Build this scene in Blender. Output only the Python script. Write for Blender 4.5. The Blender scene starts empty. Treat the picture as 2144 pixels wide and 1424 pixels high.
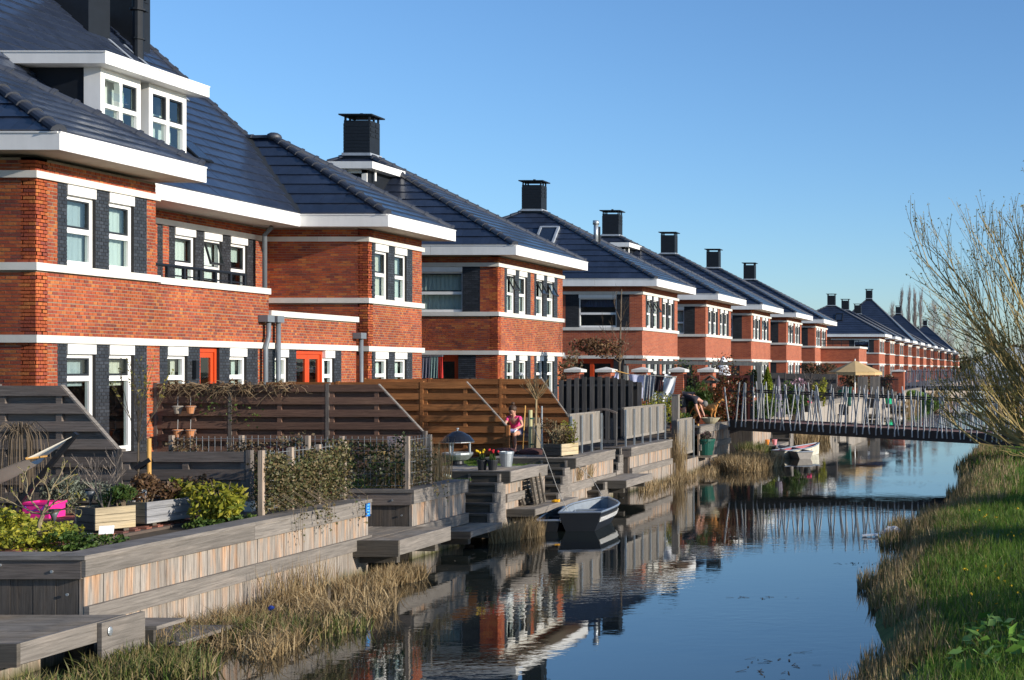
import bpy, math, random
import numpy as np
from mathutils import Vector, Matrix, Quaternion
R = random.Random(7)
RN = np.random.default_rng(11)
S = bpy.context.scene
COL = S.collection

# ---------------------------------------------------------------- camera, sky, sun, exposure
EYE = 3.12            # metres above the water (z = 0)
FPX = 2700.0          # focal length in photograph pixels (photograph 2144 x 1424)
VX, VY = 2155.0, 772.0
cam_d = bpy.data.cameras.new('camera'); cam = bpy.data.objects.new('camera', cam_d); COL.objects.link(cam)
cam.location = (0, 0, EYE); cam.rotation_euler = (math.radians(90), 0, 0)
cam_d.sensor_width = 36.0; cam_d.lens = FPX / 2144 * 36.0
cam_d.shift_x = (1072 - VX) / 2144; cam_d.shift_y = (VY - 712) / 2144
cam_d.clip_start = 0.1; cam_d.clip_end = 4000
S.camera = cam
SUN = Vector((1.0, -0.18, 0.30)).normalized()      # towards the sun
W = bpy.data.worlds.new('World'); S.world = W; W.use_nodes = True
wn = W.node_tree; wn.nodes.clear()
sky = wn.nodes.new('ShaderNodeTexSky'); sky.sky_type = 'NISHITA'; sky.sun_disc = False
sky.sun_elevation = math.asin(SUN.z); sky.sun_rotation = math.atan2(SUN.x, SUN.y)
sky.air_density = 1.0; sky.dust_density = 0.4; sky.ozone_density = 5.6; sky.altitude = 0
bg = wn.nodes.new('ShaderNodeBackground'); bg.inputs['Strength'].default_value = 0.137
wo = wn.nodes.new('ShaderNodeOutputWorld')
wn.links.new(sky.outputs[0], bg.inputs[0]); wn.links.new(bg.outputs[0], wo.inputs[0])
sun_d = bpy.data.lights.new('sun', 'SUN'); sun_d.energy = 4.5; sun_d.angle = math.radians(0.55); sun_d.color = (1, .92, .80)
sun = bpy.data.objects.new('sun', sun_d); COL.objects.link(sun)
sun.rotation_euler = (-SUN).to_track_quat('-Z', 'Y').to_euler(); sun.location = (60, -10, 40)
S.view_settings.view_transform = 'Standard'; S.view_settings.look = 'None'
S.view_settings.exposure = 0.48; S.view_settings.gamma = 1; S.view_settings.use_curve_mapping = False
S.render.engine = 'CYCLES'; S.cycles.max_bounces = 6; S.cycles.transparent_max_bounces = 12

def PX(px, py, Y): return Vector(((px - VX) * Y / FPX, Y, EYE + (VY - py) * Y / FPX))
def YX(px, X): return X * FPX / (px - VX)

# ---------------------------------------------------------------- mesh helpers
class MB:
    """collects simple shapes in world coordinates; build() links them as one mesh object"""
    def __init__(s): s.v = []; s.f = []; s.smooth = False
    def add(s, vs, fs):
        n = len(s.v); s.v += [tuple(p) for p in vs]; s.f += [tuple(i + n for i in f) for f in fs]; return s
    def hexa(s, p):
        return s.add(p, [(0, 3, 2, 1), (4, 5, 6, 7), (0, 1, 5, 4), (1, 2, 6, 5), (2, 3, 7, 6), (3, 0, 4, 7)])
    def box(s, x0, x1, y0, y1, z0, z1):
        return s.hexa([(x0, y0, z0), (x1, y0, z0), (x1, y1, z0), (x0, y1, z0), (x0, y0, z1), (x1, y0, z1), (x1, y1, z1), (x0, y1, z1)])
    def obox(s, c, u, v, w):      # oriented box: centre and three half-axis vectors
        c, u, v, w = map(Vector, (c, u, v, w))
        return s.hexa([c-u-v-w, c+u-v-w, c+u+v-w, c-u+v-w, c-u-v+w, c+u-v+w, c+u+v+w, c-u+v+w])
    def bar(s, a, b, w, h, up=(0, 0, 1)):   # rectangular bar from a to b
        a, b = Vector(a), Vector(b); d = b - a; l = d.length; d = d / l
        up = Vector(up); r = d.cross(up)
        if r.length < 1e-4: r = d.cross(Vector((0, 1, 0)))
        r.normalize(); u = r.cross(d)
        return s.obox((a + b) / 2, d * l / 2, r * w / 2, u * h / 2)
    def prism(s, poly, axis, a, b):  # poly: 2D points; axis 'x': (y,z), 'y': (x,z), 'z': (x,y)
        n = len(poly)
        def P(p, t): return {'x': (t, p[0], p[1]), 'y': (p[0], t, p[1]), 'z': (p[0], p[1], t)}[axis]
        vs = [P(p, a) for p in poly] + [P(p, b) for p in poly]
        fs = [tuple(range(n))[::-1], tuple(range(n, 2 * n))] + [(i, (i + 1) % n, n + (i + 1) % n, n + i) for i in range(n)]
        return s.add(vs, fs)
    def tube(s, pts, r, n=6, cap=True):
        pts = [Vector(p) for p in pts]; m = len(pts)
        rs = r if isinstance(r, (list, tuple)) else [r] * m
        base = len(s.v); prev = None
        for i, p in enumerate(pts):
            d = (pts[min(i + 1, m - 1)] - pts[max(i - 1, 0)])
            if d.length < 1e-9: d = Vector((0, 0, 1))
            d.normalize()
            a = prev if prev is not None else (Vector((0, 0, 1)) if abs(d.z) < .9 else Vector((1, 0, 0)))
            x = d.cross(a)
            if x.length < 1e-4: x = d.orthogonal()
            x.normalize(); y = d.cross(x); prev = x.cross(d) if prev is not None else a
            for k in range(n):
                t = 2 * math.pi * k / n
                s.v.append(tuple(p + (x * math.cos(t) + y * math.sin(t)) * rs[i]))
        for i in range(m - 1):
            for k in range(n):
                k2 = (k + 1) % n
                s.f.append((base + i*n + k, base + i*n + k2, base + (i+1)*n + k2, base + (i+1)*n + k))
        if cap:
            s.f.append(tuple(base + k for k in range(n))[::-1]); s.f.append(tuple(base + (m-1)*n + k for k in range(n)))
        return s
    def lathe(s, prof, c, n=16, cap=True):   # prof: (radius, z) upwards
        base = len(s.v); m = len(prof)
        for r, z in prof:
            for k in range(n):
                t = 2 * math.pi * k / n
                s.v.append((c[0] + r * math.cos(t), c[1] + r * math.sin(t), c[2] + z))
        for i in range(m - 1):
            for k in range(n):
                k2 = (k + 1) % n
                s.f.append((base + i*n + k, base + i*n + k2, base + (i+1)*n + k2, base + (i+1)*n + k))
        if cap:
            s.f.append(tuple(base + k for k in range(n))[::-1]); s.f.append(tuple(base + (m-1)*n + k for k in range(n)))
        return s
    def blob(s, c, r, n=8, m=5, jit=0):
        c = Vector(c); r = Vector(r) if not isinstance(r, (int, float)) else Vector((r, r, r))
        prof = []
        base = len(s.v)
        s.v.append((c.x, c.y, c.z - r.z))
        for i in range(1, m):
            a = math.pi * i / m
            for k in range(n):
                t = 2 * math.pi * k / n; q = 1 + R.uniform(-jit, jit)
                s.v.append((c.x + r.x*q*math.sin(a)*math.cos(t), c.y + r.y*q*math.sin(a)*math.sin(t), c.z - r.z*q*math.cos(a)))
        s.v.append((c.x, c.y, c.z + r.z)); top = len(s.v) - 1
        for k in range(n):
            k2 = (k + 1) % n
            s.f.append((base, base + 1 + k2, base + 1 + k)); s.f.append((top, base + 1 + (m-2)*n + k, base + 1 + (m-2)*n + k2))
        for i in range(m - 2):
            for k in range(n):
                k2 = (k + 1) % n
                s.f.append((base+1+i*n+k, base+1+i*n+k2, base+1+(i+1)*n+k2, base+1+(i+1)*n+k))
        return s
    def mesh(s, name, off=(0, 0, 0)):
        me = bpy.data.meshes.new(name)
        o = np.array(off)
        me.from_pydata((np.array(s.v).reshape(-1, 3) - o).tolist(), [], s.f); 
        if s.smooth: me.shade_smooth()
        return me
    def build(s, name, m, parent=None, label=None, kind=None, smooth=None):
        if smooth is not None: s.smooth = smooth
        return link(name, s.mesh(name, origin(parent)), m, parent, label, kind)

ORIG = {}
def origin(p):
    return (0, 0, 0) if p is None else ORIG.get(p.name, (0, 0, 0))
def link(name, me, m=None, parent=None, label=None, kind=None, loc=None):
    o = bpy.data.objects.new(name, me)
    if m is not None and not me.materials: me.materials.append(m)
    COL.objects.link(o)
    if parent is not None: o.parent = parent; ORIG[o.name] = origin(parent) if loc is None else None
    if loc is not None:
        q = origin(parent); o.location = (loc[0] - q[0], loc[1] - q[1], loc[2] - q[2])
    if label: o['label'] = label
    if kind: o['kind'] = kind
    return o
def thing(name, label, cat, loc, group=None):
    o = bpy.data.objects.new(name, None); COL.objects.link(o); o.location = loc; ORIG[o.name] = tuple(loc)
    o.empty_display_size = .2
    o['label'] = label; o['category'] = cat
    if group: o['group'] = group
    return o
def tag(o, label, cat, group=None):
    o['label'] = label; o['category'] = cat
    if group: o['group'] = group
    return o
def npmesh(name, V, F):
    """V (n,3) float array, F (m,k) int array"""
    me = bpy.data.meshes.new(name)
    V = np.asarray(V, dtype=np.float32); F = np.asarray(F, dtype=np.int32); k = F.shape[1]
    me.vertices.add(len(V)); me.vertices.foreach_set('co', V.ravel())
    me.loops.add(F.size); me.loops.foreach_set('vertex_index', F.ravel())
    me.polygons.add(len(F)); me.polygons.foreach_set('loop_start', np.arange(0, F.size, k, dtype=np.int32))
    me.update(calc_edges=True); me.validate(); return me

# ---------------------------------------------------------------- materials
MATS = {}
def nodes(name):
    m = bpy.data.materials.new(name); m.use_nodes = True; t = m.node_tree
    b = t.nodes['Principled BSDF']; return m, t, b
def rgba(c): return (c[0], c[1], c[2], 1)
def mat(name, base, rough=.6, var=.18, scale=6, stretch=(1, 1, 1), spec=.4, metal=0, bump=0, ramp=None, per=0.0, grime=0, coat=0):
    """procedural material: base colour varied by stretched noise and per object / per island; ramp = list of colours per island"""
    if name in MATS: return MATS[name]
    m, t, b = nodes(name); N = t.nodes.new; L = t.links.new
    tc = N('ShaderNodeTexCoord'); mp = N('ShaderNodeMapping'); mp.inputs['Scale'].default_value = stretch
    geo = N('ShaderNodeNewGeometry'); oi = N('ShaderNodeObjectInfo')
    ad = N('ShaderNodeMath'); ad.operation = 'ADD'; L(geo.outputs['Random Per Island'], ad.inputs[0]); L(oi.outputs['Random'], ad.inputs[1])
    fr = N('ShaderNodeMath'); fr.operation = 'FRACT'; L(ad.outputs[0], fr.inputs[0])
    L(geo.outputs['Position'], mp.inputs['Vector'])
    ofs = N('ShaderNodeCombineXYZ')
    for i in range(3): L(fr.outputs[0], ofs.inputs[i])
    sc_ = N('ShaderNodeVectorMath'); sc_.operation = 'SCALE'; sc_.inputs['Scale'].default_value = 37.0; L(ofs.outputs[0], sc_.inputs[0])
    L(sc_.outputs[0], mp.inputs['Location'])
    nz = N('ShaderNodeTexNoise'); nz.inputs['Scale'].default_value = scale; nz.inputs['Detail'].default_value = 5; nz.inputs['Roughness'].default_value = .65
    L(mp.outputs[0], nz.inputs['Vector'])
    if ramp:
        cr = N('ShaderNodeValToRGB'); cr.color_ramp.interpolation = 'CONSTANT'
        el = cr.color_ramp.elements
        while len(el) < len(ramp): el.new(.5)
        for i, c in enumerate(ramp): el[i].position = i / len(ramp); el[i].color = rgba(c)
        L(fr.outputs[0], cr.inputs[0]); col = cr.outputs[0]
    else:
        rg = N('ShaderNodeRGB'); rg.outputs[0].default_value = rgba(base); col = rg.outputs[0]
    mr = N('ShaderNodeMapRange'); mr.inputs['From Min'].default_value = .28; mr.inputs['From Max'].default_value = .72
    mr.inputs['To Min'].default_value = 1 - var; mr.inputs['To Max'].default_value = 1 + var
    L(nz.outputs['Fac'], mr.inputs['Value'])
    val = mr.outputs[0]
    if per:
        pr = N('ShaderNodeMapRange'); pr.inputs['To Min'].default_value = 1 - per; pr.inputs['To Max'].default_value = 1 + per; L(fr.outputs[0], pr.inputs['Value'])
        mu = N('ShaderNodeMath'); mu.operation = 'MULTIPLY'; L(val, mu.inputs[0]); L(pr.outputs[0], mu.inputs[1]); val = mu.outputs[0]
    if grime:
        g = N('ShaderNodeTexNoise'); g.inputs['Scale'].default_value = .9; g.inputs['Detail'].default_value = 6; L(geo.outputs['Position'], g.inputs['Vector'])
        gr = N('ShaderNodeMapRange'); gr.inputs['From Min'].default_value = .35; gr.inputs['From Max'].default_value = .65
        gr.inputs['To Min'].default_value = 1 - grime; gr.inputs['To Max'].default_value = 1 + grime*.4; L(g.outputs['Fac'], gr.inputs['Value'])
        mu = N('ShaderNodeMath'); mu.operation = 'MULTIPLY'; L(val, mu.inputs[0]); L(gr.outputs[0], mu.inputs[1]); val = mu.outputs[0]
    vm = N('ShaderNodeVectorMath'); vm.operation = 'SCALE'; L(col, vm.inputs[0]); L(val, vm.inputs['Scale'])
    L(vm.outputs[0], b.inputs['Base Color'])
    b.inputs['Roughness'].default_value = rough; b.inputs['Metallic'].default_value = metal
    b.inputs['Specular IOR Level'].default_value = spec
    if coat: b.inputs['Coat Weight'].default_value = coat; b.inputs['Coat Roughness'].default_value = .12
    if bump:
        bp = N('ShaderNodeBump'); bp.inputs['Strength'].default_value = min(1, bump); bp.inputs['Distance'].default_value = .02
        L(nz.outputs['Fac'], bp.inputs['Height']); L(bp.outputs[0], b.inputs['Normal'])
    MATS[name] = m; return m

BR = [tuple(min(.75, k * .90) for k in c) for c in [(.42, .098, .038), (.47, .122, .046), (.36, .078, .036), (.45, .112, .040), (.33, .072, .040), (.50, .160, .052), (.40, .090, .040), (.25, .066, .045), (.44, .105, .040), (.34, .080, .046)]]
M_BRICK = mat('red_brick', None, .85, .2, 22, ramp=BR, bump=.4, spec=.2, grime=.28)
M_MORTAR = mat('mortar', (.25, .21, .155), .95, .2, 9, spec=.1)
M_GBRICK = mat('dark_brick', None, .45, .2, 18, ramp=[(.030, .034, .042), (.022, .025, .032), (.040, .045, .055), (.026, .03, .036)], spec=.5)
M_GMORTAR = mat('dark_mortar', (.020, .020, .022), .9, .1, 9)
M_CONC = mat('white_concrete', (.66, .63, .57), .8, .08, 3, grime=.12, spec=.2)
M_WHITE = mat('white_paint', (.80, .79, .76), .45, .05, 5, stretch=(1, 1, .12), grime=.10)
M_SOFFIT = mat('cream_soffit', (.66, .58, .46), .6, .06, 4, per=.05)
M_TILE = mat('roof_tile', (.023, .032, .056), .34, .25, 7, per=.14, spec=.8, bump=.08, grime=.2, coat=.35)
M_TILE_D = mat('roof_underlay', (.010, .010, .012), .8, .1, 5)
M_RIDGE = mat('ridge_tile', (.020, .025, .038), .58, .2, 6, per=.15, spec=1.0)
M_CHIM = mat('chimney_black', (.008, .011, .016), .6, .2, 5, spec=.3)
M_SASH = mat('dark_sash', (.02, .023, .027), .4, .1, 4)
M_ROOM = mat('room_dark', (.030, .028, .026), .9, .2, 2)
M_CURTS = [mat('curtain_warm', (.56, .52, .44), .9, .12, 3, stretch=(9, 9, .4)), mat('curtain_grey', (.34, .38, .40), .9, .12, 3, stretch=(9, 9, .4)), mat('curtain_white', (.66, .68, .66), .9, .08, 3, stretch=(9, 9, .4))]
M_CURT = mat('curtain_pale', (.50, .53, .50), .9, .12, 3, stretch=(9, 9, .4))
M_BLIND = mat('window_blind_blue', (.035, .05, .12), .6, .1, 2)
M_DOOR = mat('door_red', (.56, .062, .014), .4, .07, 3)
M_PIPE = mat('grey_pipe', (.15, .17, .19), .45, .1, 4)
M_LEAD = mat('lead_flashing', (.30, .33, .37), .5, .2, 4)
M_STEEL = mat('galvanised_steel', (.42, .45, .47), .42, .15, 8, metal=.75)
M_STEELB = mat('steel_baluster', (.42, .42, .41), .55, .2, 6, per=.3, metal=.1)
M_BLACK = mat('black_steel', (.012, .013, .016), .45, .2, 6)
def glass_mat(name='window_glass', tint=(.90, .95, .94)):
    m, t, b = nodes(name); t.nodes.remove(b); N = t.nodes.new; L = t.links.new
    out = [n for n in t.nodes if n.type == 'OUTPUT_MATERIAL'][0]
    fr = N('ShaderNodeFresnel'); fr.inputs['IOR'].default_value = 2.1
    tr = N('ShaderNodeBsdfTransparent'); tr.inputs[0].default_value = rgba(tint)
    gl = N('ShaderNodeBsdfGlossy'); gl.inputs['Roughness'].default_value = .015; gl.inputs[0].default_value = (.95, .97, 1, 1)
    nz = N('ShaderNodeTexNoise'); nz.inputs['Scale'].default_value = 1.7; geo = N('ShaderNodeNewGeometry'); L(geo.outputs['Position'], nz.inputs['Vector'])
    bp = N('ShaderNodeBump'); bp.inputs['Strength'].default_value = .05; bp.inputs['Distance'].default_value = .05; L(nz.outputs['Fac'], bp.inputs['Height']); L(bp.outputs[0], gl.inputs['Normal'])
    mx = N('ShaderNodeMixShader'); geo2 = N('ShaderNodeNewGeometry'); iv = N('ShaderNodeMath'); iv.operation = 'SUBTRACT'; iv.inputs[0].default_value = 1; L(geo2.outputs['Backfacing'], iv.inputs[1])
    fm = N('ShaderNodeMath'); fm.operation = 'MULTIPLY'; L(fr.outputs[0], fm.inputs[0]); L(iv.outputs[0], fm.inputs[1]); L(fm.outputs[0], mx.inputs[0]); L(tr.outputs[0], mx.inputs[1]); L(gl.outputs[0], mx.inputs[2]); L(mx.outputs[0], out.inputs[0])
    MATS[name] = m; return m
M_GLASS = glass_mat()
def brick_tex(name, ramp2, mortar, hgt=.0625, ln=.22):
    m, t, b = nodes(name); N = t.nodes.new; L = t.links.new
    geo = N('ShaderNodeNewGeometry'); sp = N('ShaderNodeSeparateXYZ'); L(geo.outputs['Position'], sp.inputs[0])
    ad = N('ShaderNodeMath'); ad.operation = 'ADD'; L(sp.outputs[0], ad.inputs[0]); L(sp.outputs[1], ad.inputs[1])
    cb = N('ShaderNodeCombineXYZ'); L(ad.outputs[0], cb.inputs[0]); L(sp.outputs[2], cb.inputs[1])
    br = N('ShaderNodeTexBrick'); L(cb.outputs[0], br.inputs['Vector'])
    br.inputs['Scale'].default_value = 1; br.inputs['Brick Width'].default_value = ln; br.inputs['Row Height'].default_value = hgt
    br.inputs['Mortar Size'].default_value = .006; br.inputs['Color1'].default_value = rgba(ramp2[0]); br.inputs['Color2'].default_value = rgba(ramp2[1]); br.inputs['Mortar'].default_value = rgba(mortar)
    nz = N('ShaderNodeTexNoise'); nz.inputs['Scale'].default_value = 1.3; nz.inputs['Detail'].default_value = 8; L(geo.outputs['Position'], nz.inputs['Vector'])
    mr = N('ShaderNodeMapRange'); mr.inputs['To Min'].default_value = .72; mr.inputs['To Max'].default_value = 1.25; L(nz.outputs['Fac'], mr.inputs['Value'])
    vm = N('ShaderNodeVectorMath'); vm.operation = 'SCALE'; L(br.outputs['Color'], vm.inputs[0]); L(mr.outputs[0], vm.inputs['Scale'])
    L(vm.outputs[0], b.inputs['Base Color']); b.inputs['Roughness'].default_value = .85; b.inputs['Specular IOR Level'].default_value = .2
    bp = N('ShaderNodeBump'); bp.inputs['Strength'].default_value = .5; bp.inputs['Distance'].default_value = .01; bp.invert = True; L(br.outputs['Fac'], bp.inputs['Height']); L(bp.outputs[0], b.inputs['Normal'])
    MATS[name] = m; return m
M_BRICKTEX = brick_tex('far_red_brick', ((.42, .112, .052), (.30, .072, .040)), (.30, .21, .15), .068)
M_GBRICKTEX = brick_tex('far_dark_brick', ((.034, .038, .046), (.022, .025, .03)), (.012, .012, .013))
# ---------------------------------------------------------------- house parts
ZG = 1.05                      # garden level
XF = -18.25                    # the facade plane of the terrace
ZB1, ZB2, ZB3 = 3.67, 5.0, 6.69   # the three white bands
Z_E0, Z_E1 = 6.98, 7.29        # eaves fascia
BRK = {}
def brick_mesh(axis, L, h=.054):
    k = (axis, L)
    if k not in BRK:
        d = .008
        m = MB()
        if axis == 'x': m.box(-.03, d, -L/2, L/2, -h/2, h/2)
        else: m.box(-L/2, L/2, -d, .03, -h/2, h/2)
        BRK[k] = m.mesh('brick')
    return BRK[k]

class Wall:
    """gathers wall cells and bricks of one house"""
    def __init__(s, root, det):
        s.root, s.det = root, det; s.red = MB(); s.gry = []; s.bricks = []
    def cell(s, axis, c, u0, u1, z0, z1, kind, sgn=1):
        th = .28
        t = s.red
        if kind == 'g': t = MB(); s.gry.append(t)
        if axis == 'x': t.box(c - th, c, u0, u1, z0, z1)
        else: t.box(u0, u1, c, c + th, z0, z1)
        if s.det:
            row = 0; z = math.ceil((z0 + .004) / .068) * .068
            z = z0 + .034
            BL = .105 if axis == 'x' else .212
            while z < z1 - .02:
                k = int(round(z / .068))
                u = u0 - ((k % 2) * BL * .52 + R.uniform(0, .02))
                a_ = u0
                while u < u1:
                    b = min(u + BL, u1); a = max(u, u0) if a_ is None else a_
                    if u1 - b < .045: b = u1
                    if b - a > .035: s.bricks.append((axis, c, a, b, z, kind)); a_ = None
                    if b >= u1: break
                    u += BL + .011
                z += .068
    def face(s, axis, c, zones):
        """zones: (z0, z1, [(u0, u1, kind)...]); kind r red, g dark, w opening"""
        for z0, z1, pat in zones:
            for u0, u1, k in pat:
                if k in 'rg': s.cell(axis, c, u0, u1, z0, z1, k)
    def finish(s):
        if s.det:
            s.red.build('wall', M_MORTAR, s.root)
            [g.build('dark_pier', M_GMORTAR, s.root) for g in s.gry]
            def dist(b):
                p = (b[1], (b[2]+b[3])/2) if b[0] == 'x' else ((b[2]+b[3])/2, b[1])
                return math.hypot(*p) + (0 if b[4] > 3.0 else 8)
            s.bricks.sort(key=dist)
            n = 0; rest = {'r': MB(), 'g': MB()}
            for ax, c, a, b, z, k in s.bricks:
                FL = .105 if ax == 'x' else .212
                if n < 300 and b - a > FL - .002:
                    full = brick_mesh(ax, FL)
                    key = (ax, FL, k)
                    if key not in BRK:
                        BRK[key] = full.copy(); BRK[key].materials.append(M_BRICK if k == 'r' else M_GBRICK)
                    loc = (c, (a+b)/2, z) if ax == 'x' else ((a+b)/2, c, z)
                    link('brick', BRK[key], None, s.root, loc=loc); n += 1
                else:
                    d = .008 + R.uniform(-.002, .003)
                    if ax == 'x': vs = [(c, a, z-.027), (c+d, a, z-.027), (c+d, b, z-.027), (c, b, z-.027), (c, a, z+.027), (c+d, a, z+.027), (c+d, b, z+.027), (c, b, z+.027)]
                    else: vs = [(a, c-d, z-.027), (b, c-d, z-.027), (b, c, z-.027), (a, c, z-.027), (a, c-d, z+.027), (b, c-d, z+.027), (b, c, z+.027), (a, c, z+.027)]
                    fs = [(0, 1, 2, 3)[::-1], (4, 5, 6, 7), (0, 1, 5, 4), (1, 2, 6, 5), (2, 3, 7, 6)] if ax == 'x' else [(0, 3, 2, 1), (4, 5, 6, 7), (0, 1, 5, 4), (1, 2, 6, 5), (3, 0, 4, 7)]
                    rest[k].add(vs, fs)
            if rest['r'].v: rest['r'].build('brickwork', M_BRICK, s.root, kind='stuff')
            if rest['g'].v: rest['g'].build('dark_brickwork', M_GBRICK, s.root, kind='stuff')
        else:
            s.red.build('wall', M_BRICKTEX, s.root)
            [g.build('dark_pier', M_GBRICKTEX, s.root) for g in s.gry]

def band(root, pts, z, h=.14, out=.07, seg=1.35, det=1):
    """white band along a polyline of (x, y) wall corner points; the outward side is to the right of the walk"""
    for (x0, y0), (x1, y1) in zip(pts, pts[1:]):
        l = math.hypot(x1-x0, y1-y0); n = max(1, round(l / seg)) if det else 1
        ux, uy = (x1-x0)/l, (y1-y0)/l; nx, ny = uy, -ux
        for i in range(n):
            a, b = l*i/n + (.003 if i else -out*.999), l*(i+1)/n - (.003 if i < n-1 else -out*.999)
            if det == 0: a, b = -out*.999, l + out*.999
            m = MB(); c = (a+b)/2; q = (out - .06) / 2
            m.obox((x0+ux*c+nx*q, y0+uy*c+ny*q, z), (ux*(b-a)/2, uy*(b-a)/2, 0), (nx*(out+.06)/2, ny*(out+.06)/2, 0), (0, 0, h/2 + R.uniform(0, .0015)))
            m.build('band_stone', M_CONC, root)

def window(root, axis, c, u0, u1, z0, z1, zt=None, box=.2, curt=1, tilt=0, det=1, fw=.055, blind=None):
    """window in an opening; c = wall plane; returns frame object"""
    q = .11
    def bx(m, a, b, d0, d1, za, zb):   # d outward from glass plane
        if axis == 'x': m.box(c - q + d0, c - q + d1, a, b, za, zb)
        else: m.box(a, b, c + q - d1, c + q - d0, za, zb)
    m = MB(); ztop = z1 - box
    bx(m, u0, u0 + fw, -.04, .05, z0, ztop); bx(m, u1 - fw, u1, -.04, .05, z0, ztop)
    bx(m, u0 + fw, u1 - fw, -.04, .06, z0, z0 + fw*1.5); bx(m, u0 + fw, u1 - fw, -.04, .05, ztop - fw, ztop)
    if zt: bx(m, u0 + fw, u1 - fw, -.04, .055, zt - .05, zt + .05)
    f = m.build('window', M_WHITE, root)
    if box:
        b = MB(); bx(b, u0 + .002, u1 - .002, -.05, .135, ztop + .001, z1 - .004); b.build('roller_box', M_WHITE, f)
    parts = [(z0 + fw*1.5, zt - .05), (zt + .05, ztop - fw)] if zt else [(z0 + fw*1.5, ztop - fw)]
    for i, (a, b) in enumerate(parts):
        top = i == len(parts) - 1 and zt
        if top and tilt:
            # awning sash, hinged at its top edge, swung outwards
            L = b - a; ang = math.radians(tilt); sn, cs = math.sin(ang), math.cos(ang)
            def T(u, d, h):   # h measured down from the hinge
                o = .05 + h*sn + d*cs; z = b - h*cs + d*sn
                return (c - q + o, u, z) if axis == 'x' else (u, c + q - o, z)
            s = MB(); A, B = u0 + fw, u1 - fw
            def tb(ua, ub, ha, hb, d0=0, d1=.04): s.hexa([T(ua, d0, hb), T(ub, d0, hb), T(ub, d1, hb), T(ua, d1, hb), T(ua, d0, ha), T(ub, d0, ha), T(ub, d1, ha), T(ua, d1, ha)])
            tb(A, A+.04, 0, L); tb(B-.04, B, 0, L); tb(A+.04, B-.04, 0, .04); tb(A+.04, B-.04, L-.05, L)
            so = s.build('open_sash', M_SASH, f)
            g = MB(); s = g; tb(A+.04, B-.04, .04, L-.05, .012, .02); g.build('pane', M_GLASS, f)
            continue
        if top and det:
            s = MB(); A, B = u0 + fw, u1 - fw; w = .032
            bx(s, A, A+w, -.02, .035, a, b); bx(s, B-w, B, -.02, .035, a, b); bx(s, A+w, B-w, -.02, .035, a, a+w*1.4); bx(s, A+w, B-w, -.02, .035, b-w, b)
            s.build('sash', M_SASH, f); g = MB(); bx(g, A+w, B-w, 0, .008, a+w*1.4, b-w)
        else:
            g = MB(); bx(g, u0 + fw, u1 - fw, 0, .008, a, b)
        g.build('pane', M_GLASS, f)
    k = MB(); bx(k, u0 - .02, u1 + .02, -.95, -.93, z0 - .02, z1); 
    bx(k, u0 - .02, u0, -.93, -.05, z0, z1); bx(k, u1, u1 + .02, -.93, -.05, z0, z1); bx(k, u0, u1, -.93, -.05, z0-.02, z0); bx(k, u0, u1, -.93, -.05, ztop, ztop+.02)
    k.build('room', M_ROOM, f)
    if curt:
        k = MB(); w = u1 - u0
        def fold(a, b, za, zb, d=-.13):
            n = max(2, int((b - a) / .07)); 
            for i in range(n):
                x0, x1 = a + (b-a)*i/n, a + (b-a)*(i+1)/n; dd = .02 if i % 2 else 0
                P = [(x0, d+dd, za), (x1, d+.02-dd, za), (x1, d+.02-dd, zb), (x0, d+dd, zb)]
                k.add([(c - q + e, u, z) if axis == 'x' else (u, c + q - e, z) for u, e, z in P], [(0, 1, 2, 3)])
        if curt == 1: fold(u0 + .04, u1 - .04, z0 + (z1-z0)*R.choice((.05, .3, .05, .12)), ztop)
        elif curt == 2: fold(u1 - w*.3, u1 - .04, z0 + .06, ztop)
        elif curt == 3: fold(u0 + .04, u1 - .04, z0 + .06, ztop)
        elif curt == 4: fold(u0 + .04, u1 - .04, z0 + (z1-z0)*.62, ztop)
        k.build('curtain', blind or R.choice([M_CURT] + M_CURTS), f)
    return f

def door(root, axis, c, u0, u1, z0, z1, leaves=2, det=1):
    q = .12; fw = .07
    def bx(m, a, b, d0, d1, za, zb):
        if axis == 'x': m.box(c - q + d0, c - q + d1, a, b, za, zb)
        else: m.box(a, b, c + q - d1, c + q - d0, za, zb)
    m = MB(); bx(m, u0, u0+fw, -.05, .06, z0, z1); bx(m, u1-fw, u1, -.05, .06, z0, z1); bx(m, u0+fw, u1-fw, -.05, .06, z1-fw*1.6, z1)
    d = m.build('door', M_DOOR, root)
    w = (u1 - u0 - 2*fw) / leaves
    for i in range(leaves):
        a, b = u0 + fw + w*i + .004, u0 + fw + w*(i+1) - .004
        s = MB(); t = .09
        bx(s, a, a+t, -.03, .03, z0, z1-fw*1.6-.005); bx(s, b-t, b, -.03, .03, z0, z1-fw*1.6-.005); bx(s, a+t, b-t, -.03, .03, z0, z0+.18); bx(s, a+t, b-t, -.03, .03, z1-fw*1.6-.12, z1-fw*1.6-.005)
        s.build('door_leaf', M_DOOR, d); g = MB(); bx(g, a+t, b-t, 0, .008, z0+.18, z1-fw*1.6-.12); g.build('pane', M_GLASS, d)
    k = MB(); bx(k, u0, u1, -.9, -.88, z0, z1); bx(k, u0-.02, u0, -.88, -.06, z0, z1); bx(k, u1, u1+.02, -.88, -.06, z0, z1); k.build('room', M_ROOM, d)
    return d

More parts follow.
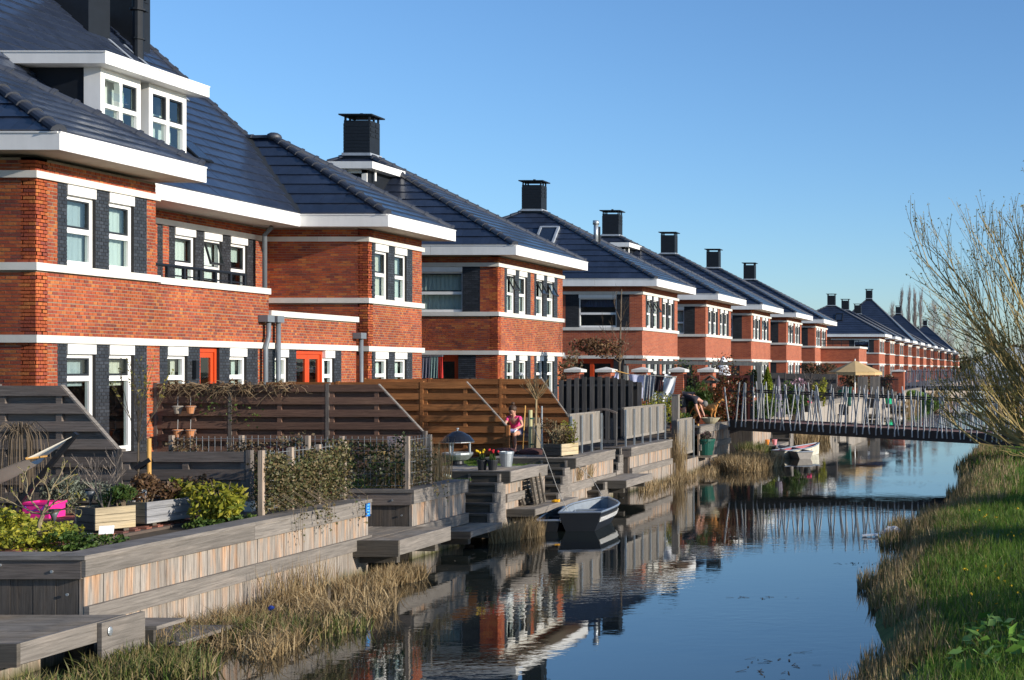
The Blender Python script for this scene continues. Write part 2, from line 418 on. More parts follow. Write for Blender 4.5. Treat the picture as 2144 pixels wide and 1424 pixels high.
def eave(root, x0, x1, y0, y1, det=1, front=True, side=True, z0=Z_E0, z1=Z_E1, slats=False):
    """roof edge slab: x1 front edge, y0 near edge"""
    m = MB(); m.box(x0 + .02, x1 - .03, y0 + .03, y1 - .03, z0 + .02, z1 - .03); m.build('eaves_board', M_SOFFIT, root)
    def run(a, b, n, f):
        for i in range(n):
            p, q = a + (b-a)*i/n, a + (b-a)*(i+1)/n
            f(p + (.005 if i else 0), q - (.005 if i < n-1 else 0))
    if front:
        def f(p, q):
            m = MB(); m.box(x1 - .03, x1, p, q, z0, z1); m.box(x1 - .05, x1 + .018, p, q, z1 + .001, z1 + .03); m.build('fascia', M_WHITE, root)
        run(y0, y1, max(1, int((y1-y0)/2.6)) if det else 1, f)
    if side:
        def f(p, q):
            m = MB(); m.box(p, q, y0, y0 + .03, z0, z1); m.box(p, q, y0 - .018, y0 + .05, z1 + .001, z1 + .03); m.build('fascia', M_WHITE, root)
        run(x0, x1 - .031, max(1, int((x1-x0)/2.6)) if det else 1, f)
        m = MB(); m.box(x0, x1 - .031, y1 - .03, y1, z0, z1); m.build('fascia', M_WHITE, root)
    if slats:
        for k in range(int((y1 - y0 - .1) / .12)):
            y = y0 + .05 + k*.12
            m = MB(); m.box(x1 - 1.05, x1 - .035, y, y + .108, z0 + .004, z0 + .018); m.build('soffit_slat', M_SOFFIT, root)

def tiles(root, E0, E1, T0, T1, det=2, expo=.40, tw=.30, quota=300):
    """flat interlocking tiles on the face E0-E1 (eave) to T0-T1 (top); det 2 single tiles, 1 joined tiles, 0 strips"""
    E0, E1, T0, T1 = map(Vector, (E0, E1, T0, T1))
    u = (E1 - E0).normalized(); n = u.cross(((T0 + T1) / 2 - (E0 + E1) / 2)).normalized()
    if n.z < 0: n = -n
    v = n.cross(u)
    if v.z < 0: v = -v
    H = (T0 - E0).dot(v); rows = max(1, round(H / expo)); W_ = (E1 - E0).length
    def L(t): return (E0 + (T0 - E0) * t - E0).dot(u)
    def Rr(t): return (E1 + (T1 - E1) * t - E0).dot(u)
    def P(a, t, h): return E0 + u*a + v*(H*t) + n*h
    m = MB(); m.add([E0 - n*.02, E1 - n*.02, T1 - n*.02, T0 - n*.02], [(0, 1, 2, 3)]); m.build('roof', M_TILE_D, root)
    rest = MB(); full = None; cnt = 0
    for i in range(rows):
        t0, t1 = i / rows, (i + 1) / rows; te = min(1.0, t1 + .3 / rows)
        if det == 0:
            rest.hexa([P(L(t0), t0, 0), P(Rr(t0), t0, 0), P(Rr(te), te, 0), P(L(te), te, 0), P(L(t0), t0, .05), P(Rr(t0), t0, .05), P(Rr(te), te, .012), P(L(te), te, .012)]); continue
        a = -(i % 2) * tw / 2 + math.floor(min(L(t0), L(te)) / tw) * tw
        while a < max(Rr(t0), Rr(te)):
            b = a + tw - .004
            Q = [(a, t0), (b, t0), (b, te), (a, te)]
            for fn, sg in ((L, 1), (Rr, -1)):      # clip the tile to the slanting sides of the face
                o = []
                for k in range(len(Q)):
                    p, q = Q[k], Q[(k + 1) % len(Q)]; dp, dq = sg * (p[0] - fn(p[1])), sg * (q[0] - fn(q[1]))
                    if dp >= -1e-6: o.append(p)
                    if (dp < -1e-6) != (dq < -1e-6): f_ = dp / (dp - dq); o.append((p[0] + (q[0]-p[0])*f_, p[1] + (q[1]-p[1])*f_))
                Q = o
                if len(Q) < 3: break
            if len(Q) < 3: a += tw; continue
            whole = len(Q) == 4 and all(abs(x[0] - y[0]) < 1e-4 and abs(x[1] - y[1]) < 1e-4 for x, y in zip(Q, [(a, t0), (b, t0), (b, te), (a, te)]))
            if det == 2 and whole and cnt < quota:
                if full is None:
                    q = MB(); o = P(0, 0, 0); dv = v * (H * (te - t0))
                    q.hexa([Vector(), u*(tw-.004), u*(tw-.004)+dv, dv, n*.05, u*(tw-.004)+n*.05, u*(tw-.004)+dv+n*.012, dv+n*.012])
                    full = q.mesh('roof_tile'); full.materials.append(M_TILE)
                p = P(a, t0, R.uniform(-.003, .003)); link('roof_tile', full, None, root, loc=p); cnt += 1
            else:
                j = R.uniform(-.003, .003); k = len(Q)
                hh = lambda t: .05 + (.012 - .05) * (t - t0) / (te - t0) + j
                rest.add([P(x, t, 0) for x, t in Q] + [P(x, t, hh(t)) for x, t in Q], [tuple(range(k, 2*k))] + [(i_, (i_+1) % k, k + (i_+1) % k, k + i_) for i_ in range(k)])
            a += tw
    if rest.v: rest.build('roof_tiling' if det else 'roof_courses', M_TILE, root, kind='stuff')

def ridge(root, a, b, det=1, r=.115, seg=.40):
    a, b = Vector(a), Vector(b); d = b - a; l = d.length; d.normalize()
    x = d.cross(Vector((0, 0, 1)))
    x = x.normalized() if x.length > 1e-3 else Vector((1, 0, 0)); z = x.cross(d)
    def ring(m, p, rr, lo=-.04):
        i = len(m.v); k = 7
        for j in range(k):
            t = math.pi * j / (k - 1)
            m.v.append(tuple(p + x * (math.cos(t) * rr) + z * (math.sin(t) * rr + lo)))
        return i
    def shell(m, p0, p1, r0, r1):
        i = ring(m, p0, r0); j = ring(m, p1, r1)
        for k in range(6): m.f.append((i+k, i+k+1, j+k+1, j+k))
        m.f.append(tuple(range(i, i+7))[::-1]); m.f.append(tuple(range(j, j+7)))
    n = max(1, round(l / seg)); s = l / n
    if det:
        m = MB(); O = Vector()
        shell(m, O, d * (s * 1.06), r, r * .9); shell(m, O - d*.012, O + d * (s*.16), r + .022, r + .018)
        me = m.mesh('ridge_tile'); me.materials.append(M_RIDGE)
        for i in range(n): link('ridge_tile', me, None, root, loc=a + d * (s * i))
    else:
        m = MB()
        for i in range(n): shell(m, a + d*(s*i), a + d*(s*(i+1)), r*1.15, r*.85)
        m.build('ridge', M_RIDGE, root)

def chimney(root, x, y, z0, w=.95, d=.72, h=1.35, det=1):
    b = MB(); b.box(x - w/2, x + w/2, y - d/2, y + d/2, z0 - .7, z0 + h - .22); ch = b.build('chimney', M_CHIM, root)
    m = MB(); m.box(x - w/2 - .13, x + w/2 + .13, y - d/2 - .13, y + d/2 + .13, z0 + h - .05, z0 + h)
    if det: m.box(x - .05, x + .05, y - .05, y + .05, z0 + h, z0 + h + .1)
    m.build('cap', M_CHIM, ch)
    for sx in (-1, 1):
        for sy in (-1, 0, 1):
            m = MB(); m.box(x + sx*(w/2 - .04) - .03, x + sx*(w/2 - .04) + .03, y + sy*(d/2 - .04) - .03, y + sy*(d/2 - .04) + .03, z0 + h - .22, z0 + h - .05); m.build('post', M_CHIM, ch)
    if det:
        for k in range(3):
            for sy in (-1, 1):
                m = MB(); yy = y + sy * d * .25
                m.box(x + w/2, x + w/2 + .02, yy - d*.19, yy + d*.19, z0 + h - .42 - k*.19, z0 + h - .30 - k*.19); m.build('louvre', M_CHIM, ch)
        for k in range(9):
            m = MB(); m.box(x - w/2 - .012, x + w/2, y - d/2 - .012, y - d/2, z0 - .1 + k*.125, z0 + k*.125 + .015); m.build('cladding_board', M_CHIM, ch)
    m = MB(); m.box(x - w/2 - .05, x + w/2 + .05, y - d/2 - .06, y + d/2 + .06, z0 - .16, z0 - .06); m.build('flashing', M_LEAD, ch)

def pipe(root, pts, r=.055, name='downpipe'):
    m = MB(); m.tube(pts, r, 8); m.smooth = True; return m.build(name, M_PIPE, root)

PAT6 = [(0, .55, 'r'), (.55, .77, 'g'), (.77, 1.48, 'w'), (1.48, 1.85, 'g'), (1.85, 2.56, 'w'), (2.56, 2.91, 'g'), (2.91, 3.25, 'r'), (3.25, 3.46, 'g'), (3.46, 4.16, 'w'), (4.16, 4.52, 'g'), (4.52, 5.22, 'w'), (5.22, 5.6, 'g'), (5.6, 6.15, 'r')]
def pyramid_house(label, Y0, Yd=6.15, det=1, tdet=0, tilts=(), dormer=False, skylight=False, flue=False, flat_gap=0, apex=(-24.5, 11.1), lit=0, group='brick houses of the canal terrace'):
    Y1 = Y0 + Yd; xb = -31.0; sc = Yd / 6.15
    rt = thing('terrace_house', label, 'house', (XF, Y0, ZG), group)
    pat = [(Y0 + a*sc, Y0 + b*sc, k) for a, b, k in PAT6]
    w = Wall(rt, det == 2)
    full = [(Y0, Y1, 'r')]
    g1 = ZB1 - .07; s0, s1 = ZB2 + .07, ZB3 - .065
    low = [(a, b, k) for a, b, k in pat]
    w.face('x', XF, [(ZG - .3, 1.2, full), (1.2, g1, low), (ZB1 + .07, ZB2 - .07, full), (s0, s1, pat), (ZB3 + .065, Z_E0 + .02, full)])
    for a, b in ((ZB1 - .07, ZB1 + .07), (ZB2 - .07, ZB2 + .07), (ZB3 - .065, ZB3 + .065)): w.red.box(XF - .28, XF - .03, Y0 + .03, Y1, a, b); w.red.box(xb, XF - .28, Y0 + .03, Y0 + .25, a, b)
    # side wall facing the camera
    XL = XF - .282
    sp = [(-18.85, XL, 'r'), (-19.46, -18.85, 'g'), (-21.24, -19.46, 'w'), (-21.87, -21.24, 'g'), (xb, -21.87, 'r')]
    gp = [(-19.0, XL, 'r'), (-19.6, -19.0, 'g'), (-21.7, -19.6, 'w'), (xb, -21.7, 'r')]
    if det == 2:   # the corner strip is bonded through
        sp[0] = (-18.85, XF, 'r'); gp[0] = (-19.0, XF, 'r')
    far = lambda p: [(max(a, -22.6), b, k) for a, b, k in p if b > -22.6]
    fs = [(xb, XL if det < 2 else XF, 'r')]
    zs = [(ZG - .3, g1, gp), (ZB1 + .07, ZB2 - .07, fs), (s0, s1, sp), (ZB3 + .065, Z_E0 + .02, fs)]
    if det == 2: w.face('y', Y0, [(a, b, far(p)) for a, b, p in zs]); w.red.box(xb, -22.6, Y0, Y0 + .28, ZG - .3, Z_E0)
    else: w.face('y', Y0, zs)
    w.red.box(xb, XF - .28, Y1 - .28, Y1 - .002, ZG - .3, Z_E0); w.red.box(xb - .28, xb, Y0, Y1, ZG - .3, Z_E0)
    w.finish()
    d1 = 1 if det else 0
    for z in (ZB1, ZB2, ZB3): band(rt, [(-24.0, Y0), (XF, Y0), (XF, Y1)], z, .13 if z == ZB3 else .14, det=d1 if det == 2 else 0)
    i = 0
    for a, b, k in pat:
        if k == 'w':
            window(rt, 'x', XF, a, b, s0, s1, 5.76, .19, curt=R.choice((1, 3, 1, 3)), tilt=28 if i in tilts else 0, det=d1, fw=.07)
            window(rt, 'x', XF, a, b, 1.2, g1, 2.93, .19, curt=R.choice((3, 1, 2)), det=0, fw=.07); i += 1
    window(rt, 'y', Y0, -21.24, -19.46, s0, s1, 5.72, .18, curt=3 if not lit else 4, det=d1, blind=None if not lit else M_BLIND)
    door(rt, 'y', Y0, -21.7, -19.6, ZG, g1, 2)
    eave(rt, xb - .8, XF + .85, Y0 - .55, Y1 + .40, d1, slats=False)
    ax, az = apex; ym = (Y0 + Y1) / 2
    e = .06; A = (ax, ym, az); x1 = XF + .85 - e; x0 = xb - .8 + e; y0 = Y0 - .55 + e; y1 = Y1 + .40 - e; z = Z_E1 + .03
    tiles(rt, (x1, y0, z), (x1, y1, z), A, A, tdet)                     # front face
    tiles(rt, (x1, y0, z), (x0, y0, z), A, A, min(tdet, 1), quota=0)     # near side
    tiles(rt, (x1, y1, z), (x0, y1, z), A, A, 0); tiles(rt, (x0, y0, z), (x0, y1, z), A, A, 0)
    up = Vector((0, 0, .05)); rd = 1 if tdet else 0
    ridge(rt, Vector((x1, y0, z)) + up, Vector(A) + up, rd); ridge(rt, Vector((x1, y1, z)) + up, Vector(A) + up, rd)
    ridge(rt, Vector((x0, y0, z)) + up, Vector(A) + up, 0); ridge(rt, Vector((x0, y1, z)) + up, Vector(A) + up, 0)
    chimney(rt, ax, ym, az - .06, det=1 if tdet else 0)
    # roof slope of the near side: z as a function of y
    k = (az - z) / (ym - y0); rz = lambda y: z + (y - y0) * k
    if dormer:
        yf = Y0 + .35; zt = 10.0; zb = rz(yf); yb = y0 + (zt - z) / k + .1
        m = MB(); m.box(-24.3, -22.9, yf, yb, zb - .3, zt); dm = m.build('dormer', M_CHIM, rt)
        m = MB(); m.box(-24.6, -22.55, yf - .35, yb + .2, zt, zt + .24); m.build('dormer_roof', M_WHITE, dm)
        m = MB()
        for a, b in ((-24.3, -24.15), (-23.68, -23.56), (-23.08, -22.9)): m.box(a, b, yf - .04, yf, zb - .05, zt)
        m.box(-24.3, -22.9, yf - .04, yf - .001, zb - .05, zb + .12); m.box(-24.3, -22.9, yf - .04, yf - .001, zt - .12, zt - .001)
        m.build('dormer_frame', M_WHITE, dm)
        for a, b in ((-24.15, -23.68), (-23.56, -23.08)): q = MB(); q.box(a, b, yf - .02, yf - .01, zb + .12, zt - .12); q.build('pane', M_GLASS, dm)
        m = MB(); m.tube([(-22.78, yf + .3, zt), (-22.78, yf + .3, zt - .35)], .04, 8); m.build('downpipe', M_WHITE, dm)
    if skylight:
        yc = Y0 + 1.55; xc = -23.3; h = .5; vy = Vector((0, 1, k)).normalized(); nn = Vector((0, -k, 1)).normalized(); c = Vector((xc, yc, rz(yc))) + nn * .09
        f = MB(); X_ = Vector((1, 0, 0))
        for s in (-1, 1): f.obox(c + X_*(.42*s), X_*.05, vy*.62, nn*.06); f.obox(c + vy*(.58*s), X_*.37, vy*.05, nn*.06)
        fo = f.build('skylight', M_CHIM if not det else M_LEAD, rt)
        g = MB(); g.obox(c + nn*.01, X_*.37, vy*.53, nn*.01); g.build('pane', M_SKYL, fo)
    if flue:
        p = Vector((-21.2, Y0 + 2.3, 9.2)); m = MB()
        p.z = Z_E1 + (x1 - p.x) / (x1 - ax) * (az - Z_E1) - .1
        m.tube([p, p + Vector((0, 0, 1.05))], .11, 10); m.tube([p + Vector((0, 0, .95)), p + Vector((0, 0, 1.15))], .15, 10); m.smooth = True; m.build('flue_pipe', M_STEEL, rt)
        m = MB(); p2 = p + Vector((-.0, .45, -.05)); m.tube([p2, p2 + Vector((0, 0, .95))], .07, 8); m.build('vent_pipe', M_CHIM, rt)
    return rt
M_SKYL = mat('skylight_glass', (.02, .03, .05), .05, .05, 2, spec=.9)
# ---------------------------------------------------------------- the first (corner) house with its big roof
def first_house():
    Y0, YB, YP, YX_ = 23.69, 26.93, 30.93, 34.95
    rt = thing('corner_house', 'nearest red brick house with tall blue-black roof, white dormer and roof terrace', 'house', (XF, Y0, ZG), 'brick houses of the canal terrace')
    w = Wall(rt, True); XR = -21.07
    g1 = ZB1 - .07; s0, s1 = ZB2 + .07, ZB3 - .065
    bay = [(Y0, 24.21, 'r'), (24.21, 24.45, 'g'), (24.45, 25.2, 'w'), (25.2, 25.57, 'g'), (25.57, 26.28, 'w'), (26.28, 26.66, 'g'), (26.66, YB, 'r')]
    gr = bay[:-1] + [(26.66, 27.05, 'r'), (27.05, 27.3, 'g'), (27.3, 27.95, 'w'), (27.95, 28.37, 'g'), (28.37, 29.05, 'w'), (29.05, 29.42, 'g'), (29.42, 30.06, 'w'), (30.06, 30.5, 'g'), (30.5, 30.75, 'r'), (30.75, 31.19, 'g'), (31.19, 31.75, 'w'), (31.75, 32.1, 'g'), (32.1, 33.4, 'w'), (33.4, 33.86, 'w'), (33.86, 34.2, 'g'), (34.2, YX_, 'r')]
    w.face('x', XF, [(ZG - .3, g1, gr), (ZB1 + .07, 4.36, [(Y0, YX_, 'r')]), (4.361, 4.9, [(Y0, YP, 'r')]),
                     (s0, s1, bay), (ZB3 + .065, Z_E0 + .02, [(Y0, YB, 'r')])])
    for a, b in ((ZB1 - .07, ZB1 + .07),): w.red.box(XF - .28, XF - .03, Y0 + .03, YX_, a, b)
    for a, b in ((4.9, s0), (ZB3 - .065, ZB3 + .065)): w.red.box(XF - .28, XF - .03, Y0 + .03, YB, a, b)
    xl = -19.9
    for a, b in ((ZG - .3, g1), (ZB1 + .07, 4.93), (s0, s1), (ZB3 + .065, Z_E0 + .02)):
        if a == s0 or a < 2: w.face('y', Y0, [(a, b, [(-18.92, XF, 'r'), (xl, -18.92, 'g')])])
        else: w.face('y', Y0, [(a, b, [(xl, XF, 'r')])])
    w.red.box(-30, xl, Y0, Y0 + .28, ZG - .3, Z_E0)
    # recessed upper wall behind the terrace, and end of the bay
    up = [(YB, 31.15, 'r'), (31.15, 31.35, 'g'), (31.35, 31.57, 'r'), (31.57, 31.8, 'g'), (31.8, 32.58, 'w'), (32.58, 32.92, 'g'), (32.92, 33.64, 'w'), (33.64, 34.02, 'g'), (34.02, 34.74, 'w'), (34.74, 35.1, 'g'), (35.1, 35.85, 'r')]
    w.face('x', XR, [(4.4, 4.9, [(YB, 35.85, 'r')]), (4.9, s1, up), (ZB3 + .065, Z_E0 + .02, [(YB, 35.85, 'r')])])
    w.red.box(XR - .28, XR - .03, YB, 35.85, ZB3 - .065, ZB3 + .065)
    w.red.box(XR, XF - .28, YB - .28, YB, ZG, Z_E0)
    w.finish()
    for z in (ZB1, ZB2, ZB3): band(rt, [(-21, Y0), (XF, Y0), (XF, YX_ if z == ZB1 else YB)], z, .13 if z == ZB3 else .14)
    band(rt, [(XR, YB), (XR, 35.85)], ZB3, .13)
    # roof terrace parapet and lower extension
    m = MB(); m.box(XR, XF - .28, YB, YP, 4.3, 4.42); m.box(XR, XF - .28, YP, YX_, 4.1, 4.25); m.build('flat_roof', M_LEAD, rt)
    m = MB(); m.box(XF - .27, XF - .02, YP, YX_, 4.36, 4.38); m.box(XR, XF - .29, YX_ - .22, YX_ - .002, ZG, 4.36); m.box(XR, XF - .29, YP - .22, YP, 4.25, 4.9); m.build('parapet_core', M_MORTAR, rt)
    for a, b, z in ((YB + .07, YP, 4.97), (YP + .01, YX_ + .04, 4.45)):
        n = 3
        for i in range(n):
            m = MB(); m.box(XF - .32, XF + .07, a + (b-a)*i/n + .003, a + (b-a)*(i+1)/n - .003, z - .07, z + .07); m.build('coping_stone', M_CONC, rt)
    m = MB(); m.box(XR, XF - .33, YX_ - .26, YX_ + .04, 4.38, 4.5); m.build('coping_stone', M_LEAD, rt)
    # terrace railing
    m = MB(); m.tube([(XF - .12, YB + .05, 5.32), (XF - .12, 30.2, 5.32)], .035, 8); ra = m.build('terrace_railing', M_CHIM, rt)
    m = MB(); m.tube([(XF - .12, YB + .5, 5.12), (XF - .12, 30.2, 5.12)], .018, 6); m.build('lower_rail', M_CHIM, ra)
    for k in range(6):
        y = YB + .55 + k*.54; m = MB(); m.box(XF - .15, XF - .09, y - .03, y + .03, 5.04, 5.3 - (.0 if k else 0)); m.build('baluster', M_CHIM, ra)
    i = 0
    for a, b, k in bay:
        if k == 'w':
            window(rt, 'x', XF, a, b, s0, s1, 5.76, .2, curt=(1, 1)[i], fw=.075); window(rt, 'x', XF, a, b, 1.45, g1, 2.93, .2, curt=(4, 4)[i], fw=.075); i += 1
    for n_, (a, b) in enumerate(((27.3, 27.95), (29.42, 30.06), (31.19, 31.75), (33.4, 33.86))):
        window(rt, 'x', XF, a, b, 1.45, g1, 2.93, .2, curt=(2, 2, 3, 3)[n_], fw=.07, det=0)
    door(rt, 'x', XF, 28.37, 29.05, ZG, g1, 1); door(rt, 'x', XF, 32.1, 33.4, ZG, g1, 2)
    for n_, (a, b) in enumerate(((31.8, 32.58), (32.92, 33.64), (34.02, 34.74))):
        window(rt, 'x', XR, a, b, 4.9, s1, 5.72, .19, curt=(3, 1, 4)[n_], tilt=16 if n_ == 1 else 0, fw=.07)
    # downpipes with hoppers
    for y, zt, jog in ((30.6, 4.35, 1), (31.12, 4.35, 0), (34.98, 4.05, 0)):
        x = XF + .13; P = [(x, y, ZG), (x, y, 3.6), (x, y + (.12 if jog else 0), 3.9), (x, y + (.12 if jog else 0), zt - .1)] if jog else [(x, y, ZG), (x, y, zt - .1)]
        d = pipe(rt, P); m = MB(); y2 = y + (.12 if jog else 0); m.box(XF + .016, XF + .24, y2 - .22, y2 + .06, zt - .12, zt + .04); m.build('hopper', M_PIPE, d)
    pipe(rt, [(-20.75, 35.0, 4.4), (-20.75, 35.0, 6.75), (-20.5, 34.9, 6.95)], .06)
    m = MB(); m.box(XF + .02, XF + .1, 28.1, 28.2, 2.9, 3.3); m.build('wall_lamp', M_CHIM, rt)
    # bay eaves and bay roof
    eave(rt, -26, -17.4, Y0 - .55, YB + .34, slats=True, z0=7.05, z1=7.35)
    ya, yb = Y0 - .50, YB + .29; x1 = -17.45; z = Z_E1 + .09; ym = (ya + yb) / 2; az = 9.72; A = (-21.7, ym, az); Bk = (-27.5, ym, az)
    tiles(rt, (x1, ya, z), (x1, yb, z), A, A, 2, quota=90)
    tiles(rt, (-27, ya, z), (x1, ya, z), Bk, A, 1)
    tiles(rt, (x1, yb, z), (-24.0, yb, z), A, (-24.0, ym, az), 1)
    U = Vector((0, 0, .05))
    ridge(rt, Vector((x1, ya, z)) + U, Vector(A) + U); ridge(rt, Vector((x1, yb, z)) + U, Vector(A) + U); ridge(rt, Vector(A) + U, Vector(Bk) + U)
    # main roof: eaves at x -19.8, gable verge at y 37.1
    eave(rt, -22.3, -19.8, YB + .35, 35.0, side=False)
    z = Z_E1 + .03; k = .92; X0 = -19.85; YV = 37.1; ys = 10.0; xr = -26.0; zr = z + (X0 - xr) * k
    rzm = lambda x: z + (X0 - x) * k
    # the part right of the dormer runs down into the valley against the next roof
    xm = X0 - (9.72 - z) / k
    tiles(rt, (X0, 23.5, z), (X0, 35.1, z), (xm, 23.5, 9.72), (xm, YV, 9.72), 2, quota=140)
    tiles(rt, (xm, 25.5, 9.72), (xm, YV, 9.72), (xr, 25.5, zr), (xr, YV, zr), 2, quota=70)
    tiles(rt, (X0, ys, z), (X0, 23.5, z), (xm, ys, 9.72), (xm, 23.5, 9.72), 0); tiles(rt, (xm, ys, 9.72), (xm, 25.5, 9.72), (xr, ys, zr), (xr, 25.5, zr), 0)
    tiles(rt, (xr*2 - X0, ys, z), (xr*2 - X0, YV, z), (xr, ys, zr), (xr, YV, zr), 0)
    m = MB(); m.add([(X0 + .02, YV - .05, z - .05), (xr*2 - X0, YV - .05, z - .05), (xr, YV - .05, zr - .05)], [(0, 1, 2), (2, 1, 0)]); m.build('gable_wall', M_BRICKTEX, rt)
    ridge(rt, (-22.3, YV, rzm(-22.3) + .05), (xr, YV, zr + .05)); ridge(rt, (xr, YV, zr + .06), (xr, 16, zr + .06))
    # chimneys and flue
    for y, dy in ((34.6, .8), (36.3, .6)):
        m = MB(); m.box(-25.9, -24.95, y - dy/2, y + dy/2, 11.6, 15.2); c = m.build('chimney', M_CHIM, rt)
        for q in range(5): m = MB(); m.box(-24.95, -24.93, y - dy*.35, y + dy*.35, 13.2 + q*.24, 13.36 + q*.24); m.build('louvre', M_CHIM, c)
    fx, fy = -24.6, 35.6
    m = MB(); m.tube([(fx, fy, rzm(fx) - .1), (fx, fy, 13.0)], .13, 12); m.tube([(fx, fy, 13.0), (fx, fy, 13.05)], .2, 12); m.tube([(fx, fy, 13.05), (fx, fy, 13.32)], .14, 12); m.tube([(fx, fy, 13.32), (fx, fy, 13.46)], .19, 12); m.tube([(fx, fy, 12.2), (fx, fy, 12.24)], .17, 12)
    m.smooth = False; m.build('flue_pipe', M_CHIM, rt)
    for yy in (34.9, 35.5):
        m = MB()
        for q in range(8):
            xa = -24.9 + q*.2; m.bar((xa, yy + q*.03, rzm(xa) + .07), (xa + .2, yy + (q+1)*.03, rzm(xa + .2) + .07), .12, .02)
        m.build('flashing', M_LEAD, rt)
    # dormer: two window units under one flat white roof
    xd = -21.0; zb, zt = rzm(-21.0) - .02, 9.93; ya, yb = 29.15, 32.1
    m = MB(); [m.prism([(xd - .36, zb - .2), (xd - .36, zt), (-23.2, zt), (-23.2, zb + 1.3)], 'y', p, q) for p, q in ((ya, ya + 1.25), (ya + 1.6, yb))]; [m.prism([(xd - .02, zb - .3), (xd - .02, zt), (xd - .36, zt), (xd - .36, zb - .1)], 'y', p, p + .03) for p in (ya, ya + 1.22, ya + 1.6, yb - .03)]; dm = m.build('dormer', M_CHIM, rt)
    for p, q in ((28.75, 30.6), (30.603, 32.4)):
        m = MB(); m.box(-23.4, -20.6, p, q, zt + .002, zt + .25); m.box(-23.4, -20.58, p - (.02 if p < 29 else 0), q, zt + .251, zt + .28); m.build('dormer_roof', M_WHITE, dm)
    for p, q, tl in ((ya, ya + 1.25, 1), (ya + 1.6, yb - .05, 0)):
        m = MB(); fr = .1
        cx = xd + .03
        m.box(xd - .35, cx, p - .03, p + fr, zb, zt); m.box(xd - .1, cx, q - fr, q + .03, zb, zt); m.box(xd - .1, cx, p + fr, q - fr, zb, zb + .16); m.box(xd - .1, cx, p + fr, q - fr, zt - .22, zt)
        mid = (p + q) / 2; zm = zb + (zt - zb) * .47
        m.box(xd - .1, cx - .002, mid - .05, mid + .05, zb + .16, zt - .22); m.box(xd - .1, cx - .004, p + fr, mid - .05, zm - .05, zm + .05); m.box(xd - .1, cx - .004, mid + .05, q - fr, zm - .05, zm + .05)
        f = m.build('dormer_window', M_WHITE, dm)
        for a, b in ((p + fr, mid - .05), (mid + .05, q - fr)):
            for c, d in ((zb + .16, zm - .05), (zm + .05, zt - .22)):
                if tl and c > zm and a < mid - .2:
                    L_ = d - c; g = MB(); an = math.radians(24); 
                    g.hexa([(xd + L_*math.sin(an), a, d - L_*math.cos(an)), (xd + L_*math.sin(an), b, d - L_*math.cos(an)), (xd, b, d), (xd, a, d), (xd + .01 + L_*math.sin(an), a, d - L_*math.cos(an)), (xd + .01 + L_*math.sin(an), b, d - L_*math.cos(an)), (xd + .01, b, d), (xd + .01, a, d)]); g.build('open_sash', M_GLASS, dm)
                else:
                    g = MB(); g.box(xd - .05, xd - .04, a, b, c, d); g.build('pane', M_GLASS, dm)
                    if c > zm:
                        g = MB(); w_ = .035; g.box(xd - .06, xd + .01, a, a + w_, c, d); g.box(xd - .06, xd + .01, b - w_, b, c, d); g.box(xd - .06, xd + .01, a + w_, b - w_, c, c + w_); g.box(xd - .06, xd + .01, a + w_, b - w_, d - w_, d); g.build('sash', M_SASH, dm)
        g = MB(); g.box(xd - .3, xd - .28, p + fr, q - fr, zb + .1, zt - (.1 if tl else .62)); g.build('blind', M_CURT, dm)
    m = MB(); m.tube([(-22.75, 28.95, zt), (-22.75, 28.95, zt - .38)], .05, 8); m.build('downpipe', M_WHITE, dm)
    m = MB(); m.box(xd - .1, xd + .18, ya - .1, yb + .1, zb - .1, zb - .03); m.build('flashing', M_LEAD, dm)
    c = Vector((-21.25, 32.75, rzm(-21.25))); n = Vector((k, 0, 1)).normalized(); v = Vector((-1, 0, k)).normalized()
    m = MB(); m.obox(c + n*.08, (0, .3, 0), v*.4, n*.02); sk = m.build('skylight', M_CHIM, rt); m = MB(); m.obox(c + n*.105, (0, .25, 0), v*.34, n*.004); m.build('pane', M_SKYL, sk)

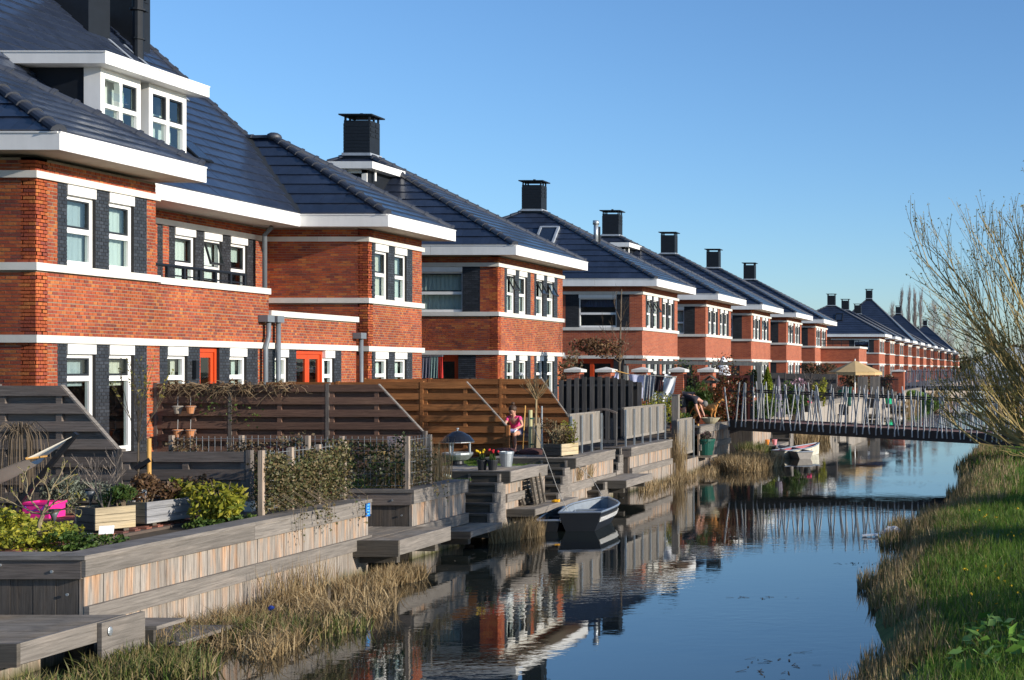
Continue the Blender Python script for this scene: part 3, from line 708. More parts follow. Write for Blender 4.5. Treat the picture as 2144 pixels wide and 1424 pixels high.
def second_house():
    Y0, Y1 = 35.58, 38.72
    rt = thing('narrow_house', 'narrow brick house bay with two windows per storey beside the drainpipe corner', 'house', (XF, Y0, ZG), 'brick houses of the canal terrace')
    w = Wall(rt, True); g1 = ZB1 - .07; s0, s1 = ZB2 + .07, ZB3 - .065; xr = -21.05
    pat = [(Y0, 35.78, 'r'), (35.78, 35.97, 'g'), (35.97, 36.69, 'w'), (36.69, 37.08, 'g'), (37.08, 37.79, 'w'), (37.79, 38.14, 'g'), (38.14, Y1, 'r')]
    w.face('x', XF, [(ZG - .3, g1, pat), (ZB1 + .07, ZB2 - .07, [(Y0, Y1, 'r')]), (s0, s1, pat), (ZB3 + .065, Z_E0 + .02, [(Y0, Y1, 'r')])])
    for a, b in ((ZG - .3, g1), (ZB1 + .07, ZB2 - .07), (s0, s1), (ZB3 + .065, Z_E0 + .02)): w.face('y', Y0, [(a, b, [(xr, XF, 'r')])])
    for a, b in ((ZB1 - .07, ZB1 + .07), (ZB2 - .07, ZB2 + .07), (ZB3 - .065, ZB3 + .065)): w.red.box(XF - .28, XF - .03, Y0 + .03, Y1, a, b); w.red.box(xr, XF - .28, Y0 + .03, Y0 + .25, a, b)
    w.red.box(-30, XF - .28, Y1 - .28, Y1 - .002, ZG - .3, Z_E0); w.red.box(-30, -29.7, Y0, Y1, ZG - .3, Z_E0); w.red.box(-30, xr, Y0 + .01, Y0 + .28, ZG - .3, Z_E0)
    w.finish()
    for z in (ZB1, ZB2, ZB3): band(rt, [(xr + .1, Y0), (XF, Y0), (XF, Y1)], z, .13 if z == ZB3 else .14)
    for a, b in ((35.97, 36.69), (37.08, 37.79)):
        window(rt, 'x', XF, a, b, s0, s1, 5.76, .2, curt=3, fw=.07); window(rt, 'x', XF, a, b, 1.2, g1, 2.93, .2, curt=2, fw=.07, det=0)
    eave(rt, -26, XF + .85, Y0 - .58, Y1 + .40, slats=True)
    ya, yb = Y0 - .53, Y1 + .35; x1 = XF + .8; z = Z_E1 + .03; ym = (ya + yb) / 2; az = 9.72; A = (-21.7, ym, az); Bk = (-26.5, ym, az); U = Vector((0, 0, .05))
    tiles(rt, (x1, ya, z), (x1, yb, z), A, A, 2, quota=120)
    # near slope ends in the valley against the big roof
    k = .92; xv = lambda zz: -19.85 - (zz - z) / k
    tiles(rt, (-19.85, ya, z), (x1, ya, z), (xv(az), ym, az), A, 2, quota=140)
    tiles(rt, (x1, yb, z), (-26.5, yb, z), A, Bk, 1)
    m = MB(); m.bar((-19.83, ya, z + .05), (xv(az) + .02, ym, az + .05),   .34, .06); m.build('valley', M_SASH, rt)
    ridge(rt, Vector((x1, ya, z)) + U, Vector(A) + U); ridge(rt, Vector((x1, yb, z)) + U, Vector(A) + U); ridge(rt, Vector(A) + U, Vector((-22.3, ym, az)) + U)
    m = MB(); m.blob(Vector(A) + Vector((0, 0, .06)), (.2, .2, .13), 10, 6); m.build('hip_cap', M_RIDGE, rt, smooth=True)
    ridge(rt, Vector((-22.3, ym, az)) + U, Vector(Bk) + U, 0)

first_house(); second_house()
pyramid_house('brick house with black chimney, small white dormer and tilted open windows, third along the canal', 44.27, 6.15, 2, 2, (0, 2, 3), dormer=True)
pyramid_house('brick house with a skylight, silver flue pipe and dark blue blind, fourth along the canal', 60.8, 6.1, 1, 1, (0, 1), skylight=True, flue=True, lit=1)
pyramid_house('brick house behind the washing line pergola, fifth along the canal', 72.7, 6.2, 1, 1, (), dormer=True)
pyramid_house('brick house behind the closed white parasol, sixth along the canal', 84.6, 6.3, 1, 0, (2,))
pyramid_house('brick house behind the green conifer, seventh along the canal', 96.9, 6.4, 1, 0, (0,))
pyramid_house('brick house joined to the projecting brick extension, eighth along the canal', 109.8, 6.5, 1, 0)
def extension():
    rt = thing('brick_extension', 'projecting flat brick extension with white coping and terrace rail behind the beige parasol', 'extension', (-16.6, 112.8, ZG))
    m = MB(); m.box(XF, -14.9, 112.8, 118, ZG - .3, ZB1 - .07); m.box(XF, -14.9, 112.8, 118, ZB1 + .07, 4.9); m.box(XF, -15, 112.9, 118, ZB1 - .07, ZB1 + .07); m.build('wall', M_BRICKTEX, rt)
    band(rt, [(XF + .1, 112.8), (-14.9, 112.8), (-14.9, 118)], ZB1, det=0)
    m = MB(); m.box(XF + .09, -14.8, 112.7, 118.1, 4.9, 5.06); m.build('coping', M_CONC, rt)
    m = MB(); m.bar((XF, 113, 5.6), (-15, 113, 5.6), .05, .05); m.bar((XF, 113, 5.35), (-15, 113, 5.35), .03, .03); m.bar((-15, 113, 5.6), (-15, 118, 5.6), .05, .05)
    for k in range(5): m.bar((XF + .3 + k*.75, 113, 5.06), (XF + .3 + k*.75, 113, 5.6), .04, .04)
    m.build('terrace_railing', M_CHIM, rt)
extension()
# second, farther row
FAR = [('with a skylight, first beyond the extension', 156.5, 11.1), ('second of the far row beyond the extension', 168.5, 11.1), ('third of the far row beyond the extension', 181, 11.1), ('fourth of the far row, with a tall pointed roof', 194, 14.0),
       ('fifth of the far row beyond the extension', 208, 11.1), ('sixth of the far row beyond the extension', 222, 11.1), ('seventh of the far row, with a tall roof', 238, 13.6), ('eighth of the far row, near the poplars', 256, 11.1), ('ninth of the far row, almost hidden by willow twigs', 277, 11.1), ('tenth of the far row, with a tall roof behind the willow twigs', 300, 13.4), ('eleventh and last of the far row behind the willow twigs', 330, 11.1)]
for i, (l, y, az) in enumerate(FAR):
    pyramid_house('distant brick house, ' + l, y, 6.6, 0, 0, skylight=(i == 0), apex=(-24.5, az), lit=1 if i == 0 else 0, group='distant brick houses beyond the extension')
# ---------------------------------------------------------------- land and water
def water_mat():
    m, t, b = nodes('canal_water'); N = t.nodes.new; L = t.links.new
    b.inputs['Base Color'].default_value = (.010, .014, .012, 1); b.inputs['Roughness'].default_value = .015; b.inputs['IOR'].default_value = 1.85
    b.inputs['Specular IOR Level'].default_value = .8
    geo = N('ShaderNodeNewGeometry'); mp = N('ShaderNodeMapping'); mp.inputs['Scale'].default_value = (1.0, 1.9, 1); L(geo.outputs['Position'], mp.inputs[0])
    n1 = N('ShaderNodeTexNoise'); n1.inputs['Scale'].default_value = 3.4; n1.inputs['Detail'].default_value = 3; n1.inputs['Roughness'].default_value = .5; L(mp.outputs[0], n1.inputs['Vector'])
    n2 = N('ShaderNodeTexNoise'); n2.inputs['Scale'].default_value = .35; n2.inputs['Detail'].default_value = 2; L(geo.outputs['Position'], n2.inputs['Vector'])
    mr = N('ShaderNodeMapRange'); mr.inputs['From Min'].default_value = .40; mr.inputs['From Max'].default_value = .66; mr.inputs['To Min'].default_value = .10; mr.inputs['To Max'].default_value = 1.0; L(n2.outputs['Fac'], mr.inputs['Value'])
    mu = N('ShaderNodeMath'); mu.operation = 'MULTIPLY'; L(n1.outputs['Fac'], mu.inputs[0]); L(mr.outputs[0], mu.inputs[1])
    bp = N('ShaderNodeBump'); bp.inputs['Strength'].default_value = .11; bp.inputs['Distance'].default_value = .022; L(mu.outputs[0], bp.inputs['Height']); L(bp.outputs[0], b.inputs['Normal'])
    return m
M_WATER = water_mat()
M_SOIL = mat('garden_soil', (.075, .055, .035), .95, .4, 6, bump=.6)
M_MUD = mat('canal_mud', (.05, .042, .03), .95, .3, 4)
M_TURF = mat('turf', (.06, .095, .022), .95, .45, 5, bump=.8)
M_LAWN = mat('lawn', (.06, .105, .022), .95, .35, 14, bump=.6)
M_FIELD = mat('far_field', (.09, .11, .045), .95, .4, .05)
YN, YE = 2.0, 420.0
def bank_x(y): return -1.95 - .25 * math.sin(y * .31 + 1.1) - .16 * math.sin(y * .83) + .12 - .004 * max(0, y - 14)
m = MB(); m.add([(-11.5, YN - 8, 0), (9, YN - 8, 0), (9, YE, 0), (-11.5, YE, 0)], [(0, 1, 2, 3)]); m.build('water', M_WATER, kind='structure')
m = MB(); m.add([(-900, -60, -1.2), (900, -60, -1.2), (900, 1800, -1.2), (-900, 1800, -1.2)], [(0, 1, 2, 3)]); m.build('canal_bed', M_MUD, kind='structure')
def garden_ground():
    P = [(-60, -10), (-16, -10), (-16, 13.85), (-10.38, 13.85), (-10.38, 19.62), (-12.15, 19.62), (-12.15, 21.16), (-10.38, 21.16), (-10.38, 23.0), (-10.75, 23.0), (-10.75, 24.46), (-10.38, 24.46), (-10.38, 26.86), (-10.75, 26.86), (-10.75, 28.3), (-10.38, 28.3), (-10.38, 31.25), (-11.15, 31.25), (-11.15, 32.64), (-10.38, 32.64), (-10.38, 36.3), (-10.95, 36.3), (-10.95, 39.5), (-10.38, 39.5), (-10.38, 43.4), (-12.6, 43.5), (-12.6, 46.3), (-10.4, 46.3), (-10.4, 49.2), (-12.6, 49.3), (-12.6, 51.4), (-10.95, 51.6), (-10.95, 57.7), (-10.4, 57.8), (-10.4, 80), (-10.75, 80.2), (-10.75, YE), (-60, YE)]
    m = MB(); m.prism(P, 'z', -1.1, ZG - .03); m.build('garden_ground', M_SOIL, kind='structure')
    m = MB(); m.add([(-17.5, 21.6, ZG - .026), (-10.5, 21.6, ZG - .026), (-10.5, 24.3, ZG - .026), (-17.5, 24.3, ZG - .026)], [(0, 1, 2, 3)]); m.add([(-13, 26.4, ZG - .022), (-10.6, 26.4, ZG - .022), (-10.6, 31, ZG - .022), (-13, 31, ZG - .022)], [(0, 1, 2, 3)]); m.build('lawn', M_LAWN, kind='structure')
garden_ground()
m = MB(); m.box(-700, 700, YE, 1500, -1.1, .8); m.box(-700, -60, -10, YE, -1.1, .9); m.build('far_ground', M_FIELD, kind='structure')
def bank():
    V, F = [], []; ys = [-6 + .7*i for i in range(int((YE + 6) / .7))]
    prof = [(-.55, -.7), (-.12, -.05), (.2, .12), (.5, .24), (1.2, .34), (2.3, .41), (3.5, .46), (5, .50), (8, .54), (60, .6), (700, .7)]
    for y in ys:
        for d, z in prof:
            V.append((bank_x(y) + d, y, z + (.05 * math.sin(y * 1.7 + d * 3) + .04 * math.sin(y * .6 + d)) * (1 if d > .1 else .2)))
    n = len(prof)
    for i in range(len(ys) - 1):
        for j in range(n - 1): F.append((i*n + j, i*n + j + 1, (i+1)*n + j + 1, (i+1)*n + j))
    o = link('grass_bank', npmesh('grass_bank', V, F), M_TURF, kind='structure'); o.data.shade_smooth()
    xs = [p[0] for p in prof]; zs = [p[1] for p in prof]
    return lambda x, y: float(np.interp(x - bank_x(y), xs, zs))
bank_z = bank()
# brick-paved terrace of the first garden, bricks as pieces
def patio():
    M_PAV = mat('paving_brick', None, .85, .25, 20, ramp=[(.20, .075, .05), (.16, .062, .045), (.24, .09, .06), (.13, .055, .045)])
    z = ZG + .004
    base = MB(); base.box(-18.2, -11.3, 14.2, 18.4, ZG - .1, z); p = base.build('patio', mat('paving_joint', (.10, .075, .06), .95), kind='structure')
    bk = MB(); bk.box(-.105, .105, -.05, .05, -.04, .02); me = bk.mesh('paving_brick'); me.materials.append(M_PAV)
    n = 0; rest = MB()
    rows = [(r, c) for r in range(38) for c in range(31)]
    for r, c in rows:
        y = 14.25 + r*.108; x = -11.45 - c*.216 - (.108 if r % 2 else 0)
        if c < 14 and r < 22 and n < 300: link('paving_brick', me, None, p, loc=(x, y, z + R.uniform(0, .004))); n += 1
        else: rest.box(x - .104, x + .104, y - .05, y + .05, z - .03, z + .02 + R.uniform(0, .004))
    rest.build('paving', M_PAV, p, kind='stuff')
patio()
# ---------------------------------------------------------------- timber quay along the left shore
def wood_mat(name, base, warm, rough=.8, streak=1.0, per=.25, warmth=.5, vert=True, bump=.5, wear=None):
    """weathered timber: grain stretched along the board, patches of warmer unbleached wood"""
    m, t, b = nodes(name); N = t.nodes.new; L = t.links.new
    geo = N('ShaderNodeNewGeometry'); oi = N('ShaderNodeObjectInfo')
    ad = N('ShaderNodeMath'); ad.operation = 'ADD'; L(geo.outputs['Random Per Island'], ad.inputs[0]); L(oi.outputs['Random'], ad.inputs[1])
    fr = N('ShaderNodeMath'); fr.operation = 'FRACT'; L(ad.outputs[0], fr.inputs[0])
    mp = N('ShaderNodeMapping'); mp.inputs['Scale'].default_value = (1, 1, .045) if vert else (.05, .05, 1)
    cb = N('ShaderNodeCombineXYZ')
    for i in range(3): L(fr.outputs[0], cb.inputs[i])
    sv = N('ShaderNodeVectorMath'); sv.operation = 'SCALE'; sv.inputs['Scale'].default_value = 23; L(cb.outputs[0], sv.inputs[0])
    L(geo.outputs['Position'], mp.inputs['Vector']); L(sv.outputs[0], mp.inputs['Location'])
    n1 = N('ShaderNodeTexNoise'); n1.inputs['Scale'].default_value = 42; n1.inputs['Detail'].default_value = 6; n1.inputs['Roughness'].default_value = .7; n1.inputs['Distortion'].default_value = .6; L(mp.outputs[0], n1.inputs['Vector'])
    mp2 = N('ShaderNodeMapping'); mp2.inputs['Scale'].default_value = (2.6, 2.6, .30) if vert else (.25, .25, 1); L(geo.outputs['Position'], mp2.inputs['Vector'])
    n2 = N('ShaderNodeTexNoise'); n2.inputs['Scale'].default_value = 5; n2.inputs['Detail'].default_value = 4; L(mp2.outputs[0], n2.inputs['Vector'])
    mr = N('ShaderNodeMapRange'); mr.inputs['From Min'].default_value = .62 - warmth*.25; mr.inputs['From Max'].default_value = .78 - warmth*.2; L(n2.outputs['Fac'], mr.inputs['Value'])
    fac = mr.outputs[0]
    if wear:      # wood under the cap boards has kept its warm colour; tide mark of algae at the water
        sp = N('ShaderNodeSeparateXYZ'); L(geo.outputs['Position'], sp.inputs[0]); wz = N('ShaderNodeMapRange'); wz.inputs['From Min'].default_value = wear[0]; wz.inputs['From Max'].default_value = wear[1]; wz.inputs['To Min'].default_value = .25; wz.inputs['To Max'].default_value = 1.0; L(sp.outputs[2], wz.inputs['Value'])
        am = N('ShaderNodeMath'); am.operation = 'MULTIPLY'; L(fac, am.inputs[0]); L(wz.outputs[0], am.inputs[1]); fac = am.outputs[0]
    mix = N('ShaderNodeMix'); mix.data_type = 'RGBA'; mix.inputs[6].default_value = rgba(base); mix.inputs[7].default_value = rgba(warm); L(fac, mix.inputs[0])
    g = N('ShaderNodeMapRange'); g.inputs['From Min'].default_value = .3; g.inputs['From Max'].default_value = .7; g.inputs['To Min'].default_value = 1 - .45*streak; g.inputs['To Max'].default_value = 1 + .35*streak; L(n1.outputs['Fac'], g.inputs['Value'])
    pr = N('ShaderNodeMapRange'); pr.inputs['To Min'].default_value = 1 - per; pr.inputs['To Max'].default_value = 1 + per; L(fr.outputs[0], pr.inputs['Value'])
    mu = N('ShaderNodeMath'); mu.operation = 'MULTIPLY'; L(g.outputs[0], mu.inputs[0]); L(pr.outputs[0], mu.inputs[1])
    colr = mix.outputs[2]
    if wear:
        n3 = N('ShaderNodeMath'); n3.operation = 'MULTIPLY_ADD'; n3.inputs[1].default_value = .22; L(n2.outputs['Fac'], n3.inputs[0]); L(sp.outputs[2], n3.inputs[2]); 
        al = N('ShaderNodeMapRange'); al.inputs['From Min'].default_value = .26; al.inputs['From Max'].default_value = .10; L(n3.outputs[0], al.inputs['Value'])
        mx2 = N('ShaderNodeMix'); mx2.data_type = 'RGBA'; mx2.inputs[7].default_value = (.085, .08, .03, 1); L(colr, mx2.inputs[6]); L(al.outputs[0], mx2.inputs[0]); colr = mx2.outputs[2]
    vm = N('ShaderNodeVectorMath'); vm.operation = 'SCALE'; L(colr, vm.inputs[0]); L(mu.outputs[0], vm.inputs['Scale']); L(vm.outputs[0], b.inputs['Base Color'])
    b.inputs['Roughness'].default_value = rough; b.inputs['Specular IOR Level'].default_value = .25
    bp = N('ShaderNodeBump'); bp.inputs['Strength'].default_value = bump; bp.inputs['Distance'].default_value = .006; L(n1.outputs['Fac'], bp.inputs['Height']); L(bp.outputs[0], b.inputs['Normal'])
    MATS[name] = m; return m
M_PLANK = wood_mat('quay_plank_wood', (.275, .24, .205), (.43, .265, .16), per=.12, warmth=.60, streak=1.25, wear=(.0, .9))
M_FPLANK = wood_mat('bleached_plank_wood', (.30, .27, .235), (.35, .28, .21), per=.15)
M_CAP = wood_mat('quay_cap_wood', (.18, .16, .14), (.225, .195, .168), per=.15, warmth=.4, vert=False)
M_STEP = wood_mat('step_wood', (.085, .075, .062), (.11, .09, .07), per=.2, vert=False)
M_DECK = wood_mat('deck_wood', (.235, .205, .17), (.28, .22, .155), per=.15, vert=False)
M_DARKW = wood_mat('dark_stained_wood', (.155, .128, .110), (.18, .14, .115), per=.22, vert=False)
M_BROWNW = wood_mat('brown_fence_wood', (.29, .120, .042), (.35, .145, .048), per=.16, vert=False)
M_REDW = wood_mat('red_brown_fence_wood', (.15, .085, .060), (.175, .10, .066), per=.2, vert=False)
M_GREYV = wood_mat('grey_fence_wood', (.21, .19, .165), (.25, .21, .17), per=.2, vert=True)
M_DGREYV = wood_mat('dark_grey_fence_wood', (.085, .082, .08), (.105, .098, .09), per=.25, vert=True)
M_MOSS = mat('moss', (.09, .095, .03), .95, .5, 9)
XW = -10.1; ZC = 1.13
def boards(root, name, segs, m, jit=.003):
    for s in segs:
        q = MB(); q.box(*s); q.build(name, m, root)
def planks_y(root, y0, y1, x, z0, z1, pw=.148, th=.05, m=None, name='plank'):
    """vertical planks in a wall that runs along the canal (face towards +x)"""
    n = max(1, round((y1 - y0) / pw)); w = (y1 - y0) / n
    k = round(w, 4); key = ('py', k, round(z1-z0, 3), th, m.name)
    if key not in BRK:
        q = MB(); q.box(-th, 0, -w/2 + .003, w/2 - .003, z0 - z1, 0); BRK[key] = q.mesh(name); BRK[key].materials.append(m)
    for i in range(n): link(name, BRK[key], None, root, loc=(x + R.uniform(-.006, .006), y0 + w*(i + .5), z1 + R.uniform(-.004, 0)))
def planks_x(root, x0, x1, y, z0, z1, pw=.148, th=.05, m=None, name='plank'):
    n = max(1, round((x1 - x0) / pw)); w = (x1 - x0) / n
    key = ('px', round(w, 4), round(z1-z0, 3), th, m.name)
    if key not in BRK:
        q = MB(); q.box(-w/2 + .003, w/2 - .003, 0, th, z0 - z1, 0); BRK[key] = q.mesh(name); BRK[key].materials.append(m)
    for i in range(n): link(name, BRK[key], None, root, loc=(x0 + w*(i + .5), y + R.uniform(-.006, .006), z1 + R.uniform(-.004, 0)))
def bolts(root, pts, axis='y', r=.016):
    for p in pts:
        q = MB()
        d = Vector((0, -.012, 0)) if axis == 'y' else Vector((.012, 0, 0))
        q.tube([Vector(p), Vector(p) + d], r, 6); q.build('bolt', M_STEEL, root)
def quay(label, y0, y1, x=XW, zc=ZC, ret=None, cap=True, wale=(.40, .58), hi=None, near_end=True, z0=-.9, wale_y=None):
    """sheet-pile wall with cap boards and a waling plank; ret = x to which the near end returns"""
    rt = thing('quay_wall', label, 'retaining wall', (x, y0, 0), 'timber quay walls of the gardens')
    planks_y(rt, y0, y1, x, z0, zc - .06, m=M_PLANK)
    if cap:
        n = max(1, round((y1 - y0) / 3.4)); e = (y1 - y0) / n
        for i in range(n):
            a, b = y0 + e*i, y0 + e*(i+1) - .004
            boards(rt, 'cap_board', [(x - .30, x + .065, a - (.07 if i == 0 else 0), b, zc - .045 , zc + R.uniform(0, .003))], M_CAP)
            boards(rt, 'fascia_board', [(x + .007, x + .052, a - (.04 if i == 0 else 0), b, zc - .23 + R.uniform(0, .004), zc - .048)], M_CAP)
    if wale:
        a0, b0 = wale_y or (y0, y1); n = max(1, round((b0 - a0) / 2.9)); e = (b0 - a0) / n
        for i in range(n): boards(rt, 'waling', [(x + .008, x + .062 + R.uniform(0, .006), a0 + e*i, a0 + e*(i+1) - .004, wale[0] + R.uniform(-.006, .006), wale[1])], M_CAP)
    if ret is not None:
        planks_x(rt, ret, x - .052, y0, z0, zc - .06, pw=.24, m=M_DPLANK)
        boards(rt, 'cap_board', [(ret, x - .302, y0 - .07, y0 + .25, zc - .045, zc + .001)], M_CAP)
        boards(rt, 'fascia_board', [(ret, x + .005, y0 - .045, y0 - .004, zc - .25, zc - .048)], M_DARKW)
        bolts(rt, [(x - .3 - .55*k, y0 - .046, zc - (.10 if k % 2 else .17)) for k in range(int((x - ret) / .55))])
        bolts(rt, [(x - .16, y0 - .012, zc - .42), (x - .16, y0 - .012, zc - .98)])
    return rt
M_DPLANK = wood_mat('shade_toned_plank_wood', (.10, .085, .072), (.12, .095, .075), per=.2)  # darker copy of the quay plank wood, shade painted into its colour
def deck(label, x0, x1, y0, y1, z, th=.14, post=True, name='jetty_deck', m=None, run='y'):
    rt = thing(name, label, 'deck', ((x0+x1)/2, y0, z))
    m = m or M_DECK
    if run == 'y':      # boards parallel to the canal
        n = max(2, round((x1 - x0 - .05) / .15)); w = (x1 - x0 - .05) / n
        for i in range(n): boards(rt, 'deck_board', [(x0 + w*i + .003, x0 + w*(i+1) - .003, y0 + .046, y1, z - .04, z + R.uniform(-.002, .002))], m)
    else:
        n = max(2, round((y1 - y0 - .05) / .15)); w = (y1 - y0 - .05) / n
        for i in range(n): boards(rt, 'deck_board', [(x0, x1 - .046, y0 + .046 + w*i, y0 + .046 + w*(i+1) - .006, z - .04, z + R.uniform(-.002, .002))], m)
    boards(rt, 'edge_board', [(x1 - .045, x1, y0 + .046, y1, z - th, z + .004)], M_CAP); boards(rt, 'edge_board', [(x0, x1, y0, y0 + .045, z - th - .02, z + .003)], M_STEP)
    if post:
        for y in (y0 + .25, y1 - .25): boards(rt, 'bracket', [(x0, x1 - .12, y - .05, y + .05, z - th - .14, z - .045)], M_STEP)
    return rt
def stairs(label, x0, x1, ytop, ztop, n, rise=.165, run=.28, skew=0.0):
    """flight going down towards the camera"""
    rt = thing('timber_steps', label, 'steps', ((x0+x1)/2, ytop, ztop - n*rise), 'timber steps down to the water')
    for i in range(n):
        y = ytop - i*run; z = ztop - i*rise; s = skew*i
        boards(rt, 'riser', [(x0 + s, x1 + s, y + .012, y + .045, z - rise + .002, z - .036)], M_STEP)
        boards(rt, 'tread', [(x0 + s, x1 + s + .02, y - .03, y + (.30 if i else .35), z - .035, z)], M_STEP)
    for x in (x0 - .05, x1 + .022):
        q = MB(); zt = ztop - .04
        for i in range(n):
            s = skew*i; q.box(x + s, x + s + .045, ytop - i*run - .02, ytop - i*run + run - .022, ztop - n*rise - .12, ztop - i*rise - .002)
        q.build('stringer', M_CAP, rt)
    return rt
YQ = [13.77, 19.7, 21.1, 23.05, 24.5, 27.0, 28.35, 31.3, 32.5, 36.4, 39.5, 43.4]
quay('long sunlit quay wall below the planter boxes, nearest of the garden walls', 13.77, 19.7, ret=-16.0)
planks_y(thing('quay_wall','recessed back wall behind the low grey deck','retaining wall',(-12.1,19.7,0),'timber quay walls of the gardens'), 19.7, 21.1, -12.1, -.9, 1.1, m=M_PLANK)
quay('quay wall with dark ivy-topped return, between the low grey deck and the first steps', 21.1, 23.1, ret=-12.2, zc=1.14, wale=(.36, .54))
quay('quay wall below the tulip pots, between two flights of steps', 24.55, 26.9, zc=1.13, wale=(.55, .70), wale_y=(24.8, 25.7))
quay('quay wall below the planter and grey railing, beside the black boat', 28.3, 31.3, zc=1.16, wale=(.42, .60))
quay('quay wall below the long grey railing, right of the third flight of steps', 32.6, 36.3, zc=1.13, wale=(.44, .60), ret=-10.8)
quay('low quay wall in the recess below the small grey fence panel', 36.35, 39.4, zc=.50, wale=None, cap=False)
quay('quay wall under the dog, beside the footbridge end', 39.45, 43.4, zc=1.36, wale=(.62, .80))
deck('low grey deck between the first quay wall and the ivy return', -11.6, -9.42, 19.25, 21.0, .55, th=.22, name='mooring_deck')
deck('small landing at the foot of the first steps', -10.6, -9.52, 21.95, 23.3, .34, th=.10, name='landing')
stairs('dark steps below the tulip pots', -10.56, -10.08, 24.4, 1.13, 5, rise=.158, skew=.07)
deck('garden deck with the tulip pots at the head of the first steps', -12.6, -9.85, 24.45, 25.9, 1.17, th=.2, post=False, name='garden_deck')
deck('low landing with the leaning pallets beside the boat', -10.7, -9.55, 24.9, 27.3, .40, th=.12, name='landing')
stairs('dark steps beside the leaning pallets', -10.55, -10.1, 28.0, 1.13, 5, rise=.15, run=.32, skew=.07)
deck('grey landing deck beside the planter at the head of the second steps', -11.9, -9.85, 28.0, 29.3, 1.17, th=.2, post=False, name='garden_deck')
stairs('dark steps below the arched gate', -10.95, -10.35, 32.5, 1.13, 4, rise=.17, run=.3, skew=.06)
deck('landing deck below the arched gate', -10.5, -9.35, 29.9, 32.0, .52, th=.16, name='landing')
stairs('lowest dark steps at the water past the black boat', -10.35, -9.85, 29.75, .50, 2, rise=.17, run=.3)
deck('lowest landing at the water past the black boat', -10.2, -9.55, 28.2, 29.2, .20, th=.10, name='landing')
# the big near deck with its water steps
def near_deck():
    rt = deck('broad weathered deck in the near left corner', -15.0, -9.58, 12.2, 13.68, .51, th=.20, post=False, name='mooring_deck', run='x')
    boards(rt, 'post', [(-9.95, -9.83, 13.42, 13.55, -.9, .28), (-10.6, -10.45, 12.95, 13.1, -.9, .28)], M_STEP)
    boards(rt, 'end_board', [(-9.575, -9.53, 13.25, 13.9, .10, .505)], M_CAP)
    boards(rt, 'step_board', [(-9.95, -9.42, 13.92, 14.4, .30, .34), (-9.9, -9.2, 13.95, 14.9, .12, .16)], M_CAP)
    boards(rt, 'step_riser', [(-9.95, -9.44, 13.9, 13.94, .10, .30)], M_STEP)
    m = MB(); m.blob((-9.52, 13.36, .40), (.012, .035, .05), 8, 5); m.build('mooring_ring', M_STEEL, rt)
    quay('low quay wall under the broad near deck', 8.0, 13.7, x=-10.25, zc=.34, cap=False, wale=None)
near_deck()
# farther quay walls beyond the footbridge
fq = [(46.2, 49.2, -9.9, 1.1), (51.5, 57.5, -10.6, 1.2), (57.8, 66, -10.1, 1.5), (66.2, 80, -10.1, 1.5), (80.2, 98, -10.4, 1.3), (98.2, 124, -10.3, 1.3), (128, 170, -10.3, 1.3), (170.2, 240, -10.4, 1.2)]
fl = ['with small steps, first beyond the footbridge', 'behind the reed clump beyond the footbridge', 'pale, below the beige parasol', 'pale, beyond the beige parasol', 'before the second footbridge', 'ending at the second footbridge', 'beyond the second footbridge', 'farthest one in the distance']
for (a, b, x, z), l in zip(fq, fl):
    rt = thing('quay_wall', 'distant quay wall ' + l, 'retaining wall', (x, a, 0), 'timber quay walls of the gardens')
    planks_y(rt, a, b, x, -.9, z, pw=.3 if b < 80 else 1.2, m=M_FPLANK if 57 < a < 81 else M_PLANK); boards(rt, 'cap_board', [(x - .3, x + .06, a, b, z + .002, z + .05)], M_CAP); boards(rt, 'fascia_board', [(x + .01, x + .05, a, b, z - .18, z)], M_CAP)
    if a < 60: planks_x(rt, x - 2.6, x - .055, a, -.9, z, pw=.3, m=M_DPLANK)
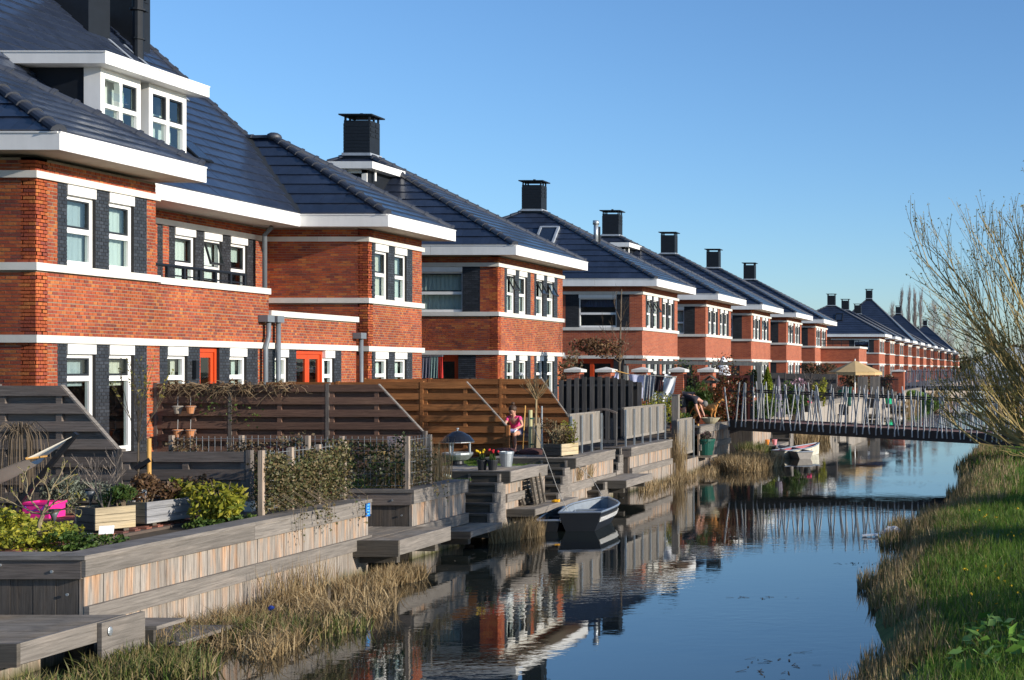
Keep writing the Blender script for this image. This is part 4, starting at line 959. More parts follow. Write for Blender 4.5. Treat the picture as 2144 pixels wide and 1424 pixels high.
# ---------------------------------------------------------------- garden fences
def hit_miss(label, Y, xs, tops, zb, m, slope=None, rows=.262, fh=.15, th=.018, post_top=None, group='slatted garden fences between the plots'):
    """horizontal hit-and-miss fence facing the camera; xs post positions, tops[i] top height of panel i,
    slope {panel: (x where it starts, z at its right end)}"""
    rt = thing('garden_fence', label, 'fence', (xs[0], Y, zb), group)
    for i in range(len(xs) - 1):
        x0, x1 = xs[i] + .04, xs[i+1] - .04; zt = tops[i]
        sl = slope.get(i) if slope else None
        def xr(z):
            if not sl: return x1
            xa, ze = sl
            if z <= ze: return x1
            return xa + (x1 - xa) * (zt - z) / (zt - ze)
        def poly(za, zb_, xl=x0, lim=x1):
            a, b = min(xr(za), lim), min(xr(zb_), lim)
            P = [(xl, za), (a, za)]
            if sl and za < sl[1] < zb_: P.append((min(x1, lim), sl[1]))
            P += [(max(b, xl + .01), zb_), (xl, zb_)]
            return P
        # boards from the top downwards, front and back alternating
        z = zt; k = 0
        while z > zb + .1:
            for front in (0, 1):
                a = max(zb + .03, z - (fh if front == 0 else rows + .02) ); b = z if front == 0 else z - fh + .02
                if k == 0 and front == 0: pass
                if b - a < .04: continue
                d = Y - .045 if (front == 0) else Y + .03
                if xr((a+b)/2) - x0 < .12: continue
                q = MB(); q.prism(poly(a, b), 'y', d + R.uniform(-.003, .003), d + th); q.build('slat', m, rt)
            z -= rows; k += 1
        for u in (x0, (x0 + x1) / 2 - .04, x1 - .085):
            t = zt if not sl or u + .09 < sl[0] else (zt - (zt - sl[1]) * (u + .09 - sl[0]) / (x1 - sl[0]))
            if t - zb > .2: q = MB(); q.box(u, u + .085, Y - .023, Y + .026, zb + .02, t - .004); q.build('batten', m, rt)
        if sl:
            q = MB(); q.bar((sl[0], Y, zt + .005), (x1, Y, sl[1] + .005), .075, .025, up=(0, 0, 1)); q.build('rake_rail', M_CAP, rt)
            q = MB(); q.bar((sl[0] - .02, Y + .03, zt - .07), (x1 - .02, Y + .03, sl[1] - .07), .03, .085); q.build('brace', m, rt)
    for i, x in enumerate(xs):
        t = max(tops[max(0, i-1)] if i == 0 or not (slope and slope.get(i-1)) else slope[i-1][1], tops[i] if i < len(tops) else -9)
        q = MB(); q.box(x - .035, x + .035, Y - .05, Y + .035, zb - .05, t + .02); q.build('post', M_POST if m is not M_BROWNW else m, rt)
    return rt
M_POST = wood_mat('post_wood', (.14, .12, .105), (.17, .14, .12), per=.15)
f = hit_miss('dark grey slatted fence with a raked end behind the hammock', 19.0, [-19.1, -17.15, -15.2, -13.37, -11.48], [2.87, 2.87, 2.87, 1.90], ZG - .1, M_DARKW, slope={2: (-14.25, 1.92)})
q = MB(); q.box(-11.53, -11.43, 18.93, 19.05, ZG - .1, ZG + .12); q.build('post_shoe', M_STEEL, f)
hit_miss('reddish brown to grey slatted fence hung with flower pots', 26.9, [-18.2, -16.65, -14.62, -12.6], [2.81, 2.79, 2.79], ZG - .1, M_REDW, slope={2: (-13.57, 1.80)})
hit_miss('warm brown slatted fence with a raked end behind the girl', 30.6, [-18.2, -16.4, -14.4, -12.36], [2.80, 2.80, 2.80], ZG - .05, M_BROWNW, slope={2: (-13.35, 1.76)})
hit_miss('olive brown slatted fence with a raked end behind the wicker chair', 35.3, [-18.2, -16.4, -14.45, -12.5], [2.84, 2.84, 2.84], ZG - .05, M_BROWNW, slope={2: (-13.35, 1.70)})
def board_fence(label, Y, x0, x1, zb, zt, arch, m, pw=.135, gap=.10, back=True, name='board_fence'):
    rt = thing(name, label, 'fence', (x0, Y, zb))
    n = round((x1 - x0) / (pw + gap)); p = (x1 - x0) / n
    top = lambda x: zt + arch * (1 - ((x - (x0+x1)/2) / ((x1-x0)/2))**2) if arch else zt
    for i in range(n):
        x = x0 + p*i + gap/2; t0, t1 = top(x), top(x + p - gap)
        q = MB(); q.prism([(x, zb), (x + p - gap, zb), (x + p - gap, t1), (x, t0)], 'y', Y - .04, Y - .02); q.build('slat', m, rt)
        if back:
            xb = x + p - gap - .02; q = MB(); q.prism([(xb, zb), (xb + gap + .04, zb), (xb + gap + .04, t1 - .03), (xb, t1 - .03)], 'y', Y + .035, Y + .055); q.build('slat', M_DARKV, rt)
    for z in (zb + .3, (zb + zt)/2, zt - .15): q = MB(); q.box(x0, x1, Y - .018, Y + .03, z, z + .06); q.build('rail', m, rt)
    return rt
M_DARKV = wood_mat('dark_vertical_wood', (.030, .028, .027), (.036, .03, .028), per=.2)
board_fence('tall dark grey fence of upright boards with an arched top, first bay', 38.0, -13.9, -11.62, ZG, 2.75, .14, M_DGREYV)
board_fence('short lower end of the tall dark grey upright fence beside the washing', 38.0, -11.55, -11.4, ZG, 2.72, 0, M_DGREYV, gap=.02, back=False)
board_fence('grey arched fence of upright boards peeping over the brown fence', 39.5, -18.1, -15.9, ZG, 2.62, .22, M_DGREYV)
def railing(label, y0, y1, x, z0, z1, np_, pitch=.105, tilt=0):
    """grey upright-board railing on steel posts along the quay edge"""
    rt = thing('garden_railing', label, 'railing', (x, y0, z0), 'grey board railings on the quay')
    n = round((y1 - y0) / pitch); w = (y1 - y0) / n
    for i in range(n): boards(rt, 'slat', [(x - .012, x + .012, y0 + w*i + .006, y0 + w*(i+1) - .006, z0, z1)], M_GREYV)
    boards(rt, 'rail', [(x - .04, x - .014, y0, y1, z0 + .06, z0 + .13), (x - .05, x + .02, y0, y1, z1 + .001, z1 + .035), (x + .014, x + .03, y0, y1, z0 - .03, z0 + .04)], M_GREYV)
    for i in range(np_):
        y = y0 + (y1 - y0) * i / (np_ - 1); boards(rt, 'post', [(x + .032, x + .07, y - .02, y + .02, z0 - .22, z1 - .02)], M_STEEL)
    return rt
railing('grey board railing between the planter and the arched gate', 29.2, 31.25, -10.42, 1.38, 2.06, 4)
railing('long grey board railing under the washing line', 32.75, 36.3, -10.3, 1.36, 2.10, 6)
railing('small grey board panel in the recess right of the long railing', 37.3, 39.0, -10.2, .62, 1.62, 3)
boards(tag(MB().box(-10.5, -10.3, 37.85, 38.0, 1.2, 2.35).build('fence_post', M_GREYV), 'stout grey post left of the bending person', 'post'), 'cap', [(-10.52, -10.28, 37.83, 38.02, 2.351, 2.37)], M_GREYV)
def gate():
    rt = thing('arched_gate', 'dark wooden garden gate with arched top between two grey railings', 'gate', (-11.0, 32.4, 1.2))
    x0, x1, Y = -11.1, -10.38, 32.45
    for i in range(5):
        x = x0 + .06 + i*.125; boards(rt, 'slat', [(x, x + .075, Y, Y + .02, 1.22, 1.85 + .1*(1 - abs(i - 2)/2.5))], M_DGREYV)
    boards(rt, 'stile', [(x0, x0 + .05, Y - .02, Y + .03, 1.18, 2.02), (x1 - .05, x1, Y - .02, Y + .03, 1.18, 2.02)], M_DGREYV); boards(rt, 'rail', [(x0 + .05, x1 - .05, Y - .022, Y - .002, 1.25, 1.33)], M_DGREYV)
    q = MB(); n = 8
    for i in range(n):
        a = x0 + (x1-x0)*i/n; b = x0 + (x1-x0)*(i+1)/n; f = lambda x: 2.0 + .1*math.sin((x-x0)/(x1-x0)*math.pi)
        q.bar((a, Y, f(a)), (b, Y, f(b)), .06, .05)
    q.build('arched_rail', M_DARKW, rt)
gate()
# ---------------------------------------------------------------- plants
def leaf_mat(name, ramp, trans=.35, rough=.55, spec=.3):
    m, t, b = nodes(name); N = t.nodes.new; L = t.links.new
    out = [n for n in t.nodes if n.type == 'OUTPUT_MATERIAL'][0]
    geo = N('ShaderNodeNewGeometry'); cr = N('ShaderNodeValToRGB'); cr.color_ramp.interpolation = 'LINEAR'; el = cr.color_ramp.elements
    while len(el) < len(ramp): el.new(.5)
    for i, c in enumerate(ramp): el[i].position = i / max(1, len(ramp) - 1); el[i].color = rgba(c)
    L(geo.outputs['Random Per Island'], cr.inputs[0])
    nz = N('ShaderNodeTexNoise'); nz.inputs['Scale'].default_value = 1.6; nz.inputs['Detail'].default_value = 3; L(geo.outputs['Position'], nz.inputs['Vector'])
    mr = N('ShaderNodeMapRange'); mr.inputs['From Min'].default_value = .3; mr.inputs['From Max'].default_value = .7; mr.inputs['To Min'].default_value = .65; mr.inputs['To Max'].default_value = 1.3; L(nz.outputs['Fac'], mr.inputs['Value'])
    vm = N('ShaderNodeVectorMath'); vm.operation = 'SCALE'; L(cr.outputs[0], vm.inputs[0]); L(mr.outputs[0], vm.inputs['Scale'])
    L(vm.outputs[0], b.inputs['Base Color']); b.inputs['Roughness'].default_value = rough; b.inputs['Specular IOR Level'].default_value = spec
    tr = N('ShaderNodeBsdfTranslucent'); L(vm.outputs[0], tr.inputs[0])
    mx = N('ShaderNodeMixShader'); mx.inputs[0].default_value = trans; L(b.outputs[0], mx.inputs[1]); L(tr.outputs[0], mx.inputs[2]); L(mx.outputs[0], out.inputs[0])
    MATS[name] = m; return m
M_DRY = leaf_mat('dry_reed', [(.25, .17, .08), (.36, .26, .13), (.42, .32, .18), (.20, .13, .065), (.32, .22, .10)], .3)
M_REEDG = leaf_mat('green_reed', [(.055, .09, .015), (.09, .13, .025), (.24, .19, .08), (.07, .11, .02), (.34, .26, .12)], .35)
M_GRASS = leaf_mat('grass_blades', [(.07, .15, .018), (.11, .21, .025), (.15, .25, .035), (.085, .17, .022), (.22, .22, .06)], .5)
M_IVY = leaf_mat('ivy_leaves', [(.05, .065, .022), (.10, .115, .035), (.24, .17, .08), (.14, .10, .045), (.07, .08, .03), (.30, .25, .13)], .25)
M_IVYD = leaf_mat('dark_ivy_leaves', [(.015, .03, .010), (.03, .055, .014), (.05, .07, .02), (.10, .06, .03)], .2, .4)
M_HEDGED = leaf_mat('dry_hedge_leaves', [(.11, .065, .035), (.16, .10, .05), (.07, .065, .03), (.20, .14, .08)], .25)
M_LAV = leaf_mat('lavender_leaves', [(.12, .14, .105), (.17, .19, .14), (.09, .105, .075)], .2)
M_YG = leaf_mat('yellow_green_leaves', [(.20, .22, .02), (.34, .32, .03), (.10, .15, .02), (.44, .38, .04), (.14, .16, .03)], .35)
M_BROWNL = leaf_mat('withered_hydrangea', [(.14, .075, .035), (.10, .055, .03), (.19, .11, .05), (.08, .045, .028)], .25)
M_GREENL = leaf_mat('green_leaves', [(.035, .075, .015), (.06, .11, .02), (.09, .13, .025), (.025, .05, .012)], .3)
M_PHOT = leaf_mat('photinia_leaves', [(.04, .065, .02), (.16, .03, .018), (.06, .08, .022), (.22, .05, .02), (.03, .045, .015)], .3, .35)
M_CONIF = leaf_mat('golden_conifer', [(.24, .28, .02), (.14, .20, .015), (.30, .32, .03), (.08, .13, .015)], .3)
M_BUD = leaf_mat('willow_buds', [(.30, .24, .05), (.22, .19, .04), (.16, .17, .03)], .35)
M_TWIG = mat('twig_bark', (.115, .085, .055), .85, .3, 9)
M_WILLOW = mat('willow_bark', (.27, .20, .075), .8, .25, 9, per=.25)
M_BARK = mat('tree_bark', (.11, .085, .06), .9, .35, 8, bump=.6)
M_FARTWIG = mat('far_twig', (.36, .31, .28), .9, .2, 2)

def blades_mesh(name, P, h, w, lean=.35, lean_dir=None, droop=.3):
    """P (n,3) roots; each blade is a bent tapering strip of three triangles"""
    n = len(P); P = np.asarray(P); az = RN.uniform(0, 2*np.pi, n); hh = RN.uniform(h[0], h[1], n); ww = RN.uniform(w[0], w[1], n)
    side = np.stack([np.cos(az), np.sin(az), np.zeros(n)], 1) * ww[:, None] * .5
    la = RN.uniform(0, 2*np.pi, n); lm = RN.uniform(0, lean, n)
    d = np.stack([np.cos(la)*lm, np.sin(la)*lm, np.ones(n)], 1)
    if lean_dir is not None: d += np.array(lean_dir)
    mid = P + d * hh[:, None] * .55
    tip = P + d * hh[:, None]; tip[:, :2] += d[:, :2] * (hh * droop)[:, None]; tip[:, 2] -= (hh * droop * lm)
    V = np.stack([P - side, P + side, mid - side*.8, mid + side*.8, tip], 1).reshape(-1, 3)
    b = np.arange(n)[:, None] * 5
    F = np.concatenate([b + [0, 1, 3], b + [0, 3, 2], b + [2, 3, 4]], 0)
    return npmesh(name, V, F)
def leaves_mesh(name, P, size, flat=0.0, elong=1.6, up=None):
    """P (n,3) leaf centres; each leaf is a folded pair of triangles, size range in metres"""
    n = len(P); P = np.asarray(P)
    nrm = RN.normal(size=(n, 3)); nrm[:, 2] += flat * 2; nrm /= np.linalg.norm(nrm, axis=1)[:, None]
    a = RN.normal(size=(n, 3)) + (np.array(up) if up is not None else 0); a -= nrm * (a * nrm).sum(1)[:, None]; a /= np.linalg.norm(a, axis=1)[:, None]
    b = np.cross(nrm, a); s = RN.uniform(size[0], size[1], n)[:, None]
    V = np.stack([P - a*s*elong*.5, P + b*s*.5 + nrm*s*.08, P + a*s*elong*.5, P - b*s*.5 + nrm*s*.08], 1).reshape(-1, 3)
    k = np.arange(n)[:, None] * 4
    return npmesh(name, V, np.concatenate([k + [0, 1, 2], k + [0, 2, 3]], 0))
def cloud(n, c, r, shell=.6, floor=None, lumps=5):
    """points in a lumpy ellipsoid"""
    c = np.array(c); r = np.array(r)
    cs = c + RN.normal(size=(lumps, 3)) * r * .42; k = RN.integers(0, lumps, n)
    v = RN.normal(size=(n, 3)); v /= np.linalg.norm(v, axis=1)[:, None]; q = (shell + (1 - shell) * RN.uniform(0, 1, n)) [:, None]
    p = cs[k] + v * q * r * .62
    if floor is not None: p[:, 2] = np.maximum(p[:, 2], floor + RN.uniform(0, .05, n))
    return p
def grow(b, p, d, l, r, depth, kids=3, spread=.6, up=.15, shrink=.68, sides=4, tips=None, wig=.12, minr=.0016):
    """recursive branch: appends tubes to mesh builder b"""
    n = 3; pts = [p]; q = p.copy(); dd = d.copy()
    for i in range(n):
        dd = (dd + Vector((R.uniform(-wig, wig), R.uniform(-wig, wig), R.uniform(-wig, wig) + up * .3))).normalized(); q = q + dd * (l / n); pts.append(q.copy())
    b.tube(pts, [max(minr, r * (1 - .45 * i / n)) for i in range(n + 1)], sides, cap=False)
    if depth == 0:
        if tips is not None: tips += [pts[-1], (pts[-1] + pts[-2]) / 2, pts[1]]
        return
    for i in range(kids):
        t = R.uniform(.35, 1.0) if i else 1.0; j = min(n - 1, int(t * n)); f = t * n - j
        o = pts[j].lerp(pts[j+1], f)
        s = spread * R.uniform(.6, 1.2)
        ax = dd.orthogonal().normalized(); ax.rotate(Quaternion(dd, R.uniform(0, 6.283)))
        nd = (dd + ax * s + Vector((0, 0, up))).normalized()
        grow(b, o, nd, l * shrink * R.uniform(.75, 1.15), r * .58, depth - 1, kids, spread, up, shrink, sides, tips, wig, minr)
def bush(name, label, c, r, n, size, m, cat='shrub', group=None, elong=1.6, twigs=8, flat=0, up=None, lumps=6, shell=.55, m_twig=None):
    rt = thing(name, label, cat, (c[0], c[1], c[2] - r[2]), group)
    P = cloud(n, c, r, shell, c[2] - r[2], lumps) - np.array(ORIG[rt.name])
    link('foliage', leaves_mesh('foliage', P, size, flat, elong, up), m, rt)
    if twigs:
        b = MB(); base = Vector((c[0], c[1], c[2] - r[2]))
        for i in range(twigs):
            a = R.uniform(0, 6.283); e = base + Vector((math.cos(a) * r[0] * R.uniform(.3, .9), math.sin(a) * r[1] * R.uniform(.3, .9), r[2] * R.uniform(1.2, 1.9)))
            b.tube([base + Vector((math.cos(a)*.04, math.sin(a)*.04, -.02)), base.lerp(e, .5) + Vector((0, 0, .06)), e], [.012, .008, .003], 4, cap=False)
        b.build('stems', m_twig or M_TWIG, rt)
    return rt
def bare_shrub(name, label, p, h, kids=3, depth=3, r=.012, spread=.5, m=None, stems=4, cat='shrub', buds=None, group=None):
    rt = thing(name, label, cat, p, group); b = MB(); tips = []
    for i in range(stems):
        a = R.uniform(0, 6.283); grow(b, Vector(p) + Vector((math.cos(a), math.sin(a), 0)) * .03, Vector((math.cos(a)*.3, math.sin(a)*.3, 1)).normalized(), h*.42, r, depth, kids, spread, .2, .66, 3, tips)
    b.build('branches', m or M_TWIG, rt)
    if buds:
        P = np.array([tuple(t) for t in tips]); P = np.repeat(P, 2, 0) + RN.normal(size=(len(P)*2, 3))*.02 - np.array(p); link('buds', leaves_mesh('buds', P, buds[1], 0), buds[0], rt, kind='stuff')
    return rt
def stand(name, m, n, area, h, w, lean=.35, zf=None, kind='stuff', droop=.3, lean_dir=None, clump=0):
    """a stand of grass or reeds: area(n) gives (x, y) roots"""
    xy = area(n); z = np.array([zf(x, y) for x, y in xy]) if zf else np.zeros(len(xy))
    o = link(name, blades_mesh(name, np.column_stack([xy, z]), h, w, lean, lean_dir, droop), m, kind=kind); return o
def clumps(centres, k=.16):
    """centres: list of (x, y, rx, ry, weight)"""
    c = np.array(centres); p = c[:, 4] / c[:, 4].sum()
    def f(n):
        i = RN.choice(len(c), n, p=p); a = RN.uniform(0, 2*np.pi, n); q = np.sqrt(RN.uniform(0, 1, n))
        return np.column_stack([c[i, 0] + c[i, 2]*q*np.cos(a), c[i, 1] + c[i, 3]*q*np.sin(a)])
    return f
# reeds along the left shore
cl1 = [(-9.95 + 1.75 * R.random() ** 1.5, 13.9 + 3.7 * R.random(), R.uniform(.08, .26), R.uniform(.12, .34), R.uniform(.4, 1.6)) for i in range(46)] + [(-9.85, 16.9, .15, .6, .5)]
stand('reeds', M_DRY, 4200, clumps(cl1), (.05, .34), (.006, .016), 1.0)
stand('reeds', M_DRY, 260, clumps([(-9.8, 17.3, .2, .9, 1)]), (.35, .65), (.006, .012), .4)
cl5 = [(-9.6 + 1.5 * R.random(), 11.6 + 4.2 * R.random() ** 1.2, R.uniform(.12, .35), R.uniform(.15, .45), R.uniform(.4, 1.6)) for i in range(30)]
stand('reeds', M_REEDG, 4200, clumps(cl5), (.07, .30), (.008, .018), .7)
stand('reeds', M_DRY, 900, clumps(cl5), (.07, .26), (.008, .016), .9)
stand('reeds', M_DRY, 2600, clumps([(-9.4, 18.3, .35, .7, 1), (-9.25, 19.0, .3, .5, 1)]), (.08, .30), (.007, .015), .6)
stand('reeds', M_DRY, 1500, clumps([(-9.5, 23.4, .25, .5, 1), (-9.3, 24.0, .25, .4, .8)]), (.12, .42), (.006, .012), .3)
stand('reeds', M_DRY, 420, clumps([(-10.15, 28.9, .1, .2, 1), (-10.12, 29.6, .08, .15, .6)]), (.15, .5), (.006, .012), .6, zf=lambda x, y: .62)
stand('reeds', M_DRY, 900, clumps([(-9.75, 33.5, .2, 1.2, 1), (-9.7, 36.0, .25, 1.2, 1), (-9.6, 38.5, .3, 1.0, .8)]), (.1, .35), (.008, .016), .6)
stand('reeds', M_DRY, 160, clumps([(-10.0, 36.9, .15, .5, 1)]), (.9, 1.7), (.008, .014), .16)
stand('reeds', M_DRY, 5200, clumps([(-9.2, 40.6, .7, 1.2, 1), (-8.7, 40.0, .7, 1.3, 1), (-9.4, 42.6, .6, 1.2, .8), (-8.5, 41.4, .6, 1.0, .7)]), (.2, .55), (.012, .024), .6)
stand('reeds', M_REEDG, 900, clumps([(-9.6, 44.8, .5, .8, 1)]), (.3, .7), (.018, .03), .4)
stand('reeds', M_DRY, 2600, clumps([(-9.4, 53.5, .6, 1.6, 1), (-9.3, 56.5, .5, 1.5, 1)]), (.4, .8), (.018, .03), .4)
stand('reeds', M_DRY, 1500, clumps([(-9.8, 104, .8, 6, 1), (-9.8, 120, .8, 8, 1), (-9.7, 140, .8, 9, 1)]), (.4, 1.0), (.05, .09), .4)
# right bank
def bank_area(x0, x1, y0, y1, pw=1.0):
    def f(n):
        y = y0 + (y1 - y0) * RN.uniform(0, 1, n) ** pw; x = np.array([bank_x(v) for v in y]) + x0 + (x1 - x0) * RN.uniform(0, 1, n); return np.column_stack([x, y])
    return f
stand('bank_grass', M_GRASS, 60000, bank_area(.45, 4.2, 9, 34, 1.25), (.07, .24), (.006, .013), .7, zf=bank_z)
stand('bank_grass', M_DRY, 5000, bank_area(.5, 4.2, 9, 34, 1.2), (.05, .20), (.004, .009), .9, zf=bank_z)
stand('bank_grass', M_GRASS, 14000, bank_area(.4, 4.5, 30, 90, 1.2), (.10, .3), (.02, .04), .6, zf=bank_z)
cr = []
for y, d, rx, ry, w in [(10.6, .0, .35, .7, 1), (11.4, -.05, .35, .6, 1.1), (12.1, -.05, .35, .5, 1.1), (12.7, .05, .3, .5, 1), (13.4, .0, .3, .5, .9), (13.0, .35, .25, .5, .5), (14.2, .3, .25, .6, .6), (15.6, .3, .25, .6, .6), (17.2, .2, .3, .7, .9), (18.6, -.05, .4, .7, 1.3), (20, -.0, .4, .7, 1.2), (21.6, .15, .3, .7, .8), (23.2, -.1, .45, .9, 1.5), (25, -.1, .5, 1.1, 1.9), (27, -.05, .5, 1.2, 1.9), (29.5, .15, .45, 1.3, 1.3), (32, .2, .45, 1.2, 1.0), (35, .2, .5, 1.5, 1.0)]:
    cr.append((bank_x(y) + d, y, rx, ry, w))
stand('bank_reeds', M_DRY, 7000, clumps(cr), (.10, .33), (.006, .013), .3, zf=lambda x, y: max(0, bank_z(x, y)))
stand('bank_reeds', M_REEDG, 6500, clumps(cr), (.08, .27), (.007, .014), .3, zf=lambda x, y: max(0, bank_z(x, y)))
cr2 = [(bank_x(y) + .65 + .25*math.sin(y), y, .5, 1.1, (.35 if y < 19 else 1)) for y in np.arange(11, 34, 1.3)]
stand('bank_reeds', M_DRY, 3000, clumps(cr2), (.08, .26), (.006, .011), .5, zf=bank_z)
stand('bank_reeds', M_REEDG, 3800, clumps(cr2), (.10, .30), (.006, .012), .5, zf=bank_z)
cr3 = [(bank_x(y) + .7, y, .8, 2.2, 1) for y in np.arange(28, 75, 2.5)]
stand('bank_reeds', M_DRY, 4500, clumps(cr3), (.12, .42), (.012, .022), .35, zf=lambda x, y: max(0, bank_z(x, y)))
stand('bank_reeds', M_REEDG, 3500, clumps(cr3), (.10, .36), (.012, .022), .35, zf=lambda x, y: max(0, bank_z(x, y)))
cr4 = [(bank_x(y) + .8, y, 1.2, 7, 1) for y in np.arange(75, 260, 8)]
stand('bank_reeds', M_DRY, 5000, clumps(cr4), (.3, .9), (.05, .1), .35, zf=lambda x, y: max(0, bank_z(x, y)))
# bits of floating reed
def floating():
    V, F = [], []
    for x, y, sx, sy, n in [(-2.9, 12.4, .35, .5, 26), (-2.75, 13.6, .3, .5, 24), (-3.6, 17.6, .5, .12, 10), (-2.75, 20.6, .35, .3, 16), (-2.7, 24.6, .4, .5, 26), (-2.9, 28.0, .4, .8, 20), (-9.0, 18.8, .5, 1.0, 40), (-8.8, 21.6, .5, .9, 46), (-9.1, 25.2, .3, .8, 24), (-8.6, 14.4, .4, .8, 22), (-3.1, 35, .7, 1.0, 20), (-8.6, 41.5, .9, 1.2, 40)]:
        for _ in range(n):
            c = Vector((x + R.gauss(0, sx*.6), y + R.gauss(0, sy*.6), .006)); a = R.uniform(0, 3.14); l = R.uniform(.015, .07); w = R.uniform(.004, .010)
            u = Vector((math.cos(a), math.sin(a) , R.uniform(0, .12))) * l; v = Vector((-math.sin(a), math.cos(a), 0)) * w; i = len(V)
            V += [tuple(c - u - v), tuple(c + u - v), tuple(c + u + v), tuple(c - u + v)]; F.append((i, i+1, i+2, i+3))
    link('floating_debris', npmesh('floating_debris', V, F), mat('wet_debris', (.045, .035, .02), .7, .4, 5), kind='stuff')
floating()
# dandelions and broad leaves near the camera on the bank
def bank_flowers():
    pts = []
    for _ in range(70):
        y = R.choice((13.6, 14.4, 15.3, 17.0, 20.5, 23)) + R.uniform(-.8, .8); x = bank_x(y) + R.uniform(.9, 2.3); pts.append((x, y, bank_z(x, y) + R.uniform(.08, .2)))
    P = np.repeat(np.array(pts), 6, 0) + RN.normal(size=(len(pts)*6, 3)) * .008
    link('dandelion_flowers', leaves_mesh('dandelion_flowers', P, (.018, .028), .8, 1.2), mat('dandelion_yellow', (.62, .40, .015), .7), kind='stuff')
    q = []
    for _ in range(130):
        y = R.uniform(11.6, 13.8); x = bank_x(y) + R.uniform(.8, 2.2); q.append((x, y, bank_z(x, y) + R.uniform(.05, .22)))
    link('broad_leaves', leaves_mesh('broad_leaves', np.array(q), (.07, .14), 1.0, 1.5), leaf_mat('dock_leaves', [(.10, .22, .03), (.16, .30, .05), (.20, .34, .10)], .35), kind='stuff')
bank_flowers()
# the bare willow leaning in from the right
def willow():
    base = Vector((1.35, 21.0, bank_z(1.35, 21.0) - .1)); rt = thing('willow_tree', 'bare willow with yellowish budding twigs leaning in from the right edge', 'tree', base)
    t = MB(); t.tube([base, base + Vector((-.12, 0, .7)), base + Vector((-.2, .1, 1.3))], [.22, .17, .15], 10); t.smooth = True; t.build('trunk', M_BARK, rt)
    b = MB(); tips = []
    top = base + Vector((-.18, .08, 1.2))
    for i in range(33):
        dx = -1.75 + 2.3 * (i + R.random()) / 33; dz = R.uniform(.75, 1.05) if dx > -1.1 else R.uniform(.35, .95); l = R.uniform(2.0, 2.7) if dx > -.9 else R.uniform(1.4, 1.95)
        grow(b, top + Vector((R.uniform(-.12, .12), R.uniform(-.1, .1), R.uniform(-.2, .1))), Vector((dx, R.uniform(-.5, .5), dz)).normalized(), l * .84, R.uniform(.028, .05), 4, 3, .40, .18, .66, 3, tips, .09, .0026)
    b.build('branches', M_WILLOW, rt)
    P = np.array([tuple(x) for x in tips]); P = P[RN.permutation(len(P))[:9000]] + RN.normal(size=(min(9000, len(P)), 3)) * .02 - np.array(base)
    link('buds', leaves_mesh('buds', P, (.012, .026), 0, 2.0), M_BUD, rt, kind='stuff')
willow()
# trees far beyond the houses
def far_tree(label, x, y, h, w, kind):
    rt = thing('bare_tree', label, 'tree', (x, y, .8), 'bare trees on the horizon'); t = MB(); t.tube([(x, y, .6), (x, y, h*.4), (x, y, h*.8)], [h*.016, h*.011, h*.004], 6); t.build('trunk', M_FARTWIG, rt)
    b = MB(); n = 120 if kind else 150
    for i in range(n):
        f = R.uniform(.14, 1); z = h * f; a = R.uniform(0, 6.283); rr = w * (math.sin(min(1, f*1.05) * 3.0) ** .7 if not kind else (1 - abs(f - .5)) ) * R.uniform(.3, 1)
        up = .55 if kind else .28
        o = Vector((x, y, z * .93)); e = o + Vector((math.cos(a)*rr, math.sin(a)*rr, h * up * R.uniform(.15, .4)))
        m = o.lerp(e, .5) + Vector((0, 0, -h*.01)); b.tube([o, m, e], [h*.003, h*.0018, h*.0008], 3, cap=False)
        for _ in range(5):
            s = o.lerp(e, R.uniform(.3, 1)); q = s + Vector((R.uniform(-1, 1)*w*.22, R.uniform(-1, 1)*w*.22, R.uniform(.2, 1)*h*.09)); b.tube([s, q], [h*.0014, h*.0006], 3, cap=False)
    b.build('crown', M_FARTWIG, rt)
for i, (px, ytop, wpx, y, k, l) in enumerate([(1888, 622, 10, 430, 1, 'first slim bare poplar from the left on the horizon'), (1903, 620, 9, 430, 1, 'second slim bare poplar from the left on the horizon'), (1915, 624, 10, 432, 1, 'third slim bare poplar from the left on the horizon'), (1928, 620, 11, 430, 1, 'rightmost slim bare poplar on the horizon'), (1868, 640, 26, 440, 0, 'round bare tree left of the slim poplars'), (1955, 632, 36, 436, 0, 'round bare tree just right of the slim poplars'), (1985, 645, 34, 436, 0, 'second round bare tree right of the slim poplars'), (2025, 690, 30, 440, 0, 'low bare tree behind the willow twigs'), (2075, 690, 34, 445, 0, 'low bare tree behind the thick of the willow')]):
    far_tree(l, (px - VX) * y / FPX, y, EYE + (VY - ytop) * y / FPX, wpx * y / FPX * .9, k)
bush('far_hedge', 'brownish bushes at the end of the canal behind the willow', (-10, 405, 4.5), (16, 4, 4.5), 2600, (.7, 1.5), M_HEDGED, 'bushes', twigs=0, lumps=12)
for x, y, r, z, l in ((5.5, 13.4, 1.9, 1.15, 'dense evergreen shrub on the right bank casting the nearest shade'), (4.9, 20.0, 1.0, .85, 'evergreen shrub on the right bank casting shade near the willow'), (3.4, 25.5, 1.0, .7, 'low evergreen shrub on the right bank behind the willow')):
    bush('evergreen_shrub', l, (x, y, .9 + z), (r, r * .9, z), 2600, (.06, .14), M_GREENL, 'shrub', lumps=12)
